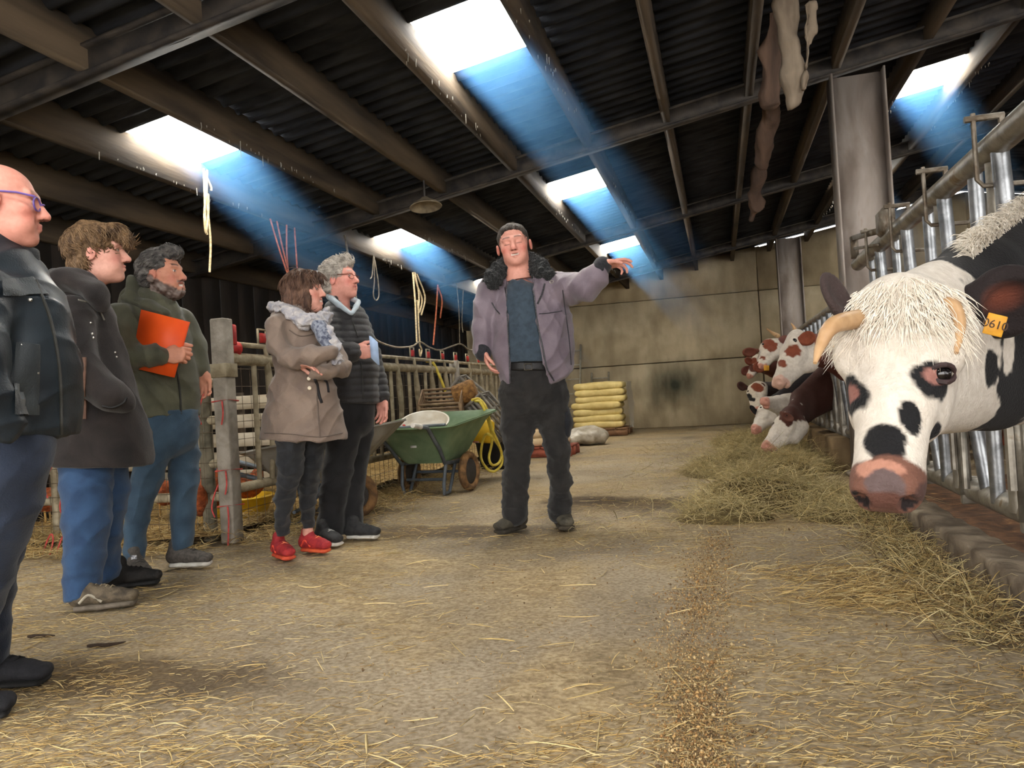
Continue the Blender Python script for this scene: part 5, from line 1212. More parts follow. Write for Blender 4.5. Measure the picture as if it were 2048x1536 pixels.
    el = ear_geo(P(1700, 640, 1.86), P(1648, 548, 1.86), -CF * .8 + CR * .6, .085)
    sdf_obj('ear', el[0], el[1], M_hide, e, np.tile(np.array(srgb(60, 48, 46)), (len(el[0]), 1)))
    ear_tag(e, P(1990, 650, 1.80), .042, .05, -CF - CR * .25, CU + CR * .3, '0610')
    ear_tag(e, P(1675, 690, 1.84), .02, .02, -CF, CU, None, (226, 130, 60))
    # forelock of long cream hair
    rg = np.random.default_rng(5); m = MB(); n = 2600
    for i in range(n):
        a = rg.uniform(-1, 1); bx = rg.uniform(-.03, .09); root = W((bx, a * .1, .012 - .045 * a * a + rg.normal(0, .004)))
        d = x * rg.uniform(.5, 1.) + y * (a * .75 + rg.normal(0, .35)) + z * rg.uniform(.1, .55); L = rg.uniform(.04, .125) * (1 - .25 * abs(a)); d = unit(d); t = np.linspace(0, 1, 6)
        pts = root + np.outer(t * L, d) + np.outer(-.5 * t ** 2 * L, z) + np.outer(t ** 2 * L * .35, x) + np.outer(np.sin(t * 5 + rg.uniform(0, 6)) * .009 * t, y)
        v, q, _ = tube_geo(pts, .0013 * np.array([.8, 1, 1, .8, .5, .1]), 4, False); m.add(v, q)
    m.build('forelock', M_tuft, e, True, fix=False)['kind'] = 'stuff'
    m = MB()
    tt = rg.uniform(0, 1, 1000); rx = 1945 + 140 * tt; ry = np.array([480 - 112 * a for a in tt]) + rg.uniform(8, 40, 1000); hp = mesh_hit(V, F, rx, ry)
    for i in range(1000):
        if hp[i] is None or (hp[i] - CP) @ CF < 1.95: continue
        p0 = hp[i]; d = unit(CU * rg.uniform(.3, 1) - CR * rg.uniform(.2, 1) - CF * rg.uniform(-.3, .8)); t = np.linspace(0, 1, 5); L = rg.uniform(.05, .11)
        pts = p0 + np.outer(t * L, d) - np.outer(t ** 2 * L * .6, CU); v, q, _ = tube_geo(pts, .0014 * np.array([.8, 1, 1, .7, .1]), 4, False); m.add(v, q)
    m.build('mane', M_tuft, e, True, fix=False)['kind'] = 'stuff'
hero_cow()

# ---- the cows further along the fence
def far_cow(label, Mp, Qp, dM, dQ, left, spots, horns=(), ears=(), ear_col=RED, base=WHT, res=.011, body_col=RED, nose=(206, 150, 132), neck=None, tags=(), by=None, neck_col=(112, 58, 44)):
    M = P(*Mp, dM); Q = P(*Qp, dQ); x = unit(M - Q); y = unit(left - x * (left @ x)); z = np.cross(x, y); s = np.linalg.norm(M - Q) / .47
    N1, N2 = [P(*a) for a in neck]; up = np.array((0, 0, 1.0)); N2 = np.array((1.22, by - .05, max(N2[2], .85)))
    shx = 1.38; sh = np.array((shx, by, 0)); e = empty('cow', (sh[0] + .3, sh[1], 0), label, 'cow', 'cattle at the feed fence')
    lo = np.min([M, Q, N1, N2], 0) - .36; hi = np.max([M, Q, N1, N2], 0) + .36
    f, W, R = cow_head_field(None, Q, x, y, z, s, res, (lo, hi))
    f.econe(W((.05, 0, -.12)), N1, (.085, .12), (.1, .17), up, .05); f.econe(N1, N2, (.1, .17), (.15, .26), up, .05)
    V, F = f.mesh(1); g = Field((min(N2[0], sh[0]) - .35, sh[1] - .55, 0), (sh[0] + 2.0, sh[1] + .55, 1.65), .03)
    g.econe(N2, np.array((sh[0] + .25, sh[1], 1.0)), (.17, .28), (.26, .38), up, .08); cow_body(g, (sh[0], sh[1]), (1.0, 0.0))
    V2, F2 = g.mesh(1)
    hh = mesh_hit(V, F, [a[0] for a in spots], [a[1] for a in spots])
    sp = [(hh[i] if hh[i] is not None else P(a[0], a[1], dQ + (a[6] if len(a) > 6 else 0)), (a[2] * dQ / FPX, a[3] * dQ / FPX, a[4]), a[5], .25) for i, a in enumerate(spots)]
    Lc = lambda Vv: (Vv - Q) @ R / s
    sp.append((lambda Vv, nz: (Lc(Vv)[:, 0] - .46 + .02 * nz) / .01, None, nose, 0))
    if neck_col is not None: nd = unit(N1 - Q); sp.insert(0, (lambda Vv, nz: ((Vv - Q) @ nd - .1 + .05 * nz) / .02, None, neck_col, 0))
    C1 = paint(V, base, sp, 7); C2 = paint(V2, body_col, [(np.array((sh[0] + .8, sh[1] - .2, .7)), (.4, .3, .6), WHT, .4)], 4)
    Vj, Fj, Cj = join_geo([(V, F, C1), (V2, F2, C2)]); sdf_obj('body', Vj, Fj, M_hide, e, Cj)
    for sg in (1, -1): eye_ball(e, W((.128, sg * .113, -.046)), .021 * s, unit(sg * y * .9 + z * .3))
    for h in horns: horn([P(*a) for a in h], .02, e)
    for b, t, wd, cc in ears:
        ge = ear_geo(P(*b), P(*t), -CF * .7 + CU * .2, wd, res=.009); sdf_obj('ear', ge[0], ge[1], M_hide, e, np.tile(np.array(srgb(cc)), (len(ge[0]), 1)))
    for t in tags: ear_tag(e, P(*t), .06, .06, -CF, CU)
    return e
TL = -CF * .9 - CR * .25
far_cow('white-faced cow with red eye patch and short horns holding its head up', (1543, 758), (1576, 674), 6.4, 6.68, TL,
        [(1585, 702, 16, 14, .12, RED), (1566, 728, 7, 9, .1, RED), (1640, 690, 12, 45, .3, RED, .1), (1665, 720, 30, 60, .5, (112, 58, 44), .2), (1700, 660, 60, 40, .6, RED, .3)],
        horns=[[(1556, 672, 6.6), (1545, 666, 6.55), (1533, 657, 6.5)], [(1592, 668, 6.75), (1588, 655, 6.75), (1582, 646, 6.75)]],
        ears=[((1598, 682, 6.5), (1630, 672, 6.42), .13, RED)], by=7.75, neck=((1665, 705, 7.0), (1730, 720, 7.5)), nose=(214, 176, 160))
far_cow('cow with dark brown neck and white face eating from the hay heap', (1524, 884), (1566, 822), 7.1, 7.35, TL,
        [(1590, 815, 34, 30, .4, (74, 42, 34)), (1545, 848, 4, 5, .08, (60, 40, 34)), (1560, 800, 30, 20, .4, (74, 42, 34)), (1576, 838, 14, 14, .3, (84, 48, 38))],
        ears=[((1566, 828, 7.2), (1586, 842, 7.1), .09, (90, 52, 40))], neck_col=(72, 42, 34), by=8.50, neck=((1605, 812, 7.6), (1680, 760, 8.0)), body_col=(84, 48, 38))
far_cow('cow stretching a white and red neck under the raised head', (1530, 792), (1590, 790), 7.75, 7.95, TL,
        [(1596, 790, 12, 22, .3, RED), (1625, 770, 16, 20, .4, RED)], neck_col=None, by=9.25, neck=((1625, 800, 8.2), (1690, 770, 8.6)), ears=())
far_cow('cow with red ears and pale brow just beyond the raised head', (1510, 735), (1525, 694), 8.9, 9.2, TL - CR * .3,
        [(1540, 690, 14, 14, .3, RED), (1512, 720, 12, 12, .3, RED)], ears=[((1512, 702, 9.0), (1486, 707, 8.9), .12, (108, 58, 42)), ((1530, 730, 8.9), (1508, 738, 8.8), .14, RED), ((1536, 692, 9.2), (1548, 680, 9.2), .13, RED)],
        by=10.75, neck=((1570, 700, 9.4), (1640, 710, 9.8)), tags=((1533, 736, 8.75),))
far_cow('far cow with brown ears close to the end wall', (1492, 752), (1506, 722), 10.4, 10.6, TL - CR * .4,
        [(1512, 735, 14, 12, .3, (96, 56, 44)), (1505, 722, 10, 8, .3, RED)], ears=[((1500, 735, 10.5), (1485, 748, 10.4), .13, (100, 54, 42)), ((1506, 725, 10.5), (1490, 720, 10.4), .12, RED)], by=12.25, neck=((1545, 730, 10.9), (1620, 720, 11.3)))
far_cow('spotted cow with lowered muzzle and dark ear behind the others', (1503, 826), (1500, 785), 9.4, 9.7, TL - CR * .5,
        [(1497, 792, 4, 6, .2, BLK), (1505, 799, 5, 4, .2, BLK), (1515, 775, 10, 9, .3, RED)], ears=[((1492, 775, 9.7), (1475, 770, 9.6), .12, (70, 40, 34)), ((1512, 778, 9.6), (1530, 772, 9.5), .12, (90, 60, 52))], neck_col=(70, 56, 54), by=11.50, neck=((1550, 790, 10.0), (1620, 760, 10.4)), body_col=(60, 44, 42))
far_cow('pale cow nosing into hay beside the dark necked one', (1500, 858), (1520, 822), 8.2, 8.5, TL - CR * .3,
        [(1507, 836, 4, 4, .1, (110, 50, 40)), (1536, 800, 18, 20, .4, BLK)], ears=[((1515, 828, 8.4), (1500, 812, 8.3), .07, (30, 26, 28))], neck_col=(40, 34, 36), by=10.00, neck=((1555, 820, 8.7), (1630, 780, 9.1)), body_col=(48, 38, 38))

# ================================================================== FEED FENCE, KERB, HAY (right side)
M_galv = mat('galvanised', srgb(164, 158, 146), srgb(120, 114, 104), 10, .42, .12, metal=.65, c3=srgb(134, 116, 92))
M_galv_new = mat('galvanised_bright', srgb(160, 162, 164), srgb(118, 120, 122), 14, .36, .05, metal=.85)
M_rodm = mat('rusty_rod', srgb(130, 122, 110), srgb(92, 80, 66), 20, .5, .15, metal=.6)
M_kerb = mat('crusted_kerb', srgb(128, 114, 96), srgb(86, 74, 60), 7, .95, .6, bscale=30, c3=srgb(150, 138, 118))
XF = 1.07
kb = empty('concrete_kerb', (1.02, 3.0, 0), 'low crusted concrete kerb along the near feed fence', 'kerb')
def lumpy_beam(y0, y1, x0, x1, h, seed):
    f = Field((x0 - .05, y0 - .05, -.05), (x1 + .05, y1 + .05, h + .06), .014); f.box(((x0 + x1) / 2, (y0 + y1) / 2, h / 2 - .02), ((x1 - x0) / 2, (y1 - y0) / 2, h / 2 + .02), rad=.018)
    V, F = f.mesh(1); V = wrinkle(V, F, .007, 22, seed); return V, F
V, F = lumpy_beam(-.6, 6.4, .93, 1.10, .12, 4); sdf_obj('kerb_beam', V, F, M_kerb, kb)
kw = empty('concrete_feed_wall', (1.02, 11.0, 0), 'knee high concrete wall under the far feed fence', 'wall')
M_kw = mat('feed_wall_concrete', srgb(156, 132, 98), srgb(116, 96, 70), 4, .92, .3, stretch=(1, 1, .4))
for i in range(4): MB().box((1.02, 7.45 + 1.15 + 2.3 * i, .14), (.16, 2.28, .3), bev=.02).build('wall_block', M_kw, kw)

def feed_fence(label, y0, y1, ys, ztop, zbot, loops=True, r=.05):
    e = empty('feed_fence', (XF, (y0 + y1) / 2, 0), label, 'fence')
    MB().tube([(XF, y0, ztop), (XF, y1, ztop)], r, 16).build('top_rail', M_galv, e, True)
    MB().tube([(XF + .06, y0, zbot), (XF + .06, y1, zbot)], r * 1.05, 16).build('bottom_rail', M_galv, e, True)
    for i, y in enumerate(ys):
        MB().tube([(XF + .03, y + .12, zbot), (XF + .02, y + .1, ztop)], .036, 12).build('upright', M_galv, e, True)
        if loops: MB().tube([(XF + .03, y + .36, zbot), (XF + .02, y + .34, ztop)], .03, 12).build('upright', M_galv_new, e, True)
        MB().tube([(XF + .05, y - .2, zbot + .03), (XF + .02, y - .04, (ztop + zbot) / 2), (XF, y - .02, ztop - .02)], .032, 12).build('locking_bar', M_galv_new, e, True)
        if loops:
            a = -.075; L = [(XF + a, y, ztop + .125), (XF + a, y, ztop - .13), (XF + a + .02, y, ztop - .155), (XF + .1, y, ztop - .16), (XF + .12, y, ztop - .14), (XF + .12, y, ztop + .02)]
            lp = MB().tube(L, .0095, 8).build('latch_loop', M_rodm, e, True)
            MB().tube([(XF + a - .03, y, ztop + .105), (XF + .03, y, ztop + .105)], .013, 8).build('pin', M_rodm, lp, True)
            MB().tube([(XF + .02, y, ztop + .11), (XF + .02, y, ztop + .03)], .012, 8).build('pin_stay', M_rodm, lp, True)
            MB().tube([(XF - .09, y + .2, ztop - .42), (XF - .03, y + .3, ztop - .36), (XF + .03, y + .32, ztop - .36)], .014, 8).build('lever', M_steel_dark, e, True)
            MB().beam((XF + .02, y + .02, zbot - .02), (XF + .02, y + .02, zbot + .6), .05, .02, (0, 1, 0)).build('flat_bar', M_galv, e)
            u = [(XF - .02, y - .14, zbot + .03), (XF - .02, y - .14, zbot + .4), (XF - .02, y - .1, zbot + .44), (XF - .02, y - .02, zbot + .44), (XF - .02, y + .02, zbot + .4), (XF - .02, y + .02, zbot + .1)]
            MB().tube(u, .016, 8).build('guard_loop', M_galv, e, True)
        MB().box((XF + .06, y + .03, zbot), (.12, .03, .13), bev=.006).build('clamp', M_galv, e)
    for y in (y0 + .05, y1 - .05):
        if y > 6: continue
        MB().box((XF + .08, y, ztop / 2), (.07, .07, ztop)).build('fence_post', M_galv, e)
    return e
ff = feed_fence('near galvanised locking feed fence with latch loops', -.5, 6.35, [.3, 1.05, 1.8, 2.55, 3.3, 4.05, 4.8, 5.55], 1.69, .27)
# lock release lever box where the rail meets the column
bx = MB(); bx.beam((XF - .05, 5.1, 1.72), (XF - .05, 6.15, 1.86), .03, .035).beam((XF - .05, 5.3, 1.66), (XF - .05, 6.15, 1.78), .02, .02).box((XF - .05, 6.15, 1.79), (.05, .05, .16)).box((XF - .03, 5.15, 1.77), (.09, .16, .16), bev=.02)
bx.build('release_lever', M_rodm, ff)
feed_fence('distant galvanised feed fence on the concrete wall', 7.4, 16.2, [7.7 + .39 * i for i in range(21)], 1.5, .33, loops=False, r=.035)
# dirt strip behind the kerb
V, Q = grid_plane(1.1, 6.0, -.8, 6.6, 60, 60, lambda X, Y: .03 + .03 * wob(np.stack([X, Y, X * 0], -1), 4, 9) - .05 * (X < 1.12))
tag(link('bedding', npmesh('bedding', V, Q, True), mat('brown_litter', srgb(112, 78, 50), srgb(70, 48, 32), 12, .95, .6, c3=srgb(160, 122, 76), bscale=60)), 'brown straw litter in the cattle pen behind the kerb', 'litter', kind='stuff')

# ---- straw and hay: thin bent ribbons
M_straw = mat('straw', (1, 1, 1), (.8, .8, .78), 30, .8, 0, attr=True)
def ribbons(name, P0, ang, L, wdt, lift, pitch, cols, label, cat, rg, curl=.15, parent=None, segs=3):
    n = len(P0); t = np.linspace(0, 1, segs + 1); d = np.stack([np.cos(ang) * np.cos(pitch), np.sin(ang) * np.cos(pitch), np.sin(pitch)], 1); sd = np.stack([-np.sin(ang), np.cos(ang), np.zeros(n)], 1)
    cv = rg.normal(0, curl, n); zc = rg.normal(0, curl * .5, n)
    pts = P0[:, None] + (L[:, None, None] * t[None, :, None]) * d[:, None] + (cv * L)[:, None, None] * (t ** 2)[None, :, None] * sd[:, None]
    pts[:, :, 2] += (zc * L)[:, None] * np.sin(t * math.pi)[None]
    tilt = rg.uniform(-.9, .9, n); wv = sd * np.cos(tilt)[:, None] + np.stack([np.zeros(n), np.zeros(n), np.sin(tilt)], 1)
    tp = np.array([.7] + [1.0] * (segs - 1) + [.5]); off = wv[:, None] * (wdt[:, None] * tp[None])[:, :, None] * .5
    nrm = np.cross(d, wv)[:, None] * (wdt[:, None] * tp[None] * .35)[:, :, None]
    V = np.stack([pts - off, pts + off, pts + nrm], 2)          # triangular section: a real stalk
    V[..., 2] = np.maximum(V[..., 2], floor_z(V[..., 0], V[..., 1]) + .0008)
    V = V.reshape(-1, 3); K = (segs + 1) * 3
    b = (np.arange(n) * K)[:, None, None]; i = np.arange(segs)[None, :, None] * 3; j = np.arange(3)[None, None]; j2 = (j + 1) % 3
    Q = np.stack([b + i + j, b + i + j2, b + i + 3 + j2, b + i + 3 + j], -1).reshape(-1, 4)
    C = np.repeat(cols, K, 0)
    o = link(name, npmesh(name, V, Q, False, C), M_straw, parent)
    if parent is None: tag(o, label, cat, kind='stuff')
    else: o['kind'] = 'stuff'
    return o
def straw_cols(n, rg, pal):
    pal = np.array([srgb(c) for c in pal]); c = pal[rg.integers(0, len(pal), n)]; return c * rg.uniform(.75, 1.15, (n, 1))
STRAW = [(214, 186, 126), (196, 164, 104), (176, 146, 92), (226, 204, 150), (150, 122, 78)]
HAY = [(204, 186, 138), (182, 166, 116), (222, 204, 152), (150, 134, 90), (210, 186, 128)]
rg = np.random.default_rng(21)
# loose straw over the aisle, denser to the left; ribbons follow the sweep of the broom
n = 21000; px = 2250 * rg.uniform(0, 1, n * 3) ** 1.35 - 150; py = 880 + 760 * rg.uniform(0, 1, n * 3) ** 1.25
def GZv(px, py):
    v = CF + ((px - 1024) / FPX)[:, None] * CR + ((768 - py) / FPX)[:, None] * CU; return CP + v * (-CP[2] / v[:, 2])[:, None]
ok = py > 793 - .0594 * (px - 1024) + 45; px, py = px[ok], py[ok]; pts = GZv(px, py); ok = (pts[:, 0] < .9) & (pts[:, 0] > -5.2) & (pts[:, 1] < 15.5); px, py, pts = px[ok], py[ok], pts[ok]
w_ = np.clip((900 - px) / 900, 0, 1) ** .7 * .8 * np.clip((1400 - py) / 250, .06, 1) + .05 + .25 * (py < 1100) + .35 * (wob(pts, 1.5, 4) > .1)
pts = pts[rg.uniform(size=len(pts)) < w_][:n]
n = len(pts); pts[:, 2] = floor_z(pts[:, 0], pts[:, 1]) + rg.uniform(.001, .006, n)
ribbons('loose_straw', pts, rg.normal(.35, .55, n) + math.pi * rg.integers(0, 2, n), rg.lognormal(math.log(.034), .55, n), rg.uniform(.0014, .0036, n), 0, rg.normal(.02, .04, n), straw_cols(n, rg, STRAW), 'loose straw scattered over the concrete aisle', 'straw', rg)
# long pale stalks here and there
n = 260; pts = np.stack([rg.uniform(-3.0, .9, n), rg.uniform(1.2, 6.5, n), np.full(n, .004)], 1)
ribbons('straw_stalks', pts, rg.uniform(0, 6.28, n), rg.uniform(.08, .2, n), rg.uniform(.003, .006, n), 0, rg.normal(.01, .03, n), straw_cols(n, rg, [(226, 202, 146), (206, 178, 118)]), 'long pale straw stalks lying on the floor', 'straw', rg, .05)

# hay heap along the far feed wall
hm = [(GZ(1500, 1010), .42, .3, .2), (GZ(1450, 1035), .3, .22, .1), (GZ(1590, 1005), .42, .34, .2), (GZ(1545, 965), .4, .4, .2), (GZ(1430, 945), .3, .5, .1), (GZ(1490, 935), .36, .5, .15), (GZ(1580, 940), .4, .6, .2), (GZ(1530, 905), .5, .9, .17), (GZ(1500, 885), .5, 1.2, .12), (GZ(1650, 1010), .34, .4, .12), (GZ(1690, 1030), .3, .3, .07)]
def hay_z(X, Y):
    Z = np.zeros_like(X)
    for c, rx, ry, h in hm: Z = np.maximum(Z, h * np.clip(1 - ((X - c[0]) / rx) ** 2 - ((Y - c[1]) / ry) ** 2, 0, 1) ** .8)
    return Z * (.85 + .35 * wob(np.stack([X, Y, X * 0], -1), 7, 12, 2))
hx0, hx1, hy0, hy1 = -1.0, .93, 4.3, 11.5
hp = empty('hay_heap', (.2, 7.0, 0), 'heap of green-brown hay along the feed wall', 'hay', kind='stuff')
V, Q = grid_plane(hx0, hx1, hy0, hy1, 70, 180, lambda X, Y: hay_z(X, Y) * (.9 + .12 * wob(np.stack([X, Y, X * 0], -1), 14, 3)) - .012)
sdf_obj('hay_core', V, Q, mat('hay_core', srgb(120, 104, 64), srgb(84, 70, 42), 20, .95, .8, bscale=70), hp)
n = 24000; X = rg.uniform(hx0, hx1, n * 3); Y = rg.uniform(hy0, hy1, n * 3); Z = hay_z(X, Y); keep = (Z > .01) | (rg.uniform(size=n * 3) < .02); X, Y, Z = X[keep][:n], Y[keep][:n], Z[keep][:n]; n = len(X)
P0 = np.stack([X, Y, np.maximum(Z + rg.uniform(-.02, .035, n), .003)], 1) - np.array((.2, 7.0, 0))
def rib_child(name, P0, par, pal, Lm, wd, pit, curl=.35):
    n = len(P0); return ribbons(name, P0 + np.array(par.location), rg.uniform(0, 6.28, n), rg.lognormal(math.log(Lm), .4, n), rg.uniform(*wd, n), 0, rg.normal(.05, pit, n), straw_cols(n, rg, pal), None, None, rg, curl)
o = rib_child('hay_stalks', P0, hp, HAY, .13, (.002, .0045), .35); o.parent = hp; o.location = -np.array(hp.location); o['kind'] = 'stuff'
for kk in ('label', 'category'):
    if kk in o.keys(): del o[kk]
# hay along the near kerb
n = 3600; yy = rg.uniform(2.6, 5.4, n); xx = .92 - np.abs(rg.normal(0, .13, n)) - .1 * rg.uniform(0, 1, n) * (yy < 4.4); P0 = np.stack([xx, yy, np.abs(rg.normal(0, .03, n)) * np.clip(1 - (.92 - xx) / .4, .1, 1)], 1)
ribbons('kerb_hay', P0, rg.uniform(0, 6.28, n), rg.lognormal(math.log(.085), .45, n), rg.uniform(.002, .0045, n), 0, rg.normal(.08, .3, n), straw_cols(n, rg, HAY + STRAW[:2] + [(110, 88, 58), (92, 72, 48)]), 'tangled hay lying against the near kerb', 'hay', rg, .3)
n = 1500; c = [GZ(1640, 1150), GZ(1780, 1190), GZ(1850, 1210), GZ(1700, 1195)]; ci = rg.integers(0, 4, n); P0 = np.array([c[i] for i in ci]) + np.stack([rg.normal(0, .16, n), rg.normal(0, .1, n), np.abs(rg.normal(0, .008, n)) + .003], 1)
ribbons('scattered_hay', P0, rg.normal(.2, .6, n), rg.lognormal(math.log(.07), .5, n), rg.uniform(.002, .0045, n), 0, rg.normal(.03, .1, n), straw_cols(n, rg, STRAW), 'thin wisps of straw on the floor in front of the cow', 'straw', rg, .2)
# crumbs of feed
n = 15000; t = rg.uniform(0, 1, n) ** .8; cx = np.interp(t, [0, .3, .6, 1], [1440, 1410, 1385, 1400]) + rg.normal(0, 1, n) * np.interp(t, [0, 1], [24, 70]) * (.6 + .7 * np.abs(wob(np.stack([t * 3, t * 0, t * 0], 1), 5, 2))); cy = np.interp(t, [0, .5, 1], [1060, 1230, 1560]); P0 = GZv(cx, cy)
n2 = 4000; P1 = np.stack([rg.uniform(-1.2, .9, n2), rg.uniform(1.0, 5.2, n2), np.zeros(n2)], 1); P0 = np.concatenate([P0, P1]); n = len(P0)
sz = rg.lognormal(math.log(.0015), .5, n); sz = np.minimum(sz, .0055)
octa = np.array([(1, 0, 0), (0, 1, 0), (-1, 0, 0), (0, -1, 0), (0, 0, 1), (0, 0, -1)], float); OF = np.array([(0, 1, 4), (1, 2, 4), (2, 3, 4), (3, 0, 4), (1, 0, 5), (2, 1, 5), (3, 2, 5), (0, 3, 5)])
V = P0[:, None] + octa[None] * (sz[:, None] * rg.uniform(.6, 1.5, (n, 3)))[:, None] + rg.normal(0, .2, (n, 6, 3)) * sz[:, None, None]; V[..., 2] += sz[:, None] * .5
Fo = (np.arange(n) * 6)[:, None, None] + OF[None]
C = np.repeat(straw_cols(n, rg, [(190, 152, 98), (150, 112, 68), (206, 180, 132), (110, 86, 58), (166, 140, 96)]), 6, 0)
tag(link('feed_crumbs', npmesh('feed_crumbs', V.reshape(-1, 3), Fo.reshape(-1, 3), False, C), M_straw), 'trail of crushed feed crumbs on the aisle floor', 'feed', kind='stuff')
# two dark twigs on the left of the floor
for lab, pp in (('dark twig lying on the straw left of centre', [(175, 1296), (215, 1294), (252, 1288)]), ('short dark twig beyond the long one', [(56, 1277), (84, 1276), (110, 1275)])):
    c = [GZ(*a) + np.array((0, 0, .008)) for a in pp]; o = MB().tube(spline(c, 10), [.005, .007, .008, .008, .007, .007, .006, .005, .004, .002], 6).build('twig', mat('dark_twig', srgb(56, 42, 30), None, 30, .9, .4), None, True); tag(o, lab, 'twig')

# ================================================================== LEFT SIDE: POST, PEN FENCES, HENS
M_post = mat('grey_concrete_post', srgb(158, 150, 138), srgb(124, 116, 104), 9, .9, .3)
M_oldtube = mat('dirty_tube', srgb(176, 164, 138), srgb(136, 124, 100), 12, .7, .25, metal=.3)
M_redpl = mat('red_plastic', srgb(196, 52, 46), srgb(150, 40, 38), 20, .5, .1)
M_twine = mat('red_twine', srgb(206, 84, 78), srgb(170, 60, 58), 40, .8, .2)
M_wire = mat('rusty_wire', srgb(112, 98, 80), srgb(80, 66, 50), 30, .7, .1, metal=.3)
XP, YP = -3.12, 4.36
def post(x, y, h, w_, label, collar=True):
    e = empty('concrete_post', (x, y, 0), label, 'post'); MB().box((x, y, h / 2), (w_, w_, h), bev=.008).build('shaft', M_post, e)
    if collar:
        c = MB().box((x, y, 1.12), (w_ + .022, w_ + .022, .09), bev=.004).build('steel_collar', M_oldtube, e)
        for i, z in enumerate((.92, .47, .24)):
            t = MB(); a = w_ / 2 + .006; t.tube([(x - a, y - a, z), (x + a, y - a, z + .01), (x + a, y + a, z), (x - a, y + a, z - .01)], .005, 6, closed=True)
            t.tube(spline([(x + a * .3, y - a, z), (x + a * .5, y - a - .012, z - .08), (x + a * .2, y - a - .008, z - .15 - .1 * (i == 2))], 8), .005, 6); t.build('red_twine', M_twine, e, True)
    return e
post(XP, YP, 1.46, .105, 'tall square concrete post tied with red twine')
post(-3.12, 8.9, 1.32, .1, 'second concrete post further along the pen fence', False)
def mesh_wires(a, b, z0, z1, dx, dz, r=.0022):
    a = np.array(a, float); b = np.array(b, float); L = np.linalg.norm(b - a); m = MB(); n = int(L / dx)
    for i in range(n + 1):
        p = a + (b - a) * i / n; j = .004 * math.sin(i * 3.1); m.tube([(p[0], p[1], z0), (p[0] + j, p[1] + j, (z0 + z1) / 2), (p[0], p[1], z1)], r, 4, False)
    for k in range(int((z1 - z0) / dz) + 1): z = z0 + k * dz; m.tube([(a[0], a[1], z), (b[0], b[1], z)], r, 4, False)
    return m
# calf feed fence running away from the post
e = empty('pen_fence', (XP, 9.5, 0), 'old tube pen fence with red tabs behind the wheelbarrows', 'fence')
y0, y1 = YP + .06, 15.0
MB().tube([(XP, y0, 1.2), (XP, y1, 1.2)], .042, 12).build('top_rail', M_oldtube, e, True)
MB().tube([(XP, y0, 1.3), (XP, y1, 1.3)], .018, 10).build('locking_rail', M_oldtube, e, True)
MB().tube([(XP, y0, .34), (XP, y1, .34)], .032, 12).build('bottom_rail', M_oldtube, e, True)
ys = np.arange(y0 + .28, y1, .46)
for i, y in enumerate(ys):
    MB().tube([(XP, y, .34), (XP, y, 1.2)], .019, 10).build('upright', M_oldtube, e, True)
    f = MB().tube([(XP + .02, y + .12, .36), (XP + .02, y + .18, .8), (XP + .02, y + .16, 1.0), (XP + .02, y + .12, 1.3)], [.018, .028, .032, .014], 10).build('locking_bar', M_oldtube, e, True)
    if i % 2 == 0 or y > 7:
        q = MB(); q.box((XP - .0, y + .12, 1.42), (.012, .1, .012)).box((XP, y + .07, 1.36), (.012, .012, .13)).box((XP, y + .17, 1.36), (.012, .012, .13)); q.build('yoke', M_oldtube, e)
        MB().box((XP + .005, y + .12, 1.36), (.022, .075, .07), bev=.006).build('red_tab', M_redpl, e)
MB().box((XP, y0 + .03, 1.36), (.06, .08, .14), bev=.01).build('red_bracket', M_redpl, e)
MB().lathe((XP, y0 + .02, 1.27), (0, 1, 0), [(0, .03), (.04, .035), (.06, .05), (.07, .05)], 16).build('red_cap', M_redpl, e, True)
mesh_wires((XP - .05, y0, 0), (XP - .05, y1, 0), .06, 1.15, .1, .12).build('wire_mesh', M_wire, e, True, fix=False)['kind'] = 'stuff'
# cross fence left of the post
e2 = empty('hen_fence', (-4.3, YP + .1, 0), 'tube and wire mesh cross fence of the hen pen', 'fence')
for z, r in ((.29, .032), (.51, .03), (.8, .03), (1.05, .034)): MB().tube([(XP - .05, YP + .08, z), (-5.35, YP + .08, z)], r, 12).build('rail', M_oldtube, e2, True)
for x in (-3.34, -3.9, -4.6, -5.2): MB().tube([(x, YP + .08, 0), (x, YP + .08, 1.08)], .034 if x < -3.5 else .045, 12).build('upright', M_oldtube if x < -3.5 else mat('green_grey_timber', srgb(120, 112, 94), srgb(84, 80, 66), 9, .9, .3), e2, True)
mesh_wires((XP - .05, YP + .02, 0), (-5.35, YP + .02, 0), .02, 1.1, .075, .1, .002).build('wire_mesh', M_wire, e2, True, fix=False)['kind'] = 'stuff'
mt = MB()
for (px_, py_) in ((98, 950), (128, 985), (432, 985), (405, 800)):
    p = AY(px_, py_, YP - .005); mt.tube(spline([p + np.array((.03, 0, .06)), p + np.array((.0, -.01, 0)), p + np.array((-.03, -.012, -.1)), p + np.array((-.01, -.01, -.16))], 9), .005, 6)
mt.build('red_twine', M_twine, e2, True)
# red cord loops and a stick at the foot of the cross fence
cd = MB()
for dx in (0, .09): c = GZ(85 + dx * 300, 1110); cd.tube(spline([c + np.array((0, 0, .004)), c + np.array((.03, .02, .1)), c + np.array((.06, .02, .13)), c + np.array((.09, 0, .09)), c + np.array((.08, -.02, .004))], 14), .005, 6)
tag(cd.build('red_twine_coil', M_twine, None, True), 'loops of red twine at the foot of the hen fence', 'twine')
b_ = GZ(122, 1080); o = MB().tube([b_ + np.array((0, 0, 0)), b_ + np.array((.03, .05, .45)), b_ + np.array((.05, .1, .95))], [.022, .02, .018], 10).build('wooden_stick', mat('pale_wood', srgb(178, 144, 104), srgb(140, 110, 76), 8, .8, .2), None, True); tag(o, 'pale wooden stick leaning on the hen fence behind the jeans', 'stick')
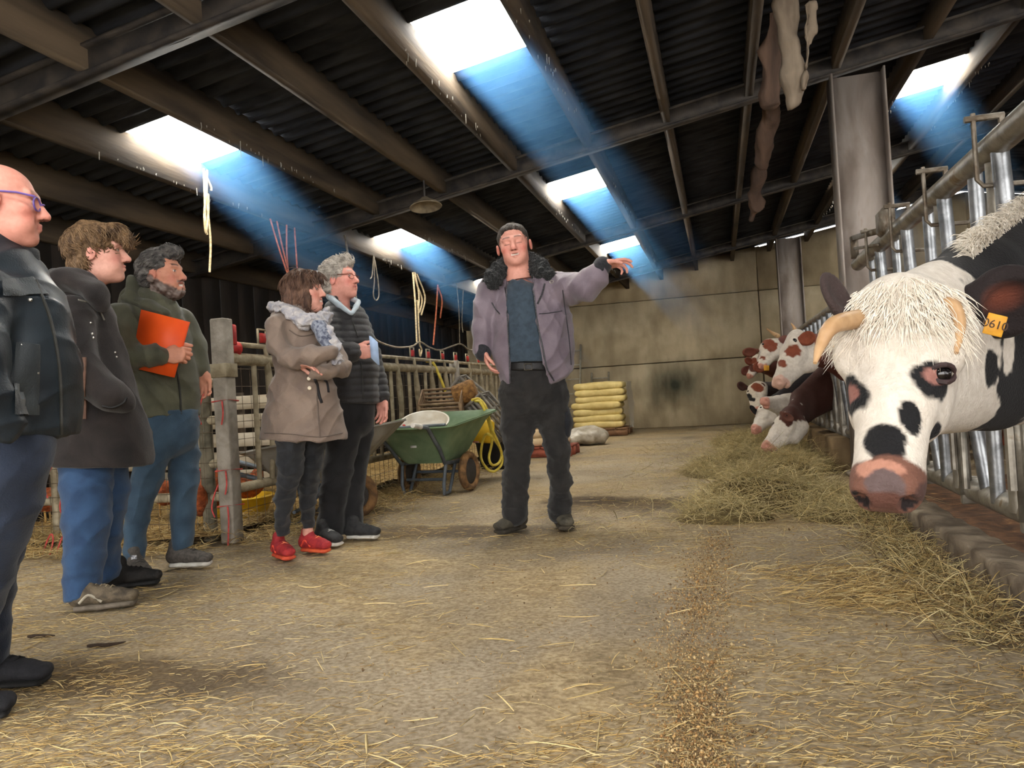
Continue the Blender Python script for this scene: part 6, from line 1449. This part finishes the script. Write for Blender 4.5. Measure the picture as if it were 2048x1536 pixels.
# pale board partition inside the pen
pb = empty('board_partition', (-4.3, 6.2, 0), 'pale board partition at the back of the hen pen', 'partition')
M_pale = mat('pale_boards', srgb(206, 196, 176), srgb(160, 146, 122), 6, .85, .2, stretch=(.3, 1, 1))
for i in range(5): MB().box((-4.3, 6.2, .25 + .17 * i), (2.1, .025, .125), bev=.004).build('board', M_pale, pb)
for x in (-5.2, -4.3, -3.4): MB().box((x, 6.235, .5), (.05, .05, 1.05)).build('stake', M_purlin, pb)
yb = GZ(520, 1010); o = MB().lathe((-3.75, 5.35, 0), (0, 0, 1), [(0, .2), (.16, .26), (.17, .275), (.18, .265), (.17, .25), (.02, .19)], 28, False).build('feed_tub', mat('yellow_plastic', srgb(228, 188, 40), srgb(206, 162, 30), 10, .5, .05), None, True); tag(o, 'yellow plastic tub on the straw behind the mesh', 'tub')
# straw bedding in the pens
bd = empty('straw_bedding', (-4.2, 6, 0), 'deep golden straw bedding inside the hen pen', 'straw', kind='stuff')
def bed_z(X, Y): return .05 + .03 * wob(np.stack([X, Y, X * 0], -1), 3, 5)
V, Q = grid_plane(-5.3, XP - .08, 4.2, 15.0, 40, 120, bed_z); sdf_obj('bed', V, Q, mat('straw_bed', srgb(190, 158, 100), srgb(140, 112, 68), 18, .9, .8, c3=srgb(214, 186, 130), bscale=60), bd)
n = 9000; X = rg.uniform(-5.3, XP - .02, n); Y = 3.9 + 5.2 * rg.uniform(0, 1, n) ** 1.6; Z = np.where(Y > 4.2, bed_z(X, Y), .01) + rg.uniform(0, .03, n)
o = ribbons('bed_stalks', np.stack([X, Y, Z], 1), rg.uniform(0, 6.28, n), rg.lognormal(math.log(.09), .4, n), rg.uniform(.003, .006, n), 0, rg.normal(.05, .25, n), straw_cols(n, rg, STRAW), None, None, rg, .2); o.parent = bd; o.location = -np.array(bd.location); o['kind'] = 'stuff'
n = 5000; X = XP + rg.uniform(-.1, .6, n) ** 1.0; Y = rg.uniform(4.3, 9.0, n); X = XP + np.abs(rg.normal(0, .3, n))
ribbons('fence_straw', np.stack([X, Y, np.abs(rg.normal(0, .02, n)) + .003], 1), rg.uniform(0, 6.28, n), rg.lognormal(math.log(.08), .45, n), rg.uniform(.0025, .005, n), 0, rg.normal(.05, .2, n), straw_cols(n, rg, STRAW), 'straw gathered along the foot of the pen fence', 'straw', rg, .25)
# hens
M_hen = mat('brown_feathers', srgb(176, 92, 48), srgb(120, 58, 30), 30, .85, .5, bscale=90)
M_comb = mat('red_comb', srgb(206, 60, 50), None, 30, .6, .1); M_beak = mat('beak_yellow', srgb(214, 170, 96), None, 30, .6, .1)
def hen_meshes():
    f = Field((-.3, -.15, .0), (.25, .15, .45), .011)
    f.ell((0, 0, .19), (.14, .085, .095), k=.03); f.cone((.08, 0, .22), (.13, 0, .34), .055, .035, .04); f.ell((.14, 0, .36), (.04, .032, .034), k=.02); f.cone((-.1, 0, .22), (-.22, 0, .3), .06, .03, .04); f.ell((-.02, .075, .2), (.1, .02, .06), k=.02); f.ell((-.02, -.075, .2), (.1, .02, .06), k=.02)
    V, F = f.mesh(1); V = wrinkle(V, F, .004, 60, 2); body = npmesh('hen_body', V, F)
    c = MB()
    for i in range(4): c.lathe((.12 + .014 * i, 0, .385), (0, 0, 1), [(0, .01), (.014 + .006 * (i in (1, 2)), .007), (.024, .002)], 8)
    c.lathe((.165, 0, .335), (0, 0, -1), [(0, .008), (.02, .011), (.03, .003)], 8); V = np.concatenate(c.v); comb = npmesh('comb', V, [np.concatenate(c.q), np.concatenate(c.t)])
    b = MB().lathe((.172, 0, .355), (1, 0, -.25), [(0, .011), (.02, .006), (.03, .001)], 8); beak = npmesh('beak', np.concatenate(b.v), [np.concatenate(b.q), np.concatenate(b.t)])
    l = MB().tube([(0, 0, .12), (.005, 0, .05), (0, 0, 0)], .008, 6)
    for a in (-.5, 0, .5): l.tube([(0, 0, .005), (.045 * math.cos(a), .045 * math.sin(a), .004)], .005, 5)
    leg = npmesh('leg', np.concatenate(l.v), [np.concatenate(l.q), np.concatenate(l.t)]); return body, comb, beak, leg
HB = hen_meshes()
for i, (px_, py_, dY, rz, lab) in enumerate([(92, 985, .5, .4, 'brown hen behind the mesh next to the bald man'), (328, 972, .7, 2.6, 'brown hen seen between the legs of the bearded man'), (404, 985, .35, .3, 'brown hen beside the foot of the concrete post'), (402, 1022, .12, 2.2, 'brown hen pecking closest to the cross fence'), (494, 960, 1.0, 1.2, 'brown hen right behind the concrete post'), (140, 960, 1.1, 3.4, 'brown hen further back behind the blue jeans')]):
    p = AY(px_, py_, YP + dY); h = empty('hen', (p[0], p[1], .06), lab, 'hen', 'brown hens in the pen'); h.rotation_euler.z = rz
    link('body', HB[0], M_hen, h); link('comb', HB[1], M_comb, h); link('beak', HB[2], M_beak, h)
    for sg in (-1, 1): o = link('leg', HB[3], M_beak, h); o.location = (0, .04 * sg, 0)

# ================================================================== WHEELBARROWS AND CLUTTER
M_green = mat('green_tray', srgb(124, 144, 112), srgb(98, 122, 92), 5, .7, .15, c3=srgb(160, 160, 134))
M_gtray = mat('grey_tray', srgb(150, 146, 136), srgb(118, 112, 102), 5, .6, .15)
M_frame = mat('blue_grey_frame', srgb(108, 116, 124), srgb(82, 88, 94), 9, .5, .1, metal=.3)
M_tyre = mat('muddy_tyre', srgb(150, 112, 72), srgb(100, 76, 52), 14, .95, .5)
M_rim = mat('dark_rim', srgb(60, 56, 52), None, 20, .7, .1)
def rrect(cx, cy, hx, hy, r, n=6):
    out = []
    for qx, qy, a0 in ((1, 1, 0), (-1, 1, 90), (-1, -1, 180), (1, -1, 270)):
        for i in range(n): a = math.radians(a0 + 90 * i / (n - 1)); out.append((cx + qx * (hx - r) + r * math.cos(a), cy + qy * (hy - r) + r * math.sin(a)))
    return out
def tray(rings, T):
    """rings: list of (cx, cy, hx, hy, r, z, slope) outer profile bottom->rim; returns a thick open tub"""
    m = MB(); loops = []
    def ring(cx, cy, hx, hy, r, z, sl, off): return np.array([(x, y, z + sl * (y - cy)) for x, y in rrect(cx, cy, hx - off, hy - off, max(r - off, .01))])
    L = [ring(*a, 0) for a in rings] + [ring(*rings[-1], .012)] + [ring(*(a[:5] + (a[5] + .012, a[6])), .012) for a in rings[::-1]]
    n = len(L[0]); V = np.concatenate(L); Q = [(i * n + j, i * n + (j + 1) % n, (i + 1) * n + (j + 1) % n, (i + 1) * n + j) for i in range(len(L) - 1) for j in range(n)]
    V = np.concatenate([V, [L[0].mean(0)], [L[-1].mean(0)]]); T3 = [(len(V) - 2, (j + 1) % n, j) for j in range(n)] + [(len(V) - 1, (len(L) - 1) * n + j, (len(L) - 1) * n + (j + 1) % n) for j in range(n)]
    V = V @ T[:3, :3].T + T[:3, 3]; return m.add(V, Q, T3)
def frameT(o, fw):
    fw = unit((fw[0], fw[1], 0)); sd = np.cross(fw, (0, 0, 1.)); T = np.eye(4); T[:3, 0] = sd; T[:3, 1] = fw; T[:3, 2] = (0, 0, 1); T[:3, 3] = o; return T
def wheel(e, T, c, r=.18, w_=.075):
    ax = T[:3, :3] @ np.array((1., 0, 0)); c = T[:3, :3] @ np.array(c) + T[:3, 3]
    an = np.linspace(0, 2 * math.pi, 11); prof = [(w_ * .5 * math.sin(a), r - w_ * .45 + w_ * .45 * math.cos(a)) for a in an]
    ty = MB().lathe(c, ax, prof, 32, False).build('wheel', M_tyre, e, True)
    MB().lathe(c - ax * .03, ax, [(0, .02), (0, r * .5), (.012, r * .64), (.048, r * .64), (.06, r * .5), (.06, .02)], 24).build('hub', M_rim, ty, True)
# green two-wheeled barrow, handles towards the viewer
o0 = (-2.6, 6.42, 0); T = frameT(o0, (.12, 1, 0)); tp = lambda *a: T[:3, :3] @ np.array(a) + T[:3, 3]
e = empty('wheelbarrow', o0, 'green plastic two-wheeled wheelbarrow with white grip', 'wheelbarrow')
tray([(0, .22, .2, .2, .06, .3, .06), (0, .24, .25, .27, .08, .36, .06), (0, .26, .36, .45, .1, .6, .09), (0, .26, .42, .52, .11, .66, .1), (0, .26, .445, .545, .11, .665, .1)], T).build('tray', M_green, e, True)
for sg in (-1, 1):
    MB().tube([tp(.26 * sg, -.5, .64), tp(.26 * sg, -.36, .62), tp(.24 * sg, -.12, .42), tp(.22 * sg, 0, .29), tp(.2 * sg, .45, .27), tp(.2 * sg, .62, .3)], .017, 10).build('handle_tube', M_frame, e, True)
    MB().tube([tp(.26 * sg, -.6, .655), tp(.26 * sg, -.47, .635)], .022, 12).build('grip', mat('white_grip' if sg > 0 else 'white_grip', srgb(228, 226, 220), None, 20, .5, .05), e, True)
    MB().tube([tp(.22 * sg, .02, .29), tp(.21 * sg, -.02, .1), tp(.2 * sg, .0, .02), tp(.2 * sg, .1, .02), tp(.2 * sg, .16, .12), tp(.2 * sg, .25, .28)], .016, 10).build('leg', M_frame, e, True)
    wheel(e, T, (.31 * sg, .3, .185))
MB().tube([tp(-.2, .05, .14), tp(.2, .05, .14)], .014, 8).build('leg_brace', M_frame, e, True)
MB().tube([tp(-.3, .3, .185), tp(.3, .3, .185)], .014, 8).build('axle', M_frame, e, True)
MB().tube([tp(.3, -.2, .6), tp(.36, -.22, .635), tp(-.2, -.24, .625), tp(-.34, -.22, .6)], .013, 8).build('rim_bar', M_frame, e, True)
MB().box(tp(-.02, -.115, .45), (.06, .004, .02), T[:3, :3]).build('label_plate', mat('white_plate', srgb(220, 220, 214), None, 20, .6, 0), e)
# white basin in the green barrow
bz = tp(-.02, .12, .58); o = MB().lathe(bz, (.1, -.45, 1), [(0, .02), (0, .17), (.05, .21), (.085, .225), (.09, .23), (.09, .215), (.03, .19), (.02, .02)], 32, False).build('basin', mat('white_basin', srgb(222, 218, 208), srgb(196, 188, 172), 8, .5, .05), None, True); tag(o, 'white plastic basin lying in the green wheelbarrow', 'basin')
o = MB().box(tp(-.2, .05, .58), (.03, .02, .13), T[:3, :3], bev=.005).build('red_handle_stub', M_redpl); tag(o, 'short red plastic piece in the green wheelbarrow', 'tool')
# grey barrow behind the couple, handles to the picture left
g0 = P(640, 900, 5.75); g0 = (g0[0], g0[1], 0); T = frameT(g0, CR); tp = lambda *a: T[:3, :3] @ np.array(a) + T[:3, 3]
e = empty('wheelbarrow', g0, 'grey wheelbarrow standing behind the woman and the grey-haired man', 'wheelbarrow')
tray([(0, -.05, .17, .2, .05, .3, .1), (0, 0, .22, .3, .07, .38, .1), (0, .05, .32, .5, .09, .58, .12), (0, .05, .345, .56, .1, .62, .14), (0, .05, .37, .58, .1, .625, .14)], T).build('tray', M_gtray, e, True)
for sg in (-1, 1):
    MB().tube([tp(.26 * sg, -.85, .46), tp(.26 * sg, -.72, .46), tp(.23 * sg, -.3, .33), tp(.17 * sg, .1, .27), tp(.06 * sg, .24, .19)], .018, 10).build('handle_tube', M_frame, e, True)
    MB().tube([tp(.26 * sg, -.92, .465), tp(.26 * sg, -.76, .46)], .023, 12).build('grip', mat('black_rubber', srgb(30, 30, 32), None, 20, .8, .2), e, True)
    MB().tube([tp(.22 * sg, -.25, .33), tp(.2 * sg, -.2, .02), tp(.2 * sg, -.1, .02), tp(.18 * sg, .05, .29)], .016, 10).build('leg', M_frame, e, True)
MB().tube([tp(-.2, -.16, .1), tp(.2, -.16, .1)], .014, 8).build('leg_brace', M_frame, e, True)
wheel(e, T, (0, .24, .175), .175, .08)
MB().tube([tp(-.07, .24, .175), tp(.07, .24, .175)], .014, 8).build('axle', M_frame, e, True)

# crates, hose, can, tub behind the green barrow
M_crate = mat('brown_crate', srgb(150, 124, 96), srgb(112, 90, 68), 9, .8, .2); M_crate2 = mat('grey_crate', srgb(140, 134, 124), srgb(104, 98, 90), 9, .8, .2)
def crate(c, R, sz, matl, label, rows=5):
    e = empty('crate', c, label, 'crate'); c = np.array(c); R = np.asarray(R); sx, sy, sz_ = sz; pt = lambda x, y, z: c + R @ np.array((x, y, z))
    MB().box(pt(0, 0, -sz_ / 2), (sx, sy, .015), R).build('base', matl, e)
    for k in range(rows):
        z = -sz_ / 2 + .03 + (sz_ - .03) * k / (rows - 1)
        for s_ in (-1, 1): MB().box(pt(0, s_ * sy / 2, z), (sx, .012, sz_ / rows * .55), R).build('slat', matl, e); MB().box(pt(s_ * sx / 2, 0, z), (.012, sy, sz_ / rows * .55), R).build('slat', matl, e)
    for a in (-1, 1):
        for b in (-1, 1): MB().box(pt(a * sx / 2, b * sy / 2, .0), (.03, .03, sz_), R).build('corner', matl, e)
def rot(ax, ay, az):
    return np.array(Matrix.Rotation(az, 3, 'Z') @ Matrix.Rotation(ay, 3, 'Y') @ Matrix.Rotation(ax, 3, 'X'))
crate(P(884, 812, 7.9), rot(.5, 0, .2), (.42, .32, .22), M_crate, 'brown slatted crate tilted behind the green wheelbarrow')
crate(P(945, 800, 8.4), rot(.1, .75, .2), (.5, .34, .26), M_crate2, 'grey slatted crate leaning nearest the pen fence')
crate(P(985, 835, 8.1), rot(.1, .9, .1), (.5, .34, .22), M_crate2, 'lower grey slatted crate leaning beside the yellow hose')
q = P(930, 792, 8.0); o = MB().lathe(q - np.array((.12, 0, 0)), (1, .2, .3), [(0, .1), (.02, .11), (.2, .12), (.24, .1)], 18).build('wicker_basket', mat('wicker', srgb(166, 122, 70), srgb(110, 78, 44), 30, .85, .6), None, True); tag(o, 'small brown wicker basket on the leaning crates', 'basket')
hs = [(944, 800), (958, 798), (972, 815), (985, 860), (1000, 895), (1004, 925), (990, 942), (975, 938), (962, 915), (966, 880), (975, 868), (990, 880), (1003, 905), (998, 925), (985, 930), (978, 915), (984, 880), (976, 840), (962, 806), (950, 802)]
o = MB().tube(spline([P(a, b, 7.55 + .08 * math.sin(i * 1.7)) for i, (a, b) in enumerate(hs)], 140), .013, 8).build('hose', mat('yellow_hose', srgb(222, 200, 84), srgb(190, 166, 60), 20, .5, .05), None, True); tag(o, 'yellow garden hose hanging in loops beside the wheelbarrow', 'hose')
o = MB().tube(spline([P(a, b, 8.7) for a, b in ((852, 722), (866, 726), (878, 750), (888, 775), (897, 800))], 30), .016, 8).build('hose', MATS['yellow_hose'], None, True); tag(o, 'short yellow hose end draped over the pen fence', 'hose')
c = P(965, 862, 7.9); e = empty('feed_can', c, 'yellow can with a red and white label', 'can'); MB().box(c, (.24, .2, .24), rot(0, .1, .3), bev=.03).build('can_body', MATS['yellow_plastic'], e); MB().box(c + np.array((-.06, -.105, -.06)), (.1, .012, .1), rot(0, .1, .3)).build('can_label', mat('red_white_label', srgb(220, 214, 206), srgb(190, 40, 40), 12, .6, 0), e)
c = GZ(975, 945); o = MB().lathe((c[0], c[1] + .5, 0), (0, 0, 1), [(0, .22), (.3, .27), (.33, .29), (.34, .28), (.3, .25), (.03, .2)], 28, False).build('black_tub', mat('black_rubber', srgb(30, 30, 32), None, 20, .8, .2), None, True); tag(o, 'round black rubber tub under the yellow can', 'tub')

# sacks on pallets
M_sack = mat('yellow_sack', srgb(226, 206, 140), srgb(200, 178, 112), 5, .5, .15, c3=srgb(236, 222, 170)); M_cream = mat('cream_sack', srgb(226, 206, 170), srgb(200, 176, 138), 5, .6, .15)
def sack_mesh(lx, ly, lz, seed):
    f = Field((-lx / 2 - .05, -ly / 2 - .05, -lz / 2 - .05), (lx / 2 + .05, ly / 2 + .05, lz / 2 + .05), .02); f.box((0, 0, 0), (lx / 2, ly / 2, lz / 2), rad=lz / 2 * .8, k=.01); V, F = f.mesh(2); V[:, 2] *= 1 - .25 * np.clip(np.abs(V[:, 0]) / (lx / 2), 0, 1) ** 4; return npmesh('sack', wrinkle(V, F, .012, 12, seed), F)
SK = [sack_mesh(.95, .62, .15, s) for s in (1, 2, 3)]
SK2 = [sack_mesh(.5, .6, .13, s) for s in (4, 5)]
def pallet(c, sx, sy, label, matl):
    e = empty('pallet', c, label, 'pallet')
    for i in range(5): MB().box((c[0] - sx / 2 + sx * (i + .5) / 5, c[1], .125), (sx / 5 - .03, sy, .022)).build('board', matl, e)
    for i in (-1, 0, 1): MB().box((c[0], c[1] + i * (sy / 2 - .06), .057), (sx, .1, .112)).build('bearer', matl, e)
M_pal = mat('pallet_wood', srgb(150, 112, 82), srgb(110, 82, 60), 8, .9, .2); M_palr = mat('red_pallet', srgb(168, 92, 72), srgb(130, 70, 56), 8, .9, .2)
pc = GZ(1198, 872); pallet((pc[0], pc[1] + .35, 0), 1.1, .9, 'wooden pallet under the yellow feed sacks', M_pal)
names = ['bottom', 'second', 'third', 'fourth', 'fifth', 'sixth', 'topmost']
for k in range(7):
    o = link('feed_sack', SK[k % 3], M_sack); o.location = (pc[0] + rg.normal(0, .012) + (.04 if k > 3 else -.02), pc[1] + .3 + rg.normal(0, .015), .205 + .122 * k); o.rotation_euler = (0, 0, rg.normal(0, .05))
    tag(o, '%s yellow feed sack of the pallet stack by the end wall' % names[k], 'sack', 'yellow feed sacks on the pallet')
pc2 = GZ(1092, 914); pallet((pc2[0], pc2[1] + .3, 0), .7, .7, 'reddish pallet seen between the farmer legs', M_palr)
for k in range(4): o = link('feed_sack', SK2[k % 2], M_cream); o.location = (pc2[0], pc2[1] + .3, .2 + .118 * k); tag(o, '%s cream sack of the small pile behind the farmer legs' % ['bottom', 'second', 'third', 'topmost'][k], 'sack', 'cream sacks on the reddish pallet')
# crumpled translucent sack in front, wrap on the stack's right side
def film_mat():
    m = bpy.data.materials.new('clear_film'); m.use_nodes = True; N = m.node_tree.nodes; b = N['Principled BSDF']; b.inputs['Base Color'].default_value = (.75, .73, .68, 1); b.inputs['Alpha'].default_value = .38; b.inputs['Roughness'].default_value = .2; return m
M_film = film_mat()
c = GZ(1176, 890); f = Field(c + np.array((-.45, -.4, -.02)), c + np.array((.45, .45, .45)), .02); f.ell(c + np.array((0, .05, .13)), (.33, .22, .17), k=.05); f.ell(c + np.array((-.2, -.02, .09)), (.18, .18, .12), k=.05); V, F = f.mesh(1); V = crease(V, F, .03, 9, 3); V[:, 2] = np.maximum(V[:, 2], .004)
o = sdf_obj('plastic_sack', V, F, mat('grey_plastic_sack', srgb(190, 182, 166), srgb(150, 138, 118), 8, .35, .3)); tag(o, 'crumpled grey plastic sack lying before the pallet', 'sack')
V, Q = grid_plane(0, 1, 0, 1, 14, 14, lambda X, Y: 0 * X); Vw = np.stack([np.full(len(V), pc[0] + .58), pc[1] - .05 + .85 * V[:, 0], .12 + .88 * V[:, 1]], 1); Vw[:, 0] += .03 * wob(Vw, 9, 3) + .015 * np.abs(wob(Vw, 25, 4))
o = sdf_obj('plastic_wrap', np.concatenate([Vw, Vw + np.array((.003, 0, 0))]), np.concatenate([Q, Q[:, ::-1] + len(V)]), M_film); tag(o, 'clear plastic wrap hanging over the right side of the sack stack', 'wrap')
# ladders
M_lad = mat('aluminium', srgb(196, 190, 170), srgb(160, 152, 132), 9, .5, .05, metal=.4)
def ladder(a, b, w_, n, label, side=(1, 0, 0)):
    a = np.array(a, float); b = np.array(b, float); s_ = np.array(side) * w_ / 2; e = empty('ladder', a, label, 'ladder')
    for k in (-1, 1): MB().beam(a + s_ * k, b + s_ * k, .03, .06, (0, 1, .01)).build('rail', M_lad, e)
    for i in range(n): p = a + (b - a) * (i + .6) / n; MB().tube([p - s_, p + s_], .016, 8).build('rung', M_lad, e, True)
la = AY(1148, 850, 15.9); lb = AY(1150, 690, 16.3); ladder((la[0] - .05, 15.8, .02), (lb[0] - .05, 16.33, lb[2]), .34, 6, 'aluminium ladder leaning on the end wall beside the farmer')
lc = AY(1198, 860, 16.0); ld = AY(1200, 745, 16.3); ladder((lc[0], 16.0, .02), (ld[0], 16.33, ld[2]), .36, 4, 'short ladder behind the yellow sack stack')

# ================================================================== THINGS HANGING FROM THE ROOF
M_rope = mat('cream_rope', srgb(214, 196, 158), srgb(170, 150, 112), 40, .9, .5, bscale=160); M_cordr = mat('orange_strap', srgb(196, 112, 80), srgb(150, 80, 56), 30, .8, .2); M_cable = mat('grey_cable', srgb(150, 138, 118), srgb(112, 102, 86), 20, .8, .2)
XA = -3.84
def rope(name, paths, r, matl, label, cat='rope', X=XA, n=30):
    e = empty(name, AX(*paths[0][0], X), label, cat)
    for p in paths: MB().tube(spline([AX(a, b, X) + np.array((0, .01 * math.sin(b), 0)) for a, b in p], n), r, 7).build('strand', matl, e, True)
rope('rope_bundle', [[(409, 338), (411, 400), (412, 450), (416, 470)], [(413, 340), (415, 400), (420, 480), (421, 545)], [(411, 385), (408, 430), (412, 465), (418, 420), (417, 388)], [(407, 342), (420, 372), (424, 382)]], .009, M_rope, 'knotted cream rope hanging from the lit purlin at left')
rope('rope_loop', [[(747, 512), (744, 550), (741, 558)], [(749, 514), (748, 560), (747, 590), (753, 601), (758, 590), (755, 560), (750, 520)]], .008, M_cable, 'thin rope loop hanging right of the grey-haired man')
rope('rope_bunch', [[(826, 545), (830, 600), (832, 650), (834, 684)], [(830, 545), (838, 590), (836, 630), (840, 690)], [(833, 548), (846, 580), (850, 600), (842, 630)], [(828, 550), (836, 575), (844, 600), (838, 625), (834, 600)], [(840, 690), (843, 700), (840, 712), (838, 698)]], .012, M_rope, 'frayed bunch of cream rope above the pen fence')
rope('hanging_strap', [[(876, 570), (873, 620), (867, 690)], [(876, 574), (884, 600), (880, 636)]], .012, M_cordr, 'faded orange strap hanging beside the rope bunch', 'strap')
rope('dark_rope', [[(912, 560), (918, 620), (920, 690)], [(926, 580), (924, 640), (926, 665)]], .008, M_cable, 'dark rope hanging just left of the farmer', 'rope')
rope('baling_ropes', [[(540, 432), (556, 490), (576, 550)], [(550, 428), (564, 490), (577, 548)], [(573, 440), (574, 500), (577, 550)], [(588, 440), (590, 480), (594, 548)], [(574, 446), (590, 452), (598, 457)]], .008, M_cordr, 'reddish twine ropes hanging behind the woman', 'rope', X=-3.9)
rope('sagging_cable', [[(690, 470), (705, 560), (725, 650), (750, 678), (775, 690), (800, 695), (825, 692), (840, 684), (860, 695), (880, 700), (905, 692), (922, 688), (940, 700), (960, 690), (975, 640), (985, 585)]], .012, M_cable, 'sagging pale cable strung above the pen fence', 'cable', n=80)
# rolled curtain along the roof near the column
M_tarp = mat('dusty_tarp', srgb(142, 128, 110), srgb(92, 80, 68), 5, .9, .4, stretch=(1, 1, .3)); M_tarp2 = mat('brown_tarp', srgb(110, 88, 74), srgb(74, 60, 52), 5, .9, .4, stretch=(1, 1, .3))
cu = empty('rolled_curtain', P(1585, 100, 5.2), 'dusty rolled tarpaulin hanging in folds from the roof beside the column', 'tarpaulin')
def tarp(name, ch, matl, d, seed):
    k = np.mean([c[3] for c in ch]) / FPX; pts = [P(c[0], c[1], c[3]) for c in ch]; R = max(c[2] for c in ch) * k
    f = Field(np.min(pts, 0) - R - .1, np.max(pts, 0) + R + .1, .018)
    for a, b, pa, pb_ in zip(ch[:-1], ch[1:], pts[:-1], pts[1:]): f.econe(pa, pb_, (a[2] * k, a[2] * k * .7), (b[2] * k, b[2] * k * .7), CF, .05)
    V, F = f.mesh(1); V = crease(V, F, .04, 7, seed, (1.6, 1.6, .5)); V = wrinkle(V, F, .012, 20, seed + 1); sdf_obj(name, V, F, matl, cu)
tarp('upper_fold', [(1570, 10, 30, 5.2), (1575, 90, 24, 5.2), (1580, 150, 24, 5.2), (1590, 205, 14, 5.2)], M_tarp, 5.2, 3)
tarp('upper_fold', [(1618, 10, 14, 5.1), (1616, 60, 10, 5.1), (1612, 130, 9, 5.1), (1608, 180, 10, 5.1)], M_tarp, 5.1, 5)
tarp('middle_fold', [(1546, 10, 14, 5.7), (1545, 110, 20, 5.8), (1545, 205, 22, 5.9)], M_tarp2, 5.8, 6)
tarp('lower_fold', [(1540, 215, 17, 7.4), (1532, 290, 18, 7.6), (1524, 335, 12, 7.7)], M_tarp2, 7.5, 8)
tarp('lower_fold', [(1520, 340, 12, 9.4), (1510, 410, 15, 9.6), (1504, 440, 8, 9.7)], M_tarp2, 9.5, 9)
# old enamel lamp shade under the roof
lp = P(850, 408, 7.0); e = empty('barn_lamp', lp, 'pale dusty lamp reflector hanging under the dark roof', 'lamp'); MB().lathe(lp + np.array((0, 0, .06)), (.1, -.1, -1), [(0, .03), (.02, .05), (.06, .12), (.09, .15), (.095, .145), (.05, .08), (.02, .03)], 20, False).build('shade', mat('dusty_enamel', srgb(150, 138, 116), srgb(110, 98, 80), 12, .6, .1), e, True); MB().tube([lp + np.array((0, 0, .06)), lp + np.array((0, 0, .3))], .01, 8).build('stem', M_steel_dark, e, True)

# ================================================================== HAZE shaped as light beams under the roof lights
SUN = unit((.55, .41, -.73))
def shaft_mat(L, dens):
    m = bpy.data.materials.new('blue_beam_haze'); m.use_nodes = True; N = m.node_tree.nodes; Lk = m.node_tree.links; N.clear()
    out = N.new('ShaderNodeOutputMaterial'); sc = N.new('ShaderNodeVolumeScatter'); sc.inputs['Color'].default_value = (.16, .46, 1, 1); sc.inputs['Anisotropy'].default_value = .1  # blue of the light beams put into the scatter colour
    tc = N.new('ShaderNodeTexCoord'); a, b, c = SUN[0], SUN[1], -SUN[2]
    def dot(v):
        x = N.new('ShaderNodeVectorMath'); x.operation = 'DOT_PRODUCT'; Lk.new(tc.outputs['Object'], x.inputs[0]); x.inputs[1].default_value = v; return x.outputs['Value']
    def mr(x, f0, f1, t0, t1, ab=False):
        if ab:
            y = N.new('ShaderNodeMath'); y.operation = 'ABSOLUTE'; Lk.new(x, y.inputs[0]); x = y.outputs[0]
        r = N.new('ShaderNodeMapRange'); r.interpolation_type = 'SMOOTHSTEP'; Lk.new(x, r.inputs[0])
        for i, v in enumerate((f0, f1, t0, t1)): r.inputs[i + 1].default_value = v
        return r.outputs[0]
    def mul(x, y):
        z = N.new('ShaderNodeMath'); z.operation = 'MULTIPLY'; Lk.new(x, z.inputs[0])
        if isinstance(y, float): z.inputs[1].default_value = y
        else: Lk.new(y, z.inputs[1])
        return z.outputs[0]
    u = mr(dot((1, 0, a / c)), .18, .36, 1, 0, True); v = mr(dot((0, 1, b / c)), .2, .4, 1, 0, True); t = mr(dot((0, 0, -1 / c)), 0, L, 1, 0)
    Lk.new(mul(mul(mul(u, v), t), dens), sc.inputs['Density']); Lk.new(sc.outputs[0], out.inputs['Volume']); return m  # density cut to a slanting beam that fades with length
M_beam = shaft_mat(2.6, HAZE)
hz = empty('beam_haze', (0, 8, 3), 'blue haze shaped into light beams below the roof sheets', 'haze', kind='stuff')
for xa in (-3.92, -1.76, 1.84):
    for ya in SKY_Y[1:]:
        c = np.array((xa + .36, ya + SKY_W / 2, roof_z(xa + .36) - .02)); hx, hy = .36, .4; L = 2.6; top = np.array([(-hx, -hy, -.17 * hx), (hx, -hy, .17 * hx), (hx, hy, .17 * hx), (-hx, hy, -.17 * hx)])
        V = np.concatenate([top, top + SUN * L]); me = npmesh('shaft', V, np.array([(0, 1, 2, 3), (7, 6, 5, 4), (0, 4, 5, 1), (1, 5, 6, 2), (2, 6, 7, 3), (3, 7, 4, 0)]), False); fix_normals(me)
        o = link('shaft', me, M_beam, hz); o.location = c - np.array((0, 8, 3)); o['kind'] = 'stuff'
